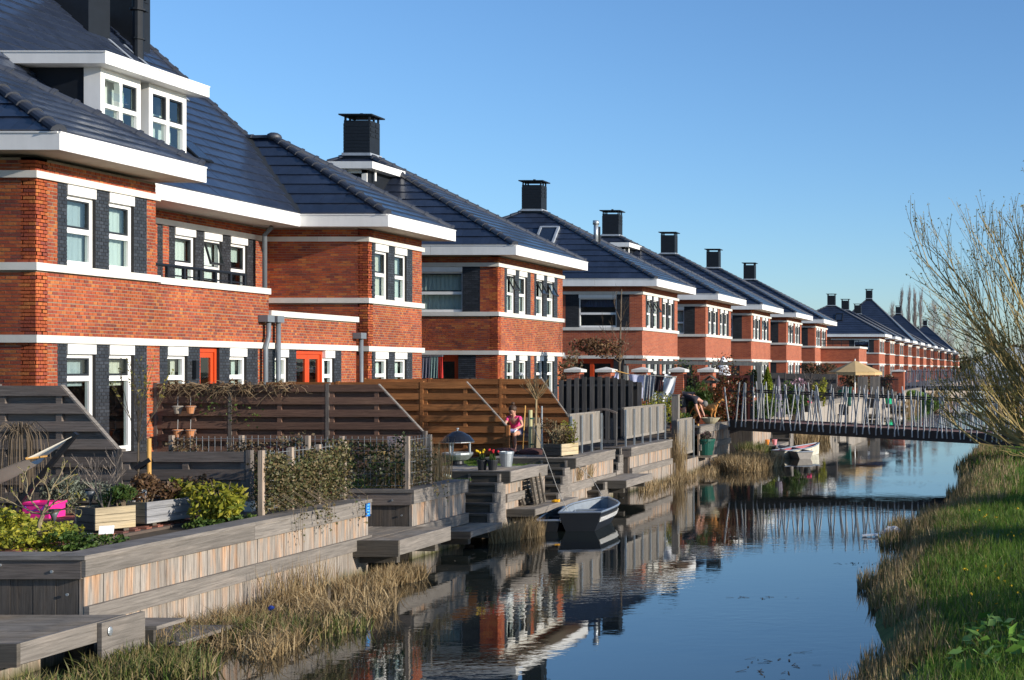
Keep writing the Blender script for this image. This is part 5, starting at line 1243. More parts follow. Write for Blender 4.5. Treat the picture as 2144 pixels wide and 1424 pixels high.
# ---------------------------------------------------------------- first garden
def G(px, Y): return (px - VX) * Y / FPX
M_TERRA = mat('terracotta', (.48, .20, .085), .8, .12, 5)
M_PINK = mat('pink_plastic', (.80, .03, .26), .35, .05, 3)
M_LWOOD = wood_mat('light_planter_wood', (.42, .34, .22), (.50, .38, .20), per=.15, vert=False)
M_GWOOD = wood_mat('grey_planter_wood', (.24, .24, .25), (.28, .27, .25), per=.12, vert=False)
M_POLE = mat('stake_wood', (.55, .30, .08), .7, .15, 8)
M_WHITEP = mat('white_plastic', (.82, .82, .80), .4, .04, 4)
M_BLUE = mat('label_blue', (.01, .16, .50), .4, .05, 4)
M_DGREEN = mat('dark_green_plastic', (.008, .07, .05), .4, .1, 4)
M_POTB = mat('black_plastic_pot', (.022, .023, .025), .45, .1, 4)
M_WIRE = mat('wire', (.32, .33, .33), .5, .15, 5, metal=.4)
M_HAM = mat('hammock_cloth', (.50, .46, .42), .9, .12, 30, stretch=(1, 14, 1))
M_ROPE = mat('rope', (.52, .48, .40), .9, .15, 30)
M_EARTH = mat('potting_soil', (.03, .022, .016), .95, .3, 14)
def box_planter(name, label, c, a, lx, ly, h, m1, m2, nb=3, rails=None):
    rt = thing(name, label, 'planter', c); ca, sa = math.cos(a), math.sin(a); u, v = Vector((ca, sa, 0)), Vector((-sa, ca, 0)); C = Vector(c)
    hb = h / nb
    for k in range(nb):
        z = C.z + hb*(k + .5)
        for s, m in ((-1, m1), (1, m2)):
            q = MB(); q.obox((C.x + v.x*s*ly/2, C.y + v.y*s*ly/2, z), u*lx/2, v*.014, (0, 0, hb/2 - .003)); q.build('board', m1, rt)
            q = MB(); q.obox((C.x + u.x*s*(lx/2-.0145), C.y + u.y*s*(lx/2-.0145), z), u*.014, v*(ly/2 - .0145), (0, 0, hb/2 - .003)); q.build('board', m2, rt)
    q = MB(); q.obox((C.x, C.y, C.z + h*.85), u*(lx/2 - .03), v*(ly/2 - .016), (0, 0, .02)); q.build('soil', M_EARTH, rt)
    for s in (-1, 1): q = MB(); q.obox((C.x + u.x*s*lx*.3, C.y + u.y*s*lx*.3, C.z - .02), u*.03, v*ly*.46, (0, 0, .018)); q.build('bearer', M_STEP, rt)
    return rt
z0 = ZG + .025
A = (-11.64, 16.25, z0 + .04); B = (-11.52, 17.05, z0 + .04)
box_planter('wooden_planter', 'left of two wooden planter boxes, of pale boards, beside the brick terrace', A, math.radians(62), .46, .44, .28, M_LWOOD, M_STEP)
box_planter('wooden_planter', 'right long wooden planter box with a smooth grey long side, holding withered hydrangeas', B, math.radians(80), .74, .36, .28, M_GWOOD, M_LWOOD)
bush('dry_hydrangea', 'withered brown hydrangea in the long planter box', (B[0] - .02, B[1] - .2, B[2] + .40), (.24, .28, .20), 900, (.02, .05), M_BROWNL, 'shrub')
bush('dry_hydrangea', 'withered brown shrub behind the right end of the long planter', (-11.6, 17.9, 1.42), (.22, .25, .24), 700, (.02, .05), M_BROWNL, 'shrub')
bush('yellow_shrub', 'small bright yellow-green leafed plant spilling from the long planter', (B[0] + .08, B[1] + .22, B[2] + .33), (.15, .18, .15), 260, (.03, .07), M_YG, 'shrub', elong=2.6)
bare_shrub('bare_shrub', 'leafless grey twiggy shrub rising from the pale left planter', (A[0], A[1], A[2] + .26), .75, 3, 3, .008, .45, stems=5, m=mat('grey_twig', (.26, .21, .17), .85, .2, 8))
bush('green_shrub', 'olive green tufted plant in the pale left planter', (A[0] + .12, A[1] + .12, A[2] + .40), (.16, .18, .16), 800, (.012, .03), M_GREENL, 'shrub', elong=3, up=(0, 0, 2))
bush('yellow_shrub', 'large yellow-green leafed shrub right of the planters by the low fence', (-10.80, 17.22, 1.38), (.27, .24, .31), 1300, (.022, .05), M_YG, 'shrub', elong=2.4, lumps=9)
bush('green_shrub', 'low green ground plant under the large yellow-green shrub', (-10.8, 17.05, 1.12), (.35, .35, .08), 700, (.02, .05), M_GREENL, 'plant', twigs=0)
bush('lavender', 'grey-green lavender bush before the dark fence', (-13.62, 18.25, 1.30), (.36, .34, .24), 2600, (.014, .03), M_LAV, 'shrub', elong=3.5, up=(0, 0, 1.5), lumps=8)
bush('groundcover_shrub', 'low variegated yellow and green groundcover in the near left corner bed', (-11.55, 14.75, 1.17), (.55, .5, .15), 2600, (.02, .045), M_YG, 'shrub', lumps=14)
bush('groundcover_shrub', 'taller yellow-green shrub at the left edge of the corner bed', (-12.2, 15.2, 1.26), (.35, .4, .22), 1100, (.02, .05), M_YG, 'shrub', lumps=7)
bush('groundcover_shrub', 'bright green low shrub on the right of the corner bed', (-10.95, 14.85, 1.15), (.28, .3, .10), 800, (.02, .04), M_GREENL, 'shrub', twigs=0)
def gnarled():
    p = Vector((-11.45, 14.9, 1.1)); rt = thing('small_fruit_tree', 'small gnarled bare tree standing in the corner flower bed', 'tree', p); b = MB(); tips = []
    b.tube([p, p + Vector((.02, 0, .25)), p + Vector((.1, 0, .45))], [.03, .022, .018], 6)
    for d in ((-.9, .2, .25), (.6, .1, .7), (.1, .3, 1), (1, -.1, .35), (-.5, 0, .5)): grow(b, p + Vector((.06, 0, .34)), Vector(d).normalized(), .36, .013, 2, 3, .7, .1, .6, 4, tips, .25)
    b.build('branches', mat('lichen_bark', (.24, .19, .11), .9, .3, 14), rt)
    P = np.array([tuple(t) for t in tips]) - np.array(p); link('buds', leaves_mesh('buds', P, (.012, .022), 0), M_YG, rt, kind='stuff')
gnarled()
def stake_tree():
    p = Vector((G(290, 18.3), 18.3, ZG)); rt = thing('young_tree', 'slender young tree with opening buds tied to a yellow stake', 'tree', p); b = MB(); tips = []
    b.tube([p, p + Vector((0, 0, .7)), p + Vector((.0, 0, 1.05))], [.02, .017, .014], 6, cap=False)
    for d in ((-.45, 0, 1), (-.15, .2, 1), (.12, 0, 1), (.45, .1, 1), (.02, -.3, 1), (.3, -.2, .9)): grow(b, p + Vector((0, 0, 1.0)), Vector(d).normalized(), .62, .009, 2, 3, .33, .25, .62, 3, tips)
    b.build('branches', M_TWIG, rt); P = np.array([tuple(t) for t in tips]) - np.array(p); link('buds', leaves_mesh('buds', P, (.02, .035), 0), M_BUD, rt, kind='stuff')
    x = p.x + .15; s = MB(); s.tube([(x, 18.3, ZG - .05), (x, 18.3, 2.13)], .028, 10); s.smooth = False; st = tag(s.build('tree_stake', M_POLE), 'round yellow wooden stake beside the young tree', 'stake')
    s = MB(); s.bar((p.x - .03, 18.27, 1.70), (x + .03, 18.27, 1.83), .012, .06); s.bar((p.x - .03, 18.33, 1.70), (x + .03, 18.33, 1.83), .012, .06); s.build('tie_strap', M_BLACK, st)
stake_tree()
def weeping():
    p = Vector((G(42, 18.4), 18.4, ZG)); rt = thing('weeping_tree', 'small weeping tree with drooping bare twigs by the hammock', 'tree', p); t = MB(); t.tube([p, p + Vector((.02, 0, .6)), p + Vector((0, 0, 1.15))], [.03, .026, .024], 6); t.build('trunk', M_BARK, rt)
    b = MB()
    for i in range(70):
        a = R.uniform(0, 6.283); w = R.uniform(.08, .38); o = p + Vector((0, 0, 1.12)); d = Vector((math.cos(a), math.sin(a), 0))
        b.tube([o, o + d*w*.5 + Vector((0, 0, R.uniform(.06, .2))), o + d*w*.9 + Vector((0, 0, R.uniform(-.1, .08))), o + d*w*1.02 + Vector((0, 0, -R.uniform(.25, .6))), o + d*w*1.0 + Vector((0, 0, -R.uniform(.6, 1.05)))], [.009, .006, .005, .004, .002], 3, cap=False)
    b.build('branches', M_TWIG, rt)
weeping()
def pink_crate():
    rt = thing('storage_crate', 'bright pink plastic crate on the brick terrace under the hammock stand', 'crate', (-13.56, 17.75, z0)); x0, x1, y0, y1 = -13.74, -13.38, 17.6, 17.9; h = .22
    m = MB()
    for f in ((x0, x1, y0, y0 + .012), (x0, x1, y1 - .012, y1), (x0, x0 + .012, y0 + .012, y1 - .012), (x1 - .012, x1, y0 + .012, y1 - .012)): m.box(*f, z0, z0 + h)
    m.box(x0 + .012, x1 - .012, y0 + .012, y1 - .012, z0, z0 + .012); m.build('bin', M_PINK, rt)
    m = MB(); m.box(x0 - .015, x1 + .015, y0 - .015, y0 - .001, z0 + h - .03, z0 + h); m.box(x1 + .001, x1 + .015, y0 - .001, y1 + .015, z0 + h - .03, z0 + h); m.box(x0 - .015, x0 - .001, y0, y1 + .015, z0 + h - .03, z0 + h); m.box(x0, x1, y1 + .001, y1 + .015, z0 + h - .03, z0 + h); m.build('rim', M_PINK, rt)
    m = MB(); m.tube([(x0 + .05, y0 - .02, z0 + .17), (x0 + .09, y0 - .03, z0 + .11), (x1 - .09, y0 - .03, z0 + .11), (x1 - .05, y0 - .02, z0 + .17)], .008, 6); m.build('handle', mat('purple_plastic', (.10, .03, .30), .4), rt)
pink_crate()
def solar(label, px, y, zt):
    x = G(px, y); rt = thing('solar_light', label, 'garden light', (x, y, ZG), 'funnel garden lights'); m = MB(); m.lathe([(.012, 0), (.015, zt - ZG - .14)], (x, y, ZG), 8); m.build('stake', M_SASH, rt)
    m = MB(); m.lathe([(.016, 0), (.03, .05), (.06, .12)], (x, y, zt - .14), 14); m.smooth = True; m.build('shade', mat('grey_plastic', (.10, .11, .12), .4), rt); m = MB(); m.lathe([(.062, 0), (.072, .008), (.072, .02), (.03, .024)], (x, y, zt - .02), 14); m.build('cap', M_SASH, rt)
solar('grey funnel garden light in front of the brick terrace', 113, 15.6, 1.42); solar('dark funnel garden light just left of the pale planter', 190, 16.3, 1.60)
def hammock():
    Y = 17.55; tip = Vector((G(160, Y), Y, 2.24)); foot = Vector((G(30, Y), Y, 1.22)); rt = thing('hammock_stand', 'slanted black steel hammock stand on the terrace', 'stand', foot)
    m = MB(); m.bar(foot, tip, .055, .055); m.build('arm', M_BLACK, rt); m = MB(); m.bar(foot + Vector((.05, 0, -.02)), foot + Vector((-2.2, 0, -.10)), .06, .06); m.build('base_tube', M_BLACK, rt); m = MB(); m.box(foot.x - .04, foot.x + .04, Y - .5, Y + .5, ZG + .02, ZG + .08); m.build('foot', M_BLACK, rt)
    h = thing('hammock', 'beige striped hammock with wooden spreader bar hung from the black stand', 'hammock', (-14.2, Y, 1.6))
    s0, s1 = Vector((G(118, Y) - .05, Y - .45, 1.93)), Vector((G(62, Y) - .12, Y + .45, 1.90))
    m = MB(); m.tube([s0, s1], .018, 8); m.build('spreader_bar', M_POLE, h)
    m = MB()
    for i in range(16): m.tube([tip + Vector((-.03, 0, -.03)), s0.lerp(s1, i/15)], .004, 3, cap=False)
    m.build('cords', M_ROPE, h)
    m = MB(); nx, ny = 14, 10; V = []
    for i in range(nx + 1):
        t = i / nx
        for j in range(ny + 1):
            u = j / ny; p = s0.lerp(s1, u); sag = .42 * math.sin(min(1, t * 1.0) * math.pi / 1.5) + .20*math.sin(u*math.pi) * math.sin(t*math.pi*.5 + .5)
            V.append((p.x - t*1.9, p.y, p.z - sag + .10*t))
    F = [(i*(ny+1)+j, i*(ny+1)+j+1, (i+1)*(ny+1)+j+1, (i+1)*(ny+1)+j) for i in range(nx) for j in range(ny)]
    F2 = [tuple(k + len(V) for k in f[::-1]) for f in F]; V2 = [(a, b, c - .012) for a, b, c in V]
    m.add(V + V2, F + F2); m.smooth = True; m.build('cloth', M_HAM, h)
hammock()
def card(label, p, w, h, yaw, tilt):
    u = Vector((math.cos(yaw), math.sin(yaw), 0)); n = Vector((-math.sin(yaw), math.cos(yaw), 0)); v = (Vector((0, 0, 1)) * math.cos(tilt) + n * math.sin(tilt)).normalized(); q = MB(); q.obox(p, u*w/2, v*h/2, u.cross(v)*.003)
    o = tag(q.build('plant_label', M_WHITEP), label, 'plant label'); s = MB(); s.bar(Vector(p) - v*h*.4 + n*.006, Vector(p) - v*h*.4 + Vector((0, 0, -.18)), .006, .006); s.build('stick', M_POLE, o)
card('white plant tag stuck among the brown hydrangea twigs', (-11.5, 16.72, 1.52), .10, .15, .35, .3)
card('white card leaning on the quay edge below the left planter', (-11.27, 15.75, 1.15), .15, .12, .5, .7)
tag(MB().box(-11.02, -10.93, 15.0, 15.06, 1.06, 1.20).build('steel_post_shoe', M_STEEL), 'empty galvanised post shoe on the quay edge', 'bracket')
# wire fences grown with ivy
def wire_fence(name, label, posts, h, leaf, nl, lsize, mp, along, wires=.1, hang=0, thick=.09, over=.0):
    rt = thing(name, label, 'fence', posts[0]); a, b = Vector(posts[0]), Vector(posts[-1]); d = (b - a); L_ = d.length; d.normalize()
    for p in posts: q = MB(); q.box(p[0] - .03, p[0] + .03, p[1] - .03, p[1] + .03, p[2] - .05, p[2] + h); q.build('post', mp, rt)
    q = MB(); n = int(L_ / wires)
    for i in range(n + 1): c = a + d * (L_ * i / n); q.bar(c + Vector((0, 0, .03)), c + Vector((0, 0, h - .02 + R.uniform(0, .03))), .006, .006)
    for k in range(5): q.bar(a + Vector((0, 0, .05 + (h-.1)*k/4)), b + Vector((0, 0, .05 + (h-.1)*k/4)), .006, .006)
    q.build('wire_mesh', M_WIRE, rt, kind='stuff')
    o = np.array(ORIG[rt.name]); nrm = np.array((d.y, -d.x, 0))
    t = RN.uniform(-over, L_ + over, nl); dens = .5 + .5*np.sin(t*5.1 + 1) * np.sin(t*2.3); zz = h * np.clip(RN.beta(1.4, 1.25, nl), 0, 1) * (.72 + .36*dens)
    P = np.array(a) + np.outer(t, np.array(d)) + np.outer(RN.normal(0, thick, nl), nrm) + np.column_stack([np.zeros(nl), np.zeros(nl), zz]) - o
    link('leaves', leaves_mesh('leaves', P, lsize, 0, 1.2), leaf, rt)
    q = MB()
    for i in range(int(L_ * 16)):
        c = a + d * R.uniform(0, L_); e = c + d * R.uniform(-.25, .25) + Vector((nrm[0]*R.uniform(-.05, .1), nrm[1]*R.uniform(-.05, .1), R.uniform(.3, 1.0)*h)); mid = c.lerp(e, .5) + d*R.uniform(-.1, .1); q.tube([c, mid, e], [.005, .004, .002], 3, cap=False)
    if hang:
        pts = []
        for i in range(hang):
            c = a + d * R.uniform(0, L_) + Vector((.42, 0, .05)); l = R.uniform(.15, .5); w = c + Vector((R.uniform(.0, .05), R.uniform(-.1, .15), -l)); q.tube([c + Vector((-.3, 0, .2)), c, w], [.004, .004, .002], 3, cap=False); pts += [tuple(c.lerp(w, f) + Vector((R.gauss(0, .02), R.gauss(0, .03), R.gauss(0, .02)))) for f in np.linspace(0, 1, 9)]
        link('hanging_leaves', leaves_mesh('hanging_leaves', np.array(pts) - o, lsize, 0, 1.2), leaf, rt, kind='stuff')
    q.build('vine_stems', M_TWIG, rt, kind='stuff')
M_PPOST = wood_mat('pale_post_wood', (.34, .27, .21), (.40, .30, .22), per=.12)
wire_fence('ivy_fence', 'wire fence overgrown with half-dry ivy along the first quay wall', [(-10.42, y, ZC + .02) for y in (17.5, 18.2, 18.9, 19.6)], .86, M_IVY, 9500, (.022, .045), M_PPOST, 'y', hang=16)
wire_fence('ivy_fence', 'dark ivy on a wire fence above the shaded return wall', [(-12.25, 21.2, ZC + .02), (-11.3, 21.2, ZC + .02), (-10.22, 21.2, ZC + .02)], .86, M_IVYD, 2600, (.025, .05), M_PPOST, 'x', thick=.05)
wire_fence('ivy_fence', 'short end of wire fence with dry ivy beside the tall straw grass', [(-10.30, 21.3, ZC + .02), (-10.30, 22.15, ZC + .02)], .84, M_IVY, 700, (.025, .045), M_PPOST, 'y', hang=4)
wire_fence('dry_hedge', 'low brown dry hedge on wire behind the dark fence', [(-13.5, 20.3, ZG), (-12.4, 20.3, ZG), (-11.3, 20.2, ZG)], 1.02, M_HEDGED, 4200, (.025, .05), M_PPOST, 'x', thick=.12)
q = MB(); q.box(-12.35, -11.25, 20.85, 20.92, 1.70, 1.86); q.box(-12.3, -12.2, 20.85, 20.9, 1.05, 1.70); q.box(-11.4, -11.3, 20.85, 20.9, 1.05, 1.70); tag(q.build('red_board', mat('dark_red_paint', (.07, .012, .012), .6)), 'dark red board on two legs half hidden behind the ivy', 'board')
# pots hung on the second fence
def hung_pots(zc, l, rows):
    for i, px in enumerate((372, 399)):
        x, y = G(px, 26.72), 26.72; rt = thing('hanging_flower_pot', l[i], 'flower pot', (x, y, zc), 'pots hung in wire holders on the reddish fence')
        m = MB(); m.lathe([(.055, 0), (.085, .13), (.095, .13), (.095, .16), (.08, .16), (.075, .12)], (x, y, zc), 14); m.smooth = False; m.build('pot', M_TERRA if (i or rows) else mat('grey_clay', (.30, .25, .20), .8), rt)
        m = MB(); m.tube([(x + .105*math.cos(t), y + .105*math.sin(t), zc + .145) for t in np.linspace(0, 2*math.pi, 13)], .005, 4); m.tube([(x - .06, y + .09, zc + .14), (x - .06, y + .1, zc + .36)], .005, 4); m.tube([(x - .1, y, zc + .14), (x - .05, y, zc - .01), (x + .05, y, zc - .01), (x + .1, y, zc + .14)], .005, 4); m.build('wire_holder', M_WIRE, rt)
hung_pots(2.19, ('grey clay pot in the upper wire holder on the reddish fence', 'terracotta pot, right one in the upper wire holder on the reddish fence'), 0); hung_pots(1.70, ('terracotta pot, left one in the lower wire holder on the reddish fence', 'terracotta pot, right one in the lower wire holder on the reddish fence'), 1)
def climber():
    rt = thing('dry_climber', 'dry leafless climber sprawling over the top of the reddish fence', 'climbing plant', (-16, 26.85, 2.7)); q = MB(); pts = []
    for i in range(150):
        x = R.uniform(-18.1, -15.2) if i % 3 else R.uniform(-18.0, -16.2); z = 2.8; a = R.uniform(-1, 1)
        P = [Vector((x, 26.85, z + R.uniform(-.1, .05)))]
        for k in range(4): P.append(P[-1] + Vector((a*.12 + R.uniform(-.06, .06), R.uniform(-.05, .03) - (.03 if k < 2 else 0), R.uniform(-.09, .06) - .02*k)))
        q.tube(P, [.007, .006, .005, .004, .002], 3, cap=False); pts += [tuple(p) for p in P[2:]]
    q.build('stems', mat('dry_vine', (.23, .16, .09), .9, .25, 10), rt); P = np.array(pts)[::6] - np.array((-16, 26.85, 2.7)); link('leaves', leaves_mesh('leaves', P, (.03, .06), 0), M_HEDGED, rt)
    b = RN.uniform(0, 1, 90); P = np.column_stack([-17.3 + 1.3*b + RN.normal(0, .1, 90), np.full(90, 26.80), 2.25 + .12*np.round(RN.uniform(0, 3, 90)) - .35*b]) - np.array((-16, 26.85, 2.7)); link('green_shoots', leaves_mesh('green_shoots', P, (.02, .05), 0), M_GREENL, rt, kind='stuff')
climber()
# ---------------------------------------------------------------- footbridges
def footbridge(label, P0, P1, w, th, n, hrail, bw, group='steel footbridges over the canal'):
    a, b = Vector(P0), Vector(P1); d = (b - a); L_ = d.length; d.normalize(); hz = Vector((d.x, d.y, 0)).normalized(); s = Vector((-hz.y, hz.x, 0))   # s points away from the camera
    rt = thing('footbridge', label, 'bridge', a, group)
    m = MB()
    for q in (0, w): m.bar(a + s*q + Vector((0, 0, th/2)), b + s*q + Vector((0, 0, th/2)), .09, th)
    g1 = MB(); g1.bar(a + Vector((0, 0, th/2)), b + Vector((0, 0, th/2)), .09, th); g1.build('girder', M_BLACK, rt)
    g2 = MB(); g2.bar(a + s*w + Vector((0, 0, th/2)), b + s*w + Vector((0, 0, th/2)), .09, th); g2.build('girder', M_BLACK, rt)
    nb = int(L_ / .15) if bw < .05 else int(L_ / .6)
    for i in range(nb):
        c = a + d * (L_ * (i + .5) / nb) + s*w/2 + Vector((0, 0, th - .05)); q = MB(); q.obox(c, d * (L_/nb/2 - .004), s * (w/2 - .05), (0, 0, .02)); q.build('deck_plank', M_RUST, rt)
    for q in (0, w):
        r = MB(); o = s * q + Vector((0, 0, th + hrail - .18)); r.bar(a + o, b + o, .055, .045); r.build('handrail', M_BLACK, rt)
        for i in range(n):
            t = (i + .5 + R.uniform(-.3, .3)) / n; c = a + d * (L_ * t) + s * (q + (-.062 if q == 0 else .062)) ; lean = R.choice((-1, 1, 0, 1, -1)) * R.uniform(.05, .24)
            tl = R.uniform(-.09, .14); f = c + Vector((0, 0, th*.3 + R.uniform(-.03, .03))); e = c + d * lean + Vector((0, 0, th + hrail + tl)) ; k = f.lerp(e, .5) + d * R.uniform(-.02, .02)
            z = MB(); z.bar(f, k, .022 if bw < .05 else .03, bw); z.bar(k, e, .022 if bw < .05 else .03, bw); z.build('baluster', M_STEELB, rt)
    return rt
M_RUST = mat('rusty_deck', (.24, .12, .085), .85, .2, 6)
footbridge('near black steel footbridge with leaning pale steel balusters', (-9.75, 41.9, 1.13), (1.6, 37.5, .76), 1.5, .33, 60, 1.12, .038)
footbridge('far black steel footbridge with leaning pale steel balusters', (-12.2, 122, 1.05), (6, 119, 1.05), 2.0, .42, 110, 1.55, .06)
def abutment():
    o = MB(); o.prism([(-11.0, .0), (-9.3, .0), (-10.5, 1.35), (-11.0, 1.35)], 'y', 100, 104); tag(o.build('bridge_abutment', M_CONC), 'pale concrete abutment block under the far footbridge', 'abutment')
    m = MB(); m.prism([(-12.5, -.3), (-7.4, -.1), (-9.6, 1.0), (-12.5, 1.1)], 'y', 108, 117); m.build('grass_slope', M_LAWN, kind='structure')
    stand('bank_grass', M_GRASS, 1200, lambda n: np.column_stack([RN.uniform(-10.8, -7.6, n), RN.uniform(107.8, 112, n)]), (.15, .35), (.06, .1), .6, zf=lambda x, y: np.interp(x, [-12.5, -9.6, -7.4], [1.1, 1.0, -.1]))
abutment()
# ---------------------------------------------------------------- boats
def dinghy(name, label, c, L_, w, h, yaw, hull, inside, stripe=None, bowlift=.10):
    """open boat; stern at local y=0, bow at y=L"""
    rt = thing(name, label, 'boat', c); ca, sa = math.cos(yaw), math.sin(yaw)
    def T(x, y, z): return (c[0] + x*ca - y*sa, c[1] + x*sa + y*ca, c[2] + z)
    st = []; N_ = 9
    for i in range(N_):
        t = i / (N_ - 1); y = L_ * t; ww = w/2 * (.80 + .2*math.sin(min(1, t*1.6)*math.pi/2)) * (1 if t < .5 else max(.16, math.cos((t-.5)*math.pi*.93)) )
        hh = h + bowlift * t * t; st.append((y, ww, hh))
    def shell(f, zlo, zhi, off):
        pts = []
        for y, ww, hh in st:
            rk = .10 * (y / L_)
            for x, z in ((-ww - off, hh), (-ww*.86 - off, hh*.45), (-ww*.62, -.08 + rk*.6 - off), (0, -.12 + rk*.6 - off), (ww*.62, -.08 + rk*.6 - off), (ww*.86 + off, hh*.45), (ww + off, hh)): pts.append(T(x, y, z))
        return pts
    m = MB(); P = shell(None, 0, 0, 0); F = [(i*7 + j, i*7 + j + 1, (i+1)*7 + j + 1, (i+1)*7 + j) for i in range(N_ - 1) for j in range(6)]
    m.add(P, F + [tuple(range(7))[::-1], tuple(range((N_-1)*7, N_*7))]); m.build('hull', hull, rt)
    m = MB(); P = []
    for y, ww, hh in st:
        y2 = min(max(y, .04), L_ - .05)
        for x, z in ((-ww*.95, hh - .005), (-ww*.80, hh*.45), (-ww*.55, .03), (0, .02), (ww*.55, .03), (ww*.80, hh*.45), (ww*.95, hh - .005)): P.append(T(x, y2, z))
    m.add(P, [f[::-1] for f in F] + [tuple(range(7)), tuple(range((N_-1)*7, N_*7))[::-1]]); m.build('inside', inside, rt)
    m = MB()
    for s in (-1, 1): m.tube([T(s*ww, y, hh + .012) for y, ww, hh in st], .022, 6)
    m.tube([T(-st[0][1], 0, st[0][2] + .012), T(st[0][1], 0, st[0][2] + .012)], .022, 6); m.tube([T(-st[-1][1], L_, st[-1][2] + .012), T(st[-1][1], L_, st[-1][2] + .012)], .02, 6); m.build('gunwale', M_STEEL, rt)
    for f in (.30, .66):
        i = int(f * (N_ - 1)); y, ww, hh = st[i]; q = MB(); q.hexa([T(-ww*.9, y - .09, hh*.62), T(ww*.9, y - .09, hh*.62), T(ww*.9, y + .09, hh*.62), T(-ww*.9, y + .09, hh*.62), T(-ww*.9, y - .09, hh*.7), T(ww*.9, y - .09, hh*.7), T(ww*.9, y + .09, hh*.7), T(-ww*.9, y + .09, hh*.7)]); q.build('thwart', inside, rt)
    if stripe:
        for sgn in (-1, 1):
            q = MB(); P = []
            for y, ww, hh in st: P += [T(sgn*(ww*.88 + .012), y, hh*.45), T(sgn*(ww*.95 + .012), y, hh*.72)]
            q.add(P, [(2*i, 2*i+1, 2*i+3, 2*i+2) for i in range(N_ - 1)]); q.add([(p[0], p[1], p[2]) for p in P], [(2*i, 2*i+2, 2*i+3, 2*i+1) for i in range(N_ - 1)]); q.build('stripe', stripe, rt)
    return rt, T
M_BOATIN = mat('boat_grey_paint', (.20, .23, .26), .5, .2, 4)
M_CREAM = mat('cream_boat_paint', (.55, .52, .42), .6, .2, 5)
rt, T = dinghy('rowing_boat', 'black and white steel dinghy with pale inside moored below the pallets', (-8.62, 24.75, .02), 2.3, .98, .33, math.radians(7), mat('black_boat_paint', (.010, .011, .013), .5, .2, 4), M_BOATIN, M_WHITEP, .06)
m = MB()
for s in (-1,): m.tube([T(-.35, .5, .33), (-9.6, 26.2, .72), (-10.6, 28.2, 1.28), (-11.5, 29.9, 1.8)], .007, 5)
m.tube([T(0, 2.3, .36), (-9.5, 28.0, .75), (-10.05, 28.3, 1.1)], .007, 5); tag(m.build('mooring_rope', M_ROPE), 'pale slack rope running from the black boat up to the tree stake', 'rope')
dinghy('low_dark_form', 'low black boat-shaped form between the rowing boat and the quay landing', (-9.22, 24.7, .0), 1.9, .55, .20, math.radians(8), mat('black_boat_paint', None), mat('black_form_inside', (.012, .012, .013), .6, .2, 6), None, .08)  # dark shape of unknown kind, drawn with the boat hull form
dinghy('small_boat', 'small white boat with faded red deck, left of a pair past the footbridge', (-8.75, 44.9, .03), 2.5, .75, .22, math.radians(-24), M_CREAM, mat('faded_red_paint', (.34, .075, .09), .6, .2, 5), None, .14)
dinghy('small_boat', 'small grey boat, right of a pair past the footbridge', (-7.75, 44.6, .03), 2.6, .72, .20, math.radians(32), mat('grey_boat_hull', (.24, .22, .20), .6, .2, 5), mat('grey_boat_cover', (.20, .20, .22), .6, .2, 5), None, .10)
# ---------------------------------------------------------------- second and third gardens
def pot(name, label, c, r, h, m, cat='flower pot', soil=True, group=None, rim=1.06):
    rt = thing(name, label, cat, c, group); q = MB(); q.lathe([(r*.74, 0), (r, h*.86), (r*rim, h*.87), (r*rim, h), (r*.9, h), (r*.88, h*.82)], c, 18, cap=True); q.build('pot', m, rt); return rt
def flowers(rt, c, n, h, mleaf, mfl, r, size, parent_o):
    a = RN.uniform(0, 2*np.pi, n*3); P = np.column_stack([c[0] + r*.6*np.cos(a), c[1] + r*.6*np.sin(a), np.full(n*3, c[2])]) - parent_o
    link('leaves', blades_mesh('leaves', P, (h*.6, h*1.0), (.014, .026), .45), mleaf, rt)
    q = MB()
    for i in range(n):
        x, y = c[0] + R.uniform(-r, r), c[1] + R.uniform(-r*.6, r*.6); z = c[2] + h * R.uniform(.85, 1.2); q.lathe([(size*.3, -size*.9), (size*.75, -size*.3), (size*.8, size*.2), (size*.5, size*.8)], (x, y, z), 7)
    q.build('flowers', mfl, rt)
    s = MB()
    for i in range(n): s.tube([(c[0], c[1], c[2] - .02), (c[0] + R.uniform(-r, r), c[1] + R.uniform(-r*.6, r*.6), c[2] + h*.8)], .004, 3, cap=False)
    s.build('stems', M_GREENL, rt)
for i, (x, l, mf) in enumerate(((-10.50, 'left black pot, with yellow tulips, on the deck above the steps', mat('yellow_petals', (.75, .48, .01), .6)), (-10.30, 'right black pot, with red tulips, on the deck above the steps', mat('red_petals', (.62, .02, .03), .6)))):
    c = (x, 24.75, 1.172); r = pot('tulip_pot', l, c, .095, .20, M_POTB); flowers(r, (x, 24.75, 1.36), 6, .17, M_GREENL, mf, .09, .026, np.array(c))
rt = pot('zinc_bucket', 'zinc bucket on the deck beside the tulip pots', (-10.40, 25.65, 1.172), .135, .30, M_STEEL, 'bucket'); q = MB(); q.tube([(-10.40 + .14*math.cos(t), 25.65 - .02, 1.47 - .12*math.sin(t)) for t in np.linspace(0, math.pi, 9)], .005, 4); q.build('handle', M_STEEL, rt)
stand('straw_grass', M_DRY, 1500, clumps([(-10.75, 22.3, .3, .5, 1), (-11.4, 23.2, .5, .5, 1), (-10.7, 23.2, .25, .4, .7)]), (.35, .95), (.006, .011), .14, zf=lambda x, y: ZG - .03)
stand('lawn_grass', M_GRASS, 9000, lambda n: np.column_stack([RN.uniform(-14.5, -10.45, n), RN.uniform(21.7, 24.25, n)]), (.03, .07), (.006, .012), .7, zf=lambda x, y: ZG - .03)
stand('lawn_grass', M_GRASS, 7000, lambda n: np.column_stack([RN.uniform(-12.8, -10.6, n), RN.uniform(26.6, 29.4, n)]), (.03, .07), (.006, .012), .7, zf=lambda x, y: ZG - .03)
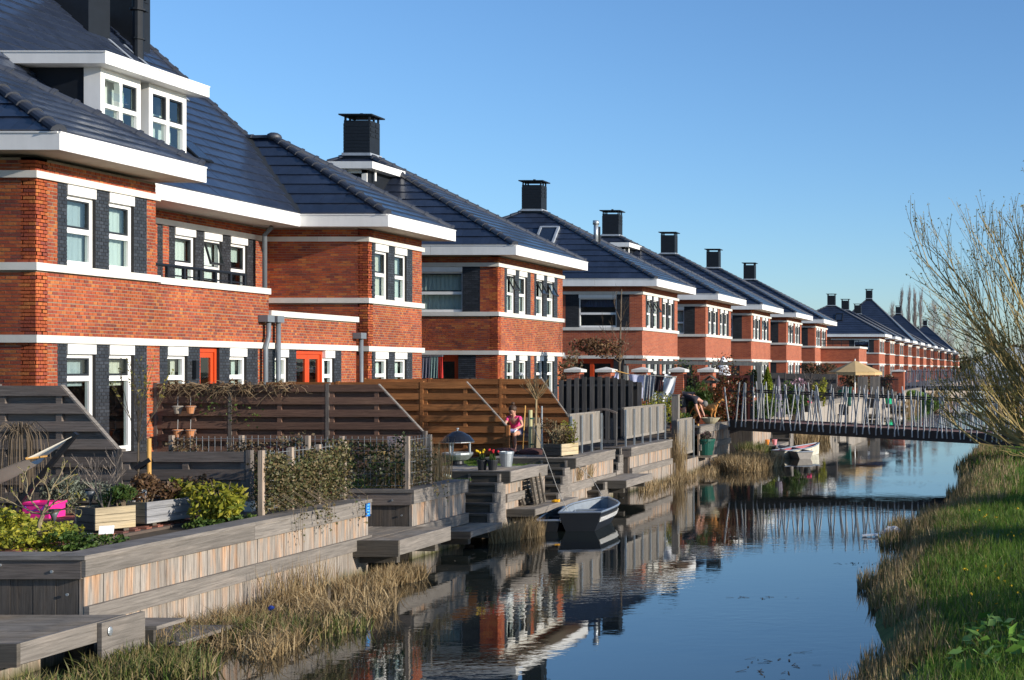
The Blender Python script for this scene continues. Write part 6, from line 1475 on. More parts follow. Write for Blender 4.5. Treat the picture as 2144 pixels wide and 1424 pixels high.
q = MB(); q.blob((-11.1, 24.2, 1.10), (.24, .10, .055), 10, 5, .12); tag(q.build('plastic_sack', mat('green_white_sack', (.62, .68, .55), .5, .35, 14)), 'white and green plastic sack lying at the edge of the lawn', 'bag')
q = MB(); q.hexa([(-13.2, 26.55, 1.05), (-12.6, 26.5, 1.05), (-12.6, 26.62, 1.05), (-13.2, 26.65, 1.05), (-13.25, 26.6, 1.72), (-12.95, 26.55, 1.72), (-12.95, 26.65, 1.72), (-13.25, 26.7, 1.72)]); tag(q.build('folded_deckchair', mat('pink_white_canvas', (.60, .42, .38), .8, .3, 12)), 'folded pink and white deckchair leaning at the end of the reddish fence', 'chair')
def bench():
    rt = thing('garden_table', 'low pale stone table with a yellowish cushion on the lawn', 'table', (-12.7, 25.2, ZG)); boards(rt, 'top', [(-12.95, -12.5, 25.1, 25.5, 1.36, 1.42)], M_LWOOD); boards(rt, 'leg', [(-12.9, -12.8, 25.15, 25.45, ZG, 1.36), (-12.65, -12.55, 25.15, 25.45, ZG, 1.36)], M_LWOOD)
    o = MB(); o.blob((-12.72, 25.3, 1.46), (.17, .14, .045), 10, 5); tag(o.build('cushion', mat('ochre_cloth', (.50, .33, .10), .9)), 'yellowish cushion on the low pale table', 'cushion')
bench()
def fire_bowl():
    c = (-12.15, 27.4, ZG); rt = thing('garden_fireplace', 'steel garden fireplace with black conical hood over a bowl', 'fireplace', c); x, y, z = c
    q = MB(); q.lathe([(.33, 1.565 - z), (.33, 1.585 - z), (.25, 1.69 - z), (.10, 1.78 - z), (.03, 1.80 - z)], c, 20); q.smooth = False; q.build('hood', mat('black_enamel', (.012, .014, .02), .25, .1, 4), rt)
    q = MB(); q.lathe([(.335, 1.555 - z), (.335, 1.566 - z)], c, 20); q.build('hood_rim', M_STEEL, rt)
    for a in (.3, 2.4, 4.5): q = MB(); q.tube([(x + .24*math.cos(a), y + .24*math.sin(a), 1.30), (x + .24*math.cos(a), y + .24*math.sin(a), 1.57)], .022, 8); q.build('post', M_STEEL, rt)
    q = MB(); q.lathe([(.10, .10), (.22, .14), (.29, .22), (.31, .25), (.31, .29), (.27, .29), (.2, .2)], c, 20); q.build('bowl', M_STEEL, rt); q = MB(); q.lathe([(.2, 0), (.2, .02), (.13, .05), (.12, .12)], c, 16); q.build('foot', M_BLACK, rt)
    q = MB(); q.tube([(x, y, 1.79), (x, y, 1.83)], .015, 6); q.tube([(x, y, 1.835), (x, y + .001, 1.86)], .03, 8); q.build('knob', M_STEEL, rt)
fire_bowl()
def standard_tree():
    p = Vector((-11.5, 30.0, ZG)); rt = thing('standard_tree', 'pollarded standard tree with a ball of bare twigs behind the quay steps', 'tree', p); t = MB(); t.tube([p, p + Vector((.02, 0, .7)), p + Vector((.03, 0, 1.42))], [.03, .026, .024], 8); t.build('trunk', mat('pale_bark', (.30, .22, .12), .85, .3, 9), rt)
    b = MB(); tips = []; top = p + Vector((.03, 0, 1.4))
    for i in range(26):
        a = R.uniform(0, 6.283); s = R.uniform(.1, 1.0); grow(b, top + Vector((0, 0, R.uniform(-.1, .05))), Vector((math.cos(a)*s, math.sin(a)*s, R.uniform(.5, 1.2))).normalized(), .34, .009, 1, 3, .4, .2, .62, 3, tips, .16)
    b.build('branches', mat('tan_twig', (.24, .17, .085), .85, .2, 9), rt)
    q = MB(); q.tube([(-11.58, 29.93, ZG - .03), (-11.58, 29.93, 2.16)], .045, 10); st = tag(q.build('tree_stake', wood_mat('green_stake_wood', (.36, .34, .18), (.42, .36, .2))), 'thick pale greenish stake beside the standard tree', 'stake')
    for z in (1.35, 1.95): q = MB(); q.lathe([(.055, 0), (.055, .03)], (-11.56, 29.94, z), 10); q.build('tie', M_DGREEN, st)
standard_tree()
q = MB(); q.tube([(-11.72, 31.0, ZG), (-11.72, 31.0, 1.55)], .028, 8); q.tube([(-11.72, 31.0, 1.55), (-11.72, 31.0, 2.22)], .022, 8); q.lathe([(.2, 0), (.2, .05), (.05, .07)], (-11.72, 31.0, ZG), 14); tag(q.build('parasol_pole', M_STEEL), 'thin steel parasol pole standing without its canopy', 'pole')
q = MB(); q.tube([(-11.95, 30.4, ZG), (-11.88, 30.4, 2.25)], .015, 6); tag(q.build('bamboo_cane', M_POLE), 'thin leaning cane between the stake and the parasol pole', 'cane')
def cushions():
    boards(thing('garden_slab', 'pale slab under the brown floor cushions', 'slab', (-11.6, 29.4, ZG)), 'slab', [(-12.4, -10.9, 29.05, 29.75, ZG - .03, ZG + .05)], M_LWOOD)
    for i, (x, l) in enumerate(((-11.95, 'left brown floor cushion on the pale slab'), (-11.3, 'right brown floor cushion on the pale slab, longer'))):
        q = MB(); q.blob((x, 29.4, ZG + .16), (.30 + .06*i, .26, .11), 12, 6, .05); q.smooth = True; tag(q.build('floor_cushion', mat('brown_cloth', (.075, .032, .030), .9, .2, 8)), l, 'cushion')
cushions()
rt = pot('terracotta_pot', 'low terracotta pot behind the parasol pole', (-11.6, 31.4, ZG), .17, .18, M_TERRA)
box_planter('wooden_planter', 'square dark planter box with a pale end on the deck by the second steps', (-10.45, 28.75, 1.20), math.radians(75), .62, .46, .26, M_LWOOD, M_STEP)
bush('tan_shrub', 'straw coloured twiggy shrub in the dark planter', (-10.55, 28.75, 1.66), (.34, .3, .28), 1200, (.012, .026), M_HEDGED, 'shrub', elong=3, twigs=40, up=(0, 0, 2), m_twig=mat('straw_twig', (.36, .29, .16), .85, .2, 9))
bush('green_shrub', 'yellowish green shrub at the right of the dark planter', (-10.25, 28.95, 1.66), (.2, .2, .26), 420, (.02, .045), M_YG, 'shrub', twigs=14)
def chair():
    rt = thing('wicker_chair', 'grey wicker armchair behind the sitting girl', 'chair', (-12.5, 31.9, ZG)); M = mat('wicker', (.22, .18, .12), .8, .35, 60, bump=.8); x0, x1, y0, y1 = -12.78, -12.2, 31.6, 32.15
    boards(rt, 'seat', [(x0, x1, y0, y1, ZG + .30, ZG + .40)], M); boards(rt, 'backrest', [(x0, x1, y1 - .07, y1, ZG + .401, ZG + .85)], M); boards(rt, 'armrest', [(x0 - .07, x0 - .001, y0, y1, ZG + .05, ZG + .62), (x1 + .001, x1 + .07, y0, y1, ZG + .05, ZG + .72)], M); boards(rt, 'leg', [(x0, x0 + .07, y0, y0 + .07, ZG, ZG + .30), (x1 - .07, x1, y0, y0 + .07, ZG, ZG + .30)], M)
    q = MB(); q.box(x0 + .02, x1 - .02, y0 - .02, y1 - .08, ZG + .401, ZG + .46); tag(q.build('seat_pad', mat('grey_cloth', (.11, .115, .12), .9)), 'grey pad on the wicker armchair', 'cushion')
chair()
# pallets on the landing
def pallet(label, c, lean, yaw):
    rt = thing('pallet', label, 'pallet', c, 'pallets leaning on the low landing'); C = Vector(c); u = Vector((math.cos(yaw), math.sin(yaw), 0)); n = Vector((-u.y, u.x, 0)); v = (Vector((0, 0, 1))*math.cos(lean) + u*math.sin(lean)).normalized(); w = u.cross(v)
    w = Vector((0, 1, 0)); 
    for k in range(7): q = MB(); q.obox(C + v*(.05 + k*.085), w*.26, v*.036, v.cross(w)*.009); q.build('slat', M_PAL, rt)
    for s in (-1, 0, 1): q = MB(); q.obox(C + v*.30 + w*s*.22 - v.cross(w)*.028, w*.03, v*.30, v.cross(w)*.018); q.build('bearer', M_PAL, rt)
M_PAL = wood_mat('pallet_wood', (.105, .09, .072), (.13, .105, .08), vert=False)
pallet('left dark pallet leaning on the low landing beside the boat', (-10.25, 25.6, .41), math.radians(-24), 0); pallet('middle dark pallet leaning on the low landing beside the boat', (-10.02, 25.75, .41), math.radians(-20), 0); pallet('right dark pallet leaning on the low landing beside the boat', (-9.84, 25.9, .41), math.radians(-10), 0)
q = MB(); q.blob((-9.62, 26.2, .43), (.09, .06, .035), 8, 5, .1); q.blob((-9.56, 26.2, .45), (.03, .03, .02), 6, 4); tag(q.build('yellow_toy', mat('yellow_plastic', (.75, .36, .01), .5)), 'small yellow toy on the low landing beside the pallets', 'toy')
# sign plate on the first quay wall end
rt = tag(MB().box(-10.035, -10.028, 19.50, 19.62, .88, 1.08).build('sign_plate', M_BLUE), 'small blue sign plate on the end of the first quay wall', 'sign')
q = MB()
for k in range(4): q.box(-10.027, -10.0265, 19.52, 19.60 - .012*(k % 2), 1.045 - k*.045, 1.06 - k*.045)
q.build('print', mat('sign_print', (.16, .50, .72), .5), rt, kind=None)
q = MB(); q.blob((-9.35, 15.9, .17), (.035, .02, .03), 7, 5, .5); tag(q.build('litter_wrapper', mat('blue_wrapper', (.02, .05, .26), .5)), 'crumpled blue wrapper caught in the left shore reeds', 'litter')
q = MB(); q.blob((-2.55, 24.0, .08), (.16, .10, .10), 9, 6, .3); q.bar((-3.1, 23.9, .03), (-2.6, 24.0, .05), .10, .03); tag(q.build('plastic_bag', mat('translucent_white_bag', (.62, .64, .66), .35)), 'crumpled white plastic bag at the right bank reeds', 'litter')
# ---------------------------------------------------------------- gardens before the footbridge
def pillar(label, x, Y, w, ztop, group='brick pillars with white caps'):
    rt = thing('brick_pillar', label, 'pillar', (x, Y, ZG), group); q = MB(); q.box(x - w/2, x + w/2, Y, Y + w, ZG - .1, ztop - .12); q.build('shaft', M_BRICKTEX, rt)
    q = MB(); a = w/2 + .07; q.box(x - a, x + a, Y - .07, Y + w + .07, ztop - .119, ztop - .03); q.add([(x - a, Y - .07, ztop - .03), (x + a, Y - .07, ztop - .03), (x + a, Y + w + .07, ztop - .03), (x - a, Y + w + .07, ztop - .03), (x, Y + w/2, ztop + .06)], [(0, 1, 4), (1, 2, 4), (2, 3, 4), (3, 0, 4)]); q.build('cap', M_CONC, rt)
for px, l in ((1200, 'first from the left, at the corner of the third house'), (1265, 'second from the left, beside the twiggy tree'), (1341, 'third from the left, behind the washing'), (1417, 'fourth from the left, tallest, right of the washing'), (1479, 'fifth, above the dark red trellis')):
    pillar('brick garden pillar with white cap, ' + l, G(px, 44), 44, .44, 3.12)
for px, l in ((1820, 'left distant one, beyond the beige parasol'), (1880, 'right distant one, near the far footbridge')): pillar('brick garden pillar with white cap, ' + l, G(px, 100), 100, .9, 3.0)
def pergola():
    rt = thing('pergola', 'slim grey pergola beam on posts crossing in front of the brick houses', 'pergola', (G(1592, 47), 47, ZG)); x0, x1 = G(1308, 47), G(1596, 47); z = EYE + 14*47/FPX
    q = MB(); q.bar((x0, 47, z), (x1, 47, z - .08), .08, .13); q.build('beam', M_POST2, rt); q = MB(); q.bar((x0, 49.5, z + .02), (x1 - .3, 49.5, z - .05), .08, .10); q.build('beam', M_POST2, rt)
    for x in (x1 - .1, x0 + .05): q = MB(); q.box(x - .07, x + .07, 46.93, 47.07, ZG, z - .13); q.build('post', M_POST2, rt)
    q = MB(); q.bar((x1 - .1, 47, z - .05), (x1 - .4, 49.5, z - .05), .08, .1); q.build('cross_beam', M_POST2, rt)
M_POST2 = wood_mat('grey_pergola_wood', (.19, .19, .175), (.22, .21, .18))
pergola()
def laundry():
    Y = 40.3; z = lambda py: EYE + (VY - py) * Y / FPX
    rt = thing('washing_line', 'rotary washing line with wooden arm hung with laundry', 'washing line', (G(1350, Y), Y, ZG))
    q = MB(); q.tube([(G(1289, Y), Y - .1, z(776)), (G(1318, Y), Y, z(784))], .022, 6); q.build('arm', M_POLE, rt); q = MB(); q.tube([(G(1352, Y), Y + .1, ZG), (G(1352, Y), Y + .1, z(782))], .025, 8); q.build('pole', M_STEEL, rt)
    q = MB(); q.tube([(G(1318, Y), Y, z(784)), (G(1416, Y), Y - .1, z(789))], .012, 5); q.tube([(G(1398, Y), Y - .1, z(789)), (G(1418, Y), Y - .1, z(789))], .022, 6); q.build('line', M_ROPE, rt)
    def cloth(label, cat, pts, m, folds=.05):
        """pts: outline top-left, top-right, bottom-right, bottom-left in photograph pixels"""
        (ax, ay), (bx, by), (cx, cy), (dx, dy) = pts; nx, ny = 10, 8; V = []
        for i in range(nx + 1):
            for j in range(ny + 1):
                u, v = i/nx, j/ny; px = (ax + (bx-ax)*u)*(1-v) + (dx + (cx-dx)*u)*v; py = (ay + (by-ay)*u)*(1-v) + (dy + (cy-dy)*u)*v
                V.append(Vector((G(px, Y), Y - .05 + folds*math.sin(u*9 + v*2 + ax)*(.4 + v) , z(py))))
        F = [(i*(ny+1)+j, i*(ny+1)+j+1, (i+1)*(ny+1)+j+1, (i+1)*(ny+1)+j) for i in range(nx) for j in range(ny)]
        q = MB(); q.add(V, F); q.add([v + Vector((0, .012, 0)) for v in V], [f[::-1] for f in F]); q.smooth = True; tag(q.build('laundry', m), label, cat, 'laundry on the washing line')
    W_ = mat('white_cloth', (.72, .73, .76), .9, .08, 5); Lv = mat('lavender_cloth', (.50, .52, .68), .9, .08, 5); Gy = mat('grey_jeans', (.28, .29, .31), .9, .3, 20); Bk = mat('black_cloth', (.022, .016, .022), .9); Mr = mat('maroon_cloth', (.10, .035, .035), .9)
    cloth('pale blue cloth hanging at the left end of the washing arm', 'laundry', [(1291, 778), (1296, 780), (1296, 799), (1284, 798)], Lv, .02)
    cloth('lavender bed sheet on the washing line', 'sheet', [(1315, 783), (1349, 787), (1348, 834), (1333, 836)], Lv)
    cloth('grey jeans hanging on the washing line, left pair', 'trousers', [(1347, 785), (1360, 786), (1357, 838), (1348, 840)], Gy, .03)
    cloth('grey jeans hanging on the washing line, right pair', 'trousers', [(1360, 785), (1373, 786), (1369, 838), (1361, 842)], Gy, .03)
    cloth('black shirt on the washing line', 'shirt', [(1374, 784), (1387, 784), (1383, 822), (1371, 822)], Bk, .03)
    cloth('maroon shirt on the washing line', 'shirt', [(1386, 783), (1392, 783), (1388, 821), (1382, 820)], Mr, .02)
    cloth('white sheet spread at the right end of the washing line', 'sheet', [(1394, 783), (1416, 790), (1408, 839), (1375, 842)], W_, .07)
laundry()
def trellis():
    rt = thing('red_trellis', 'dark red timber trellis frames behind the bending person', 'trellis', (G(1500, 46), 46, ZG)); Y = 46; zt = EYE - 14*Y/FPX; M = mat('dark_red_timber', (.085, .022, .018), .75, .2, 8)
    for a, b in ((1428, 1464), (1497, 1570)):
        x0, x1 = G(a, Y), G(b, Y); boards(rt, 'frame', [(x0, x1, Y, Y + .06, zt - .1, zt), (x0, x0 + .08, Y, Y + .06, ZG, zt - .101), (x1 - .08, x1, Y, Y + .06, ZG, zt - .101)], M)
        k = 0; x = x0 + .1
        while x < x1 - .12:
            q = MB(); q.bar((x, Y + .08, ZG), (min(x + .5, x1 - .08), Y + .08, zt - .1), .02, .035); q.bar((min(x + .5, x1 - .08), Y + .1, ZG), (x, Y + .1, zt - .1), .02, .035); q.build('lath', M, rt); x += .22
        boards(rt, 'back_panel', [(x0 + .08, x1 - .08, Y + .12, Y + .15, ZG, zt - .1)], M_DARKV)
    q = MB(); x = G(1574, Y); q.box(x - .05, x + .05, Y, Y + .1, ZG, zt + .02); q.build('post', M_CHIM, rt)
    b = thing('bird_house', 'dark gabled bird house on a pole in front of the brick pillar', 'bird house', (G(1488, 43), 43, 1.3)); x = G(1488, 43); z = EYE - 31*43/FPX; q = MB(); q.prism([(x - .22, z), (x + .22, z), (x + .22, z + .1), (x - .22, z + .1)], 'y', 42.85, 43.15); q.build('box', M_STEP, b)
    q = MB(); q.bar((x - .26, 43, z + .07), (x, 43, z + .26), .36, .025, up=(0, 0, 1)); q.bar((x, 43, z + .26), (x + .26, 43, z + .07), .36, .025); q.build('roof', M_STEP, b); q = MB(); q.box(x - .03, x + .03, 42.97, 43.03, 1.3, z); q.build('pole', M_STEP, b)
trellis()
bush('photinia_hedge', 'red and green photinia shrub beside the footbridge end', (-10.55, 43.0, 1.95), (.62, .6, .72), 3000, (.035, .075), M_PHOT, 'shrub', lumps=10)
bush('photinia_hedge', 'dark leafy shrub behind the bending person under the trellis', (-12.0, 44.4, 2.0), (.8, .5, .85), 2200, (.04, .08), M_IVYD, 'shrub', lumps=10)
bush('photinia_hedge', 'reddish shrub growing up the right trellis frame', (-10.6, 45.3, 2.2), (.8, .4, .8), 1500, (.035, .07), M_PHOT, 'shrub', lumps=9)
bush('olive_shrub', 'olive green feathery shrub behind the dog', (-10.75, 42.5, 2.15), (.4, .4, .52), 2600, (.02, .045), M_GREENL, 'shrub', elong=3.2, up=(0, 0, 2.5), lumps=7, twigs=14)
bush('green_shrub', 'low green plant between the bending person and the grey post', (-11.0, 40.9, 1.5), (.3, .3, .2), 500, (.03, .06), M_GREENL, 'plant')
bush('variegated_shrub', 'cream and green shrub below the washing', (-11.6, 39.6, 1.9), (.75, .4, .45), 1500, (.025, .055), M_YG, 'shrub', lumps=9)
def espalier(label, px, y, zb, zt, dens, leaf, w):
    p = Vector((G(px, y), y, ZG)); rt = thing('young_tree', label, 'tree', p); t = MB(); t.tube([p, Vector((p.x, y, zb)), Vector((p.x + .1, y, zt))], [.06, .05, .02], 6); t.build('trunk', M_BARK, rt); b = MB(); tips = []
    for i in range(dens):
        z = R.uniform(zb, zt * .92); a = R.uniform(0, 6.283); grow(b, Vector((p.x + .05, y, z)), Vector((math.cos(a), math.sin(a)*.6, .75)).normalized(), w * R.uniform(.5, 1), .014, 2, 3, .5, .2, .6, 3, tips)
    b.build('branches', M_TWIG, rt)
    if leaf: P = np.array([tuple(q) for q in tips]); P = np.repeat(P, 3, 0) + RN.normal(size=(len(P)*3, 3))*.05 - np.array(p); link('leaves', leaves_mesh('leaves', P, (.05, .10), 0), leaf, rt)
espalier('bare tree before the fourth house, thin twigs up to its gutter', 1296, 50, 2.4, 6.2, 15, None, 1.0)
bush('withered_tree', 'rusty brown withered leaves of a pleached tree before the fourth house', (G(1262, 48), 48, 3.95), (.85, .4, .42), 900, (.05, .10), M_BROWNL, 'tree', twigs=0, lumps=8)
bush('withered_shrub', 'withered brown shrub at the far corner of the third house', (G(1190, 46), 46, 3.0), (.35, .4, .95), 600, (.04, .09), M_HEDGED, 'shrub', twigs=10)
def clothes_dryer():
    Y = 41.5; rt = thing('folded_sun_shade', 'green edged grey cloth hanging beside the door of the third house', 'cloth', (G(905, Y), Y, ZG)); z = lambda py: EYE + (VY - py)*Y/FPX
    for i, (a, b, m) in enumerate(((884, 901, mat('slate_cloth', (.13, .13, .17), .9)), (902, 917, mat('green_grey_cloth', (.17, .25, .24), .9)), (918, 926, mat('red_cloth', (.35, .02, .015), .9)))):
        q = MB(); n = 5
        for k in range(n): xa, xb = G(a + (b-a)*k/n, Y), G(a + (b-a)*(k+1)/n, Y); q.hexa([(xa, Y + .06*(k % 2), z(792)), (xb, Y + .06*((k+1) % 2), z(792)), (xb, Y + .06*((k+1) % 2) + .015, z(792)), (xa, Y + .06*(k % 2) + .015, z(792)), (xa, Y, z(747)), (xb, Y, z(746)), (xb, Y + .015, z(746)), (xa, Y + .015, z(747))])
        q.build('cloth', m, rt)
    q = MB(); q.bar((G(880, Y), Y, z(746)), (G(927, Y), Y, z(745)), .03, .05); q.build('rail', M_STEEL, rt)
clothes_dryer()
# tubs and bowls on the ledge
def tub():
    c = (-9.98, 39.75, .46); boards(thing('ledge', 'weathered timber ledge carrying the dark green tub', 'ledge', (-10.0, 39.7, .4)), 'ledge_board', [(-10.5, -9.7, 39.35, 40.1, .40, .455)], M_DECK)
    rt = pot('green_tub', 'dark green plastic tub with purple heather on the timber ledge', c, .285, .50, M_DGREEN, 'tub', rim=1.05); P = cloud(700, (-9.98, 39.75, 1.06), (.26, .26, .2), .5) - np.array(c); link('heather', leaves_mesh('heather', P, (.02, .045), 0, 2.2), leaf_mat('heather_leaves', [(.09, .05, .06), (.12, .07, .07), (.05, .09, .04), (.16, .09, .10)]), rt); q = MB(); q.tube([(-10.15, 39.7, .9), (-10.2, 39.7, 1.42)], .035, 7); q.build('stake', M_POLE, rt)
    rt = thing('bowl_planter', 'wide pale stone bowl in front of the dog', 'bowl', (-10.18, 41.2, 1.365)); q = MB(); q.lathe([(.14, 0), (.22, .07), (.29, .17), (.30, .19), (.27, .19), (.2, .1)], (-10.18, 41.2, 1.365), 18); q.smooth = False; q.build('bowl', mat('pale_stone', (.42, .37, .25), .8, .2, 8), rt)
tub()
# ---------------------------------------------------------------- gardens past the footbridge
def closed_parasol(label, x, y, zb, zt, r, m, pole=True):
    rt = thing('closed_parasol', label, 'parasol', (x, y, ZG)); q = MB(); pr = []
    q.lathe([(r*.75, zb - ZG), (r, zb - ZG + (zt - zb)*.25), (r*.62, zb - ZG + (zt-zb)*.6), (r*.4, zb - ZG + (zt-zb)*.85), (.02, zt - ZG)], (x, y, ZG), 10); q.build('canopy', m, rt); q = MB(); q.tube([(x, y, ZG), (x, y, zb + .1)], .03, 6); q.build('pole', M_STEEL, rt)
closed_parasol('closed white parasol in front of the sixth house', G(1514, 52), 52, 2.6, 3.62, .32, mat('white_canvas', (.70, .72, .76), .9, .1, 4))
closed_parasol('closed mauve grey parasol behind the footbridge railing', G(1630, 50), 50, 1.25, 2.85, .17, mat('mauve_canvas', (.15, .13, .165), .9, .1, 4))
def parasol():
    x, y = G(1790, 77), 77; rt = thing('open_parasol', 'open beige parasol beyond the footbridge', 'parasol', (x, y, ZG)); M = mat('beige_canvas', (.52, .36, .17), .9, .08, 3); r = 1.62; zt = EYE + 17*y/FPX; ze = EYE - 7*y/FPX; n = 8
    for k in range(n):
        a, b = 2*math.pi*(k + .2)/n, 2*math.pi*(k + 1.2)/n; P = Vector((x, y, zt)); A = Vector((x + r*math.cos(a), y + r*math.sin(a), ze)); B = Vector((x + r*math.cos(b), y + r*math.sin(b), ze)); d = Vector((0, 0, -.02)); q = MB(); q.add([P, A, B, P + d, A + d, B + d], [(0, 1, 2), (3, 5, 4), (0, 3, 4, 1), (1, 4, 5, 2), (2, 5, 3, 0)])
        D = Vector((0, 0, -.18)); q.add([A, B, B + D, A + D], [(0, 3, 2, 1)]); q.add([A*.998 + Vector((x, y, ze))*.002, B*.998 + Vector((x, y, ze))*.002, B + D, A + D], [(0, 1, 2, 3)]); q.build('canopy_panel', M, rt)
    q = MB(); q.tube([(x, y, ZG), (x, y, zt + .1)], .04, 8); q.build('pole', M_WHITE, rt)
parasol()
def conifer():
    x, y = G(1607, 53), 53; rt = thing('conifer', 'small golden green conifer left of the closed mauve parasol', 'tree', (x, y, ZG)); n = 3200; t = RN.uniform(0, 1, n)**.8; a = RN.uniform(0, 2*np.pi, n); r = .48*(1 - t)**.75*(.75 + .25*np.sin(a*5 + t*9)) * RN.uniform(.7, 1.05, n)
    P = np.column_stack([r*np.cos(a), r*np.sin(a), .15 + 1.95*t]); link('foliage', leaves_mesh('foliage', P, (.03, .07), 0, 2.2, up=(0, 0, 1.5)), M_CONIF, rt); q = MB(); q.tube([(x, y, ZG), (x, y, ZG + 1.6)], [.05, .02], 6); q.build('trunk', M_BARK, rt)
conifer()
hit_miss('weathered grey slatted fence behind the spreading bare tree', 68, [G(1605, 68), G(1645, 68), G(1700, 68), G(1752, 68)], [2.9, 2.87, 2.84], ZG, mat('old_grey_fence', (.085, .08, .075), .9, .2, 6), rows=.5, fh=.3)
def spreading():
    y = 60; p = Vector((G(1710, y), y, ZG)); rt = thing('spreading_tree', 'low wide spreading bare tree behind the footbridge railing', 'tree', p); t = MB(); t.tube([p, p + Vector((.05, 0, .6))], [.09, .07], 7); t.build('trunk', M_BARK, rt); b = MB()
    for i in range(9): a = R.uniform(0, 6.283); grow(b, p + Vector((.05, 0, .55)), Vector((math.cos(a), math.sin(a)*.6, .65)).normalized(), .75, .04, 3, 3, .6, .05, .7, 3, None, .2, .006)
    b.build('branches', mat('dark_twig', (.10, .08, .07), .9), rt)
spreading()
for i, (px, y, l) in enumerate(((1757, 72, 'left dark green wheelie bin beyond the footbridge'), (1771, 71, 'right dark green wheelie bin beyond the footbridge'))):
    x = G(px, y); rt = thing('wheelie_bin', l, 'bin', (x, y, ZG), 'dark green bins'); q = MB(); q.hexa([(x - .24, y - .25, ZG + .04), (x + .24, y - .25, ZG + .04), (x + .24, y + .25, ZG + .04), (x - .24, y + .25, ZG + .04), (x - .29, y - .3, ZG + 1.0), (x + .29, y - .3, ZG + 1.0), (x + .29, y + .3, ZG + 1.0), (x - .29, y + .3, ZG + 1.0)]); q.build('body', M_DGREEN, rt); q = MB(); q.box(x - .31, x + .31, y - .33, y + .33, ZG + 1.001, ZG + 1.07); q.build('lid', M_DGREEN, rt); q = MB(); q.tube([(x - .25, y + .28, ZG + .09), (x + .25, y + .28, ZG + .09)], .09, 8); q.build('wheels', M_BLACK, rt)
for px, y, l in ((1668, 57, 'left black pot of pink cyclamen behind the railing'), (1690, 57, 'right black pot of pink cyclamen behind the railing')):
    c = (G(px, y), y, 1.2); r = pot('cyclamen_pot', l, c, .17, .3, M_POTB); flowers(r, (c[0], c[1], 1.48), 9, .16, M_GREENL, mat('pink_petals', (.65, .05, .14), .6), .16, .045, np.array(c))
rt = pot('green_bucket', 'bright green bucket near the dark chairs beyond the footbridge', (-9.95, 91.5, .62), .30, .55, mat('bright_green_plastic', (.01, .42, .20), .4), 'bucket')
def gchair(label, px, y, flip, where):
    x = G(px, y); z = .31; deck('low landing in the distance under the dark garden chair at ' + where, x - .6, x + .55, y - .8, y + .9, z, th=.12, name='landing'); rt = thing('garden_chair', label, 'chair', (x, y, z), 'dark garden chairs'); boards(rt, 'seat', [(x - .25, x + .25, y - .25, y + .25, z + .4, z + .45)], M_BLACK); boards(rt, 'backrest', [(x - .25, x + .25, y + flip*.25 - .03, y + flip*.25 + .03, z + .451, z + .95)], M_BLACK); boards(rt, 'leg', [(x + a*.23 - .02, x + a*.23 + .02, y + b*.22 - .02, y + b*.22 + .02, z, z + .4) for a in (-1, 1) for b in (-1, 1)], M_BLACK)
deck('low landing in the distance under the bright green bucket', -10.4, -9.5, 90.8, 92.3, .62, th=.12, name='landing')
gchair('dark garden chair, left one on the landings past the footbridge', 1765, 67, 1, 'the left'); gchair('dark garden chair, middle one on the landings past the footbridge', 1823, 79.5, 1, 'the middle'); gchair('dark garden chair, right one on the landings near the far footbridge', 1884, 97, 1, 'the right')
stairs('dark steps below the closed mauve parasol', -10.0, -9.35, 50.5, 1.1, 4, rise=.22, run=.3, skew=.03)
deck('low landing below the steps past the footbridge', -10.2, -9.2, 46.5, 49.3, .33, th=.12, name='landing')
rt = pot('orange_cup', 'small orange toy bucket on the low landing past the footbridge', (-9.55, 47.0, .335), .08, .2, mat('orange_plastic', (.75, .22, .02), .5), 'toy'); rt = pot('pink_cup', 'small pink toy bucket on the low landing past the footbridge', (-9.3, 47.1, .335), .09, .2, mat('pale_pink_plastic', (.7, .25, .27), .5), 'toy')
bush('yellow_shrub', 'yellow green upright shrub behind the footbridge railing', (G(1722, 63), 63, 1.9), (.35, .4, .6), 900, (.05, .1), M_YG, 'shrub')
bush('green_shrub', 'mixed green border shrubs right of the closed mauve parasol', (G(1655, 55), 55, 1.8), (.7, .6, .6), 1800, (.05, .10), M_GREENL, 'shrub', lumps=9)
bush('green_shrub', 'green border plants left of the closed mauve parasol', (G(1596, 49), 49, 1.5), (.8, .5, .42), 1500, (.04, .09), M_GREENL, 'shrub', lumps=9)
bush('pink_magnolia', 'shrub with pale pink blossom before the grey fence', (G(1668, 62), 62, 2.25), (.45, .4, .3), 260, (.07, .12), leaf_mat('pink_blossom', [(.62, .34, .44), (.7, .45, .52), (.35, .22, .2)]), 'shrub', twigs=20)
bush('dark_shrub', 'dark green shrub left of the golden conifer', (G(1575, 54), 54, 2.6), (.42, .4, .65), 1100, (.05, .09), M_IVYD, 'shrub')
bush('bare_hedge', 'brownish bare hedge top before the brick extension', (G(1700, 80), 80, 2.95), (1.1, .6, .42), 1500, (.05, .11), M_HEDGED, 'hedge')
for i, (px, y, zc, rx, rz, m, l) in enumerate(((1800, 86, 2.0, .9, .8, M_HEDGED, 'brown bare shrub left under the beige parasol'), (1835, 92, 1.9, 1.0, .7, M_HEDGED, 'brown bare shrub right of the beige parasol pole'), (1852, 90, 2.0, .6, .6, M_PHOT, 'reddish shrub before the far footbridge'))): bush('garden_shrub', l, (G(px, y), y, zc), (rx, .7, rz), 1100, (.07, .14), m, 'shrub', twigs=16)
for i, (px, l) in enumerate(((1806, 'left'), (1832, 'right'))):
    x = G(px, 82); rt = thing('board_screen', 'grey upright board screen, ' + l + ' of two beyond the beige parasol', 'screen', (x, 82, ZG)); planks_x(rt, x - .32, x + .32, 82, ZG, 2.62 - .0*i, pw=.16, m=M_GREYV, name='board')
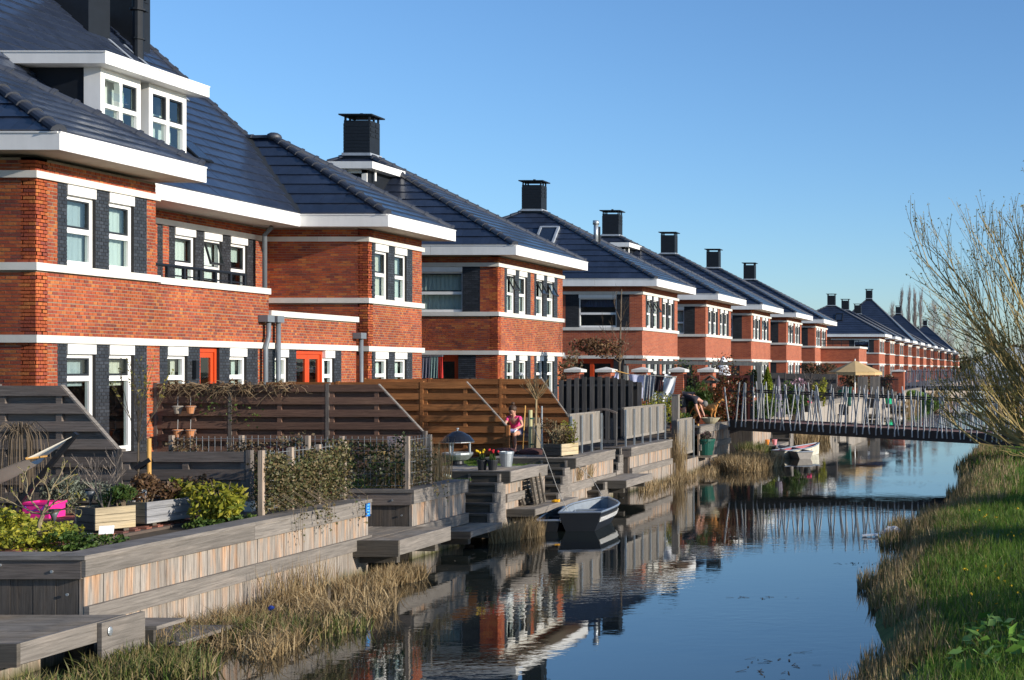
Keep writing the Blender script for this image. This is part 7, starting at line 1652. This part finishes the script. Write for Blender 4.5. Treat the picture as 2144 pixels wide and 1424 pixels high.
def iron_fence():
    rt = thing('iron_fence', 'black iron bar fence before the concrete abutment', 'fence', (G(1850, 88), 88, ZG)); x0, x1 = G(1838, 88), G(1880, 88); n = 16
    for i in range(n + 1): x = x0 + (x1-x0)*i/n; boards(rt, 'bar', [(x - .02, x + .02, 88, 88.04, 1.1, 2.55)], M_BLACK)
    boards(rt, 'rail', [(x0, x1, 87.955, 87.995, 2.35, 2.42), (x0, x1, 87.955, 87.995, 1.2, 1.27)], M_BLACK)
iron_fence()
def white_hall():
    x = G(2128, 380); rt = thing('white_hall', 'pale arched roof of a hall at the end of the canal', 'building', (x, 380, 1)); n = 10; P = [(x - 12 + 24*i/n, 1 + 8.5*math.sin(math.pi*(.15 + .85*i/n*.9))) for i in range(n + 1)]; q = MB(); q.prism(P + [(x + 12, .5), (x - 12, .5)], 'y', 380, 392); q.build('hall', M_WHITE, rt); boards(rt, 'window', [(x - 4 + 3*i, x - 2 + 3*i, 379.9, 379.98, 2, 4) for i in range(4)], M_SASH)
white_hall()
def mast():
    x = G(2036, 300); rt = thing('lattice_mast', 'thin grey lattice mast above the farthest roofs', 'mast', (x, 300, 1)); q = MB()
    for s in (-1, 1): q.bar((x + s*.4, 300, 1), (x + s*.15, 300, 15), .12, .12)
    for k in range(9): q.bar((x - .4, 300, 1 + k*1.5), (x + .4, 300, 2.2 + k*1.5), .08, .08)
    q.build('lattice', M_STEEL, rt)
    q = MB(); q.bar((x - 6, 300, 12.5), (x + 4, 300, 12.2), .12, .12); q.build('arm', M_STEEL, rt)
mast()
# ---------------------------------------------------------------- people and the dog
def skin_body(name, joints, edges, m, parent, root, sub=2, label=None):
    """one continuous body grown round a skeleton: joints {name: ((x, y, z), radius or (rx, ry))}"""
    ks = list(joints); ix = {k: i for i, k in enumerate(ks)}; o_ = np.array(origin(parent))
    me = bpy.data.meshes.new(name); me.from_pydata([tuple(np.array(joints[k][0]) - o_) for k in ks], [(ix[a], ix[b]) for a, b in edges], [])
    o = link(name, me, m, parent, label); sk = o.modifiers.new('skin', 'SKIN'); sk.use_smooth_shade = True
    lay = me.skin_vertices[0].data
    for k in ks:
        r = joints[k][1]; lay[ix[k]].radius = r if isinstance(r, tuple) else (r, r); lay[ix[k]].use_root = (k == root)
    if sub: sb = o.modifiers.new('sub', 'SUBSURF'); sb.levels = sub; sb.render_levels = sub
    return o
M_SKIN = mat('skin', (.56, .29, .20), .55, .06, 6)
def hand(J, E, wrist, d, n, side, L_=.15, tag_='h', r=.013):
    """palm with four unequal curled fingers and a thumb, added to the body's skeleton"""
    w = Vector(J[wrist][0]); d = Vector(d).normalized(); n = Vector(n).normalized(); s = d.cross(n) * side
    J[tag_ + 'p'] = (tuple(w + d*L_*.4), (r*2.1, r*1.2)); E.append((wrist, tag_ + 'p')); p = w + d*L_*.4
    for i, (o, l) in enumerate(((-.030, .40), (-.010, .48), (.010, .45), (.028, .34))):
        a = p + s*o*(L_/.15) + d*L_*.12; b = a + (d*.85 - n*.35)*l*L_*.55; c = b + (d*.45 - n*.8)*l*L_*.5
        for k, q in (('a', a), ('b', b), ('c', c)): J[f'{tag_}{i}{k}'] = (tuple(q), r*.62 if k != 'c' else r*.5)
        E += [(tag_ + 'p', f'{tag_}{i}a'), (f'{tag_}{i}a', f'{tag_}{i}b'), (f'{tag_}{i}b', f'{tag_}{i}c')]
    a = w + d*L_*.2 - s*.035*(L_/.15); b = a + (d*.6 - s*.5 - n*.3)*L_*.28
    J[tag_ + 'ta'] = (tuple(a), r*.7); J[tag_ + 'tb'] = (tuple(b), r*.55); E += [(wrist, tag_ + 'ta'), (tag_ + 'ta', tag_ + 'tb')]
def face(root, c, fwd, up, r):
    """eyes, brows, nose, mouth and ears set on the head"""
    c, f, u = Vector(c), Vector(fwd).normalized(), Vector(up).normalized(); s = f.cross(u).normalized(); u = s.cross(f)
    q = MB()
    for k in (-1, 1): q.blob(c + f*r*.90 + s*k*r*.36 + u*r*.02, r*.12, 6, 4)
    q.build('eyes', M_BLACK, root); q = MB(); q.blob(c + f*r*1.05 - u*r*.22, (r*.16, r*.16, r*.22), 7, 5)
    for k in (-1, 1): q.blob(c + s*k*r*.88 - u*r*.1, (r*.14, r*.16, r*.26), 7, 5)
    q.build('nose_and_ears', M_SKIN, root); q = MB(); q.blob(c + f*r*.88 - u*r*.58, (r*.26, r*.14, r*.09), 8, 4); q.build('mouth', mat('lips', (.40, .12, .10), .5), root)
def girl():
    z = ZG; X, Y = -12.62, 31.55
    rt = thing('person', 'girl in a pink top sitting on the garden armchair bent over a book', 'person', (X, Y, z))
    P = lambda x, y, h: (X + x, Y + y, z + h)
    J = {'pel': (P(0, .22, .50), (.11, .10)), 'bel': (P(0, .16, .64), (.095, .08)), 'che': (P(.0, .06, .80), (.115, .085)), 'nec': (P(0, -.01, .93), .045), 'hed': (P(.0, -.06, 1.03), (.085, .09)), 'top': (P(.0, -.09, 1.11), (.07, .075)),
         'shl': (P(-.14, .03, .86), .045), 'ell': (P(-.20, -.08, .68), .034), 'wrl': (P(-.05, -.24, .60), .025), 'shr': (P(.14, .03, .86), .045), 'elr': (P(.24, -.05, .68), .034), 'wrr': (P(.11, -.23, .59), .025),
         'hpl': (P(-.08, .15, .48), .075), 'knl': (P(-.09, -.20, .50), .055), 'anl': (P(-.08, -.22, .10), .035), 'tol': (P(-.08, -.34, .05), .032), 'hpr': (P(.08, .15, .48), .075), 'knr': (P(.10, -.20, .50), .055), 'anr': (P(.08, -.10, .10), .035), 'tor': (P(.08, -.22, .05), .032)}
    E = [('pel', 'bel'), ('bel', 'che'), ('che', 'nec'), ('nec', 'hed'), ('hed', 'top'), ('che', 'shl'), ('shl', 'ell'), ('ell', 'wrl'), ('che', 'shr'), ('shr', 'elr'), ('elr', 'wrr'), ('pel', 'hpl'), ('hpl', 'knl'), ('knl', 'anl'), ('anl', 'tol'), ('pel', 'hpr'), ('hpr', 'knr'), ('knr', 'anr'), ('anr', 'tor')]
    hand(J, E, 'wrl', (.6, -.6, -.1), (0, 0, 1), 1, .12, 'l', .011); hand(J, E, 'wrr', (-.2, -.9, -.1), (0, 0, 1), -1, .12, 'r', .011)
    skin_body('body', J, E, M_SKIN, rt, 'pel')
    M = mat('pink_shirt', (.75, .055, .20), .85, .1, 8)
    J2 = {'bel': (P(0, .21, .53), (.125, .11)), 'mid': (P(0, .15, .66), (.115, .10)), 'che': (P(0, .055, .81), (.135, .105)), 'nk': (P(0, .02, .885), (.08, .06)), 'shl': (P(-.14, .03, .865), .06), 'sl': (P(-.175, -.03, .78), .05), 'shr': (P(.14, .03, .865), .06), 'sr': (P(.19, -.01, .78), .05)}
    skin_body('shirt', J2, [('bel', 'mid'), ('mid', 'che'), ('che', 'nk'), ('che', 'shl'), ('shl', 'sl'), ('che', 'shr'), ('shr', 'sr')], M, rt, 'mid')
    J3 = {'pel': (P(0, .22, .49), (.125, .115)), 'hl': (P(-.08, .14, .485), .09), 'tl': (P(-.09, .0, .495), .075), 'hr': (P(.08, .14, .485), .09), 'tr': (P(.09, .0, .495), .075)}
    skin_body('shorts', J3, [('pel', 'hl'), ('hl', 'tl'), ('pel', 'hr'), ('hr', 'tr')], mat('denim_shorts', (.10, .12, .18), .85), rt, 'pel')
    q = MB(); H = mat('brown_hair', (.055, .028, .014), .6, .3, 20); q.blob(P(0, -.045, 1.085), (.098, .10, .10), 12, 8); q.blob(P(-.0, -.03, 1.215), (.045, .045, .042), 9, 6, .12); q.smooth = True; q.build('hair', H, rt)
    face(rt, P(0, -.085, 1.03), (0, -.75, -.65), (0, -.65, .75), .085)
    b = tag(MB().obox(P(.03, -.33, .565), (.16, 0, .0), (0, .10, .03), (0, -.004, .014)).build('book', M_WHITEP), 'white book or tablet on the lap of the girl in pink', 'book'); q = MB(); q.obox(P(.03, -.332, .577), (.15, 0, 0), (0, .092, .028), (0, -.001, .003)); q.build('cover', mat('lilac_cover', (.45, .40, .62), .6), b)
girl()
def bending():
    X, Y, z = -11.05, 41.35, 1.33
    rt = thing('person', 'person in dark shirt and shorts bending over beside the dog', 'person', (X, Y, z)); P = lambda x, y, h: (X + x, Y + y, z + h)
    J = {'pel': (P(-.05, 0, .84), (.14, .15)), 'bel': (P(.12, 0, .92), (.13, .15)), 'che': (P(.36, 0, .86), (.15, .17)), 'nec': (P(.50, 0, .76), .06), 'hed': (P(.60, 0, .66), .095), 'top': (P(.68, 0, .60), .075),
         'hl': (P(-.05, -.10, .78), .10), 'kl': (P(.02, -.12, .44), .066), 'al': (P(-.02, -.12, .08), .042), 'tl': (P(.12, -.12, .035), .035), 'hr': (P(-.05, .10, .78), .10), 'kr': (P(-.12, .12, .44), .066), 'ar': (P(-.22, .12, .08), .042), 'tr': (P(-.09, .12, .035), .035),
         'sl': (P(.38, -.19, .82), .06), 'el': (P(.44, -.24, .54), .045), 'wl': (P(.52, -.20, .32), .033), 'sr': (P(.38, .19, .82), .06), 'er': (P(.46, .24, .54), .045), 'wr': (P(.56, .18, .34), .033)}
    E = [('pel', 'bel'), ('bel', 'che'), ('che', 'nec'), ('nec', 'hed'), ('hed', 'top'), ('pel', 'hl'), ('hl', 'kl'), ('kl', 'al'), ('al', 'tl'), ('pel', 'hr'), ('hr', 'kr'), ('kr', 'ar'), ('ar', 'tr'), ('che', 'sl'), ('sl', 'el'), ('el', 'wl'), ('che', 'sr'), ('sr', 'er'), ('er', 'wr')]
    hand(J, E, 'wl', (.35, .1, -.9), (-.9, 0, -.3), 1, .17, 'l', .014); hand(J, E, 'wr', (.3, -.2, -.9), (-.9, 0, -.3), -1, .17, 'r', .014)
    skin_body('body', J, E, M_SKIN, rt, 'pel')
    D = mat('dark_shirt', (.022, .020, .028), .85, .2, 8)
    skin_body('shirt', {'w': (P(.0, 0, .90), (.16, .17)), 'b': (P(.14, 0, .935), (.155, .175)), 'c': (P(.35, 0, .875), (.175, .195)), 'n': (P(.47, 0, .79), (.09, .10)), 'sl': (P(.38, -.20, .82), .082), 'ul': (P(.42, -.235, .64), .066), 'sr': (P(.38, .20, .82), .082), 'ur': (P(.43, .235, .64), .066)}, [('w', 'b'), ('b', 'c'), ('c', 'n'), ('c', 'sl'), ('sl', 'ul'), ('c', 'sr'), ('sr', 'ur')], D, rt, 'b')
    skin_body('shorts', {'p': (P(-.06, 0, .84), (.165, .175)), 'hl': (P(-.05, -.10, .76), .125), 'tl': (P(.0, -.12, .52), .105), 'hr': (P(-.06, .10, .76), .125), 'tr': (P(-.10, .12, .52), .105)}, [('p', 'hl'), ('hl', 'tl'), ('p', 'hr'), ('hr', 'tr')], mat('charcoal_shorts', (.04, .04, .042), .85), rt, 'p')
    q = MB(); q.blob(P(.645, 0, .665), (.105, .10, .10), 10, 7); q.smooth = True; q.build('hair', mat('grey_hair', (.16, .15, .14), .7), rt); face(rt, P(.62, 0, .635), (.45, 0, -.9), (.9, 0, .45), .09)
    q = MB()
    for y in (-.12, .12): x = .05 if y < 0 else -.16; q.blob(P(x, y, .04), (.13, .05, .045), 10, 5)
    q.build('shoes', M_BLACK, rt)
bending()
def dog():
    X, Y, z = -10.52, 41.9, 1.365; s = 1.1
    rt = thing('dog', 'tan short-haired dog standing on the quay edge facing right', 'dog', (X, Y, z)); P = lambda x, y, h: (X + x*s, Y + y*s, z + h*s)
    J = {'che': (P(.20, 0, .44), (.105, .135)), 'bel': (P(-.02, 0, .46), (.085, .105)), 'rum': (P(-.24, 0, .475), (.085, .10)), 'nk': (P(.32, 0, .54), (.065, .075)), 'nk2': (P(.39, 0, .63), .055), 'hd': (P(.45, 0, .69), (.062, .066)), 'mz': (P(.55, 0, .655), .038), 'ns': (P(.61, 0, .64), .028),
         't1': (P(-.33, 0, .46), .030), 't2': (P(-.42, 0, .34), .022), 't3': (P(-.46, 0, .22), .013)}
    E = [('bel', 'che'), ('bel', 'rum'), ('che', 'nk'), ('nk', 'nk2'), ('nk2', 'hd'), ('hd', 'mz'), ('mz', 'ns'), ('rum', 't1'), ('t1', 't2'), ('t2', 't3')]
    for k, y, dx in (('l', -.075, 0), ('r', .075, .05)):
        J.update({f'fs{k}': (P(.22 + dx, y, .36), .055), f'fe{k}': (P(.19 + dx, y, .24), .036), f'fw{k}': (P(.215 + dx, y, .11), .025), f'ff{k}': (P(.22 + dx, y, .022), .024), f'fp{k}': (P(.26 + dx, y, .018), .022),
                  f'hh{k}': (P(-.25 - dx, y, .40), .075), f'hk{k}': (P(-.19 - dx, y, .27), .052), f'ho{k}': (P(-.32 - dx, y, .17), .027), f'hf{k}': (P(-.30 - dx, y, .025), .023), f'hp{k}': (P(-.255 - dx, y, .018), .022)})
        E += [('che', f'fs{k}'), (f'fs{k}', f'fe{k}'), (f'fe{k}', f'fw{k}'), (f'fw{k}', f'ff{k}'), (f'ff{k}', f'fp{k}'), ('rum', f'hh{k}'), (f'hh{k}', f'hk{k}'), (f'hk{k}', f'ho{k}'), (f'ho{k}', f'hf{k}'), (f'hf{k}', f'hp{k}')]
    skin_body('body', J, E, mat('tan_fur', (.58, .25, .065), .8, .22, 9), rt, 'bel')
    for y in (-1, 1): q = MB(); q.hexa([P(.40, y*.045, .735), P(.455, y*.055, .735), P(.455, y*.062, .73), P(.40, y*.052, .73), P(.40, y*.062, .62), P(.44, y*.072, .64), P(.44, y*.078, .64), P(.40, y*.07, .62)]); q.build('ear', mat('brown_ear', (.30, .11, .03), .8), rt)
    q = MB(); q.blob(P(.635, 0, .648), .02, 7, 5); q.build('nose', M_BLACK, rt); q = MB()
    for y in (-1, 1): q.blob(P(.50, y*.045, .715), .013, 6, 4)
    q.build('eyes', M_BLACK, rt); q = MB(); q.tube([P(.375 + .068*math.cos(t)*.8, .07*math.sin(t), .60 - .045*math.cos(t)) for t in np.linspace(0, 2*math.pi, 13)], .012, 5); q.build('collar', M_BLACK, rt)
dog()
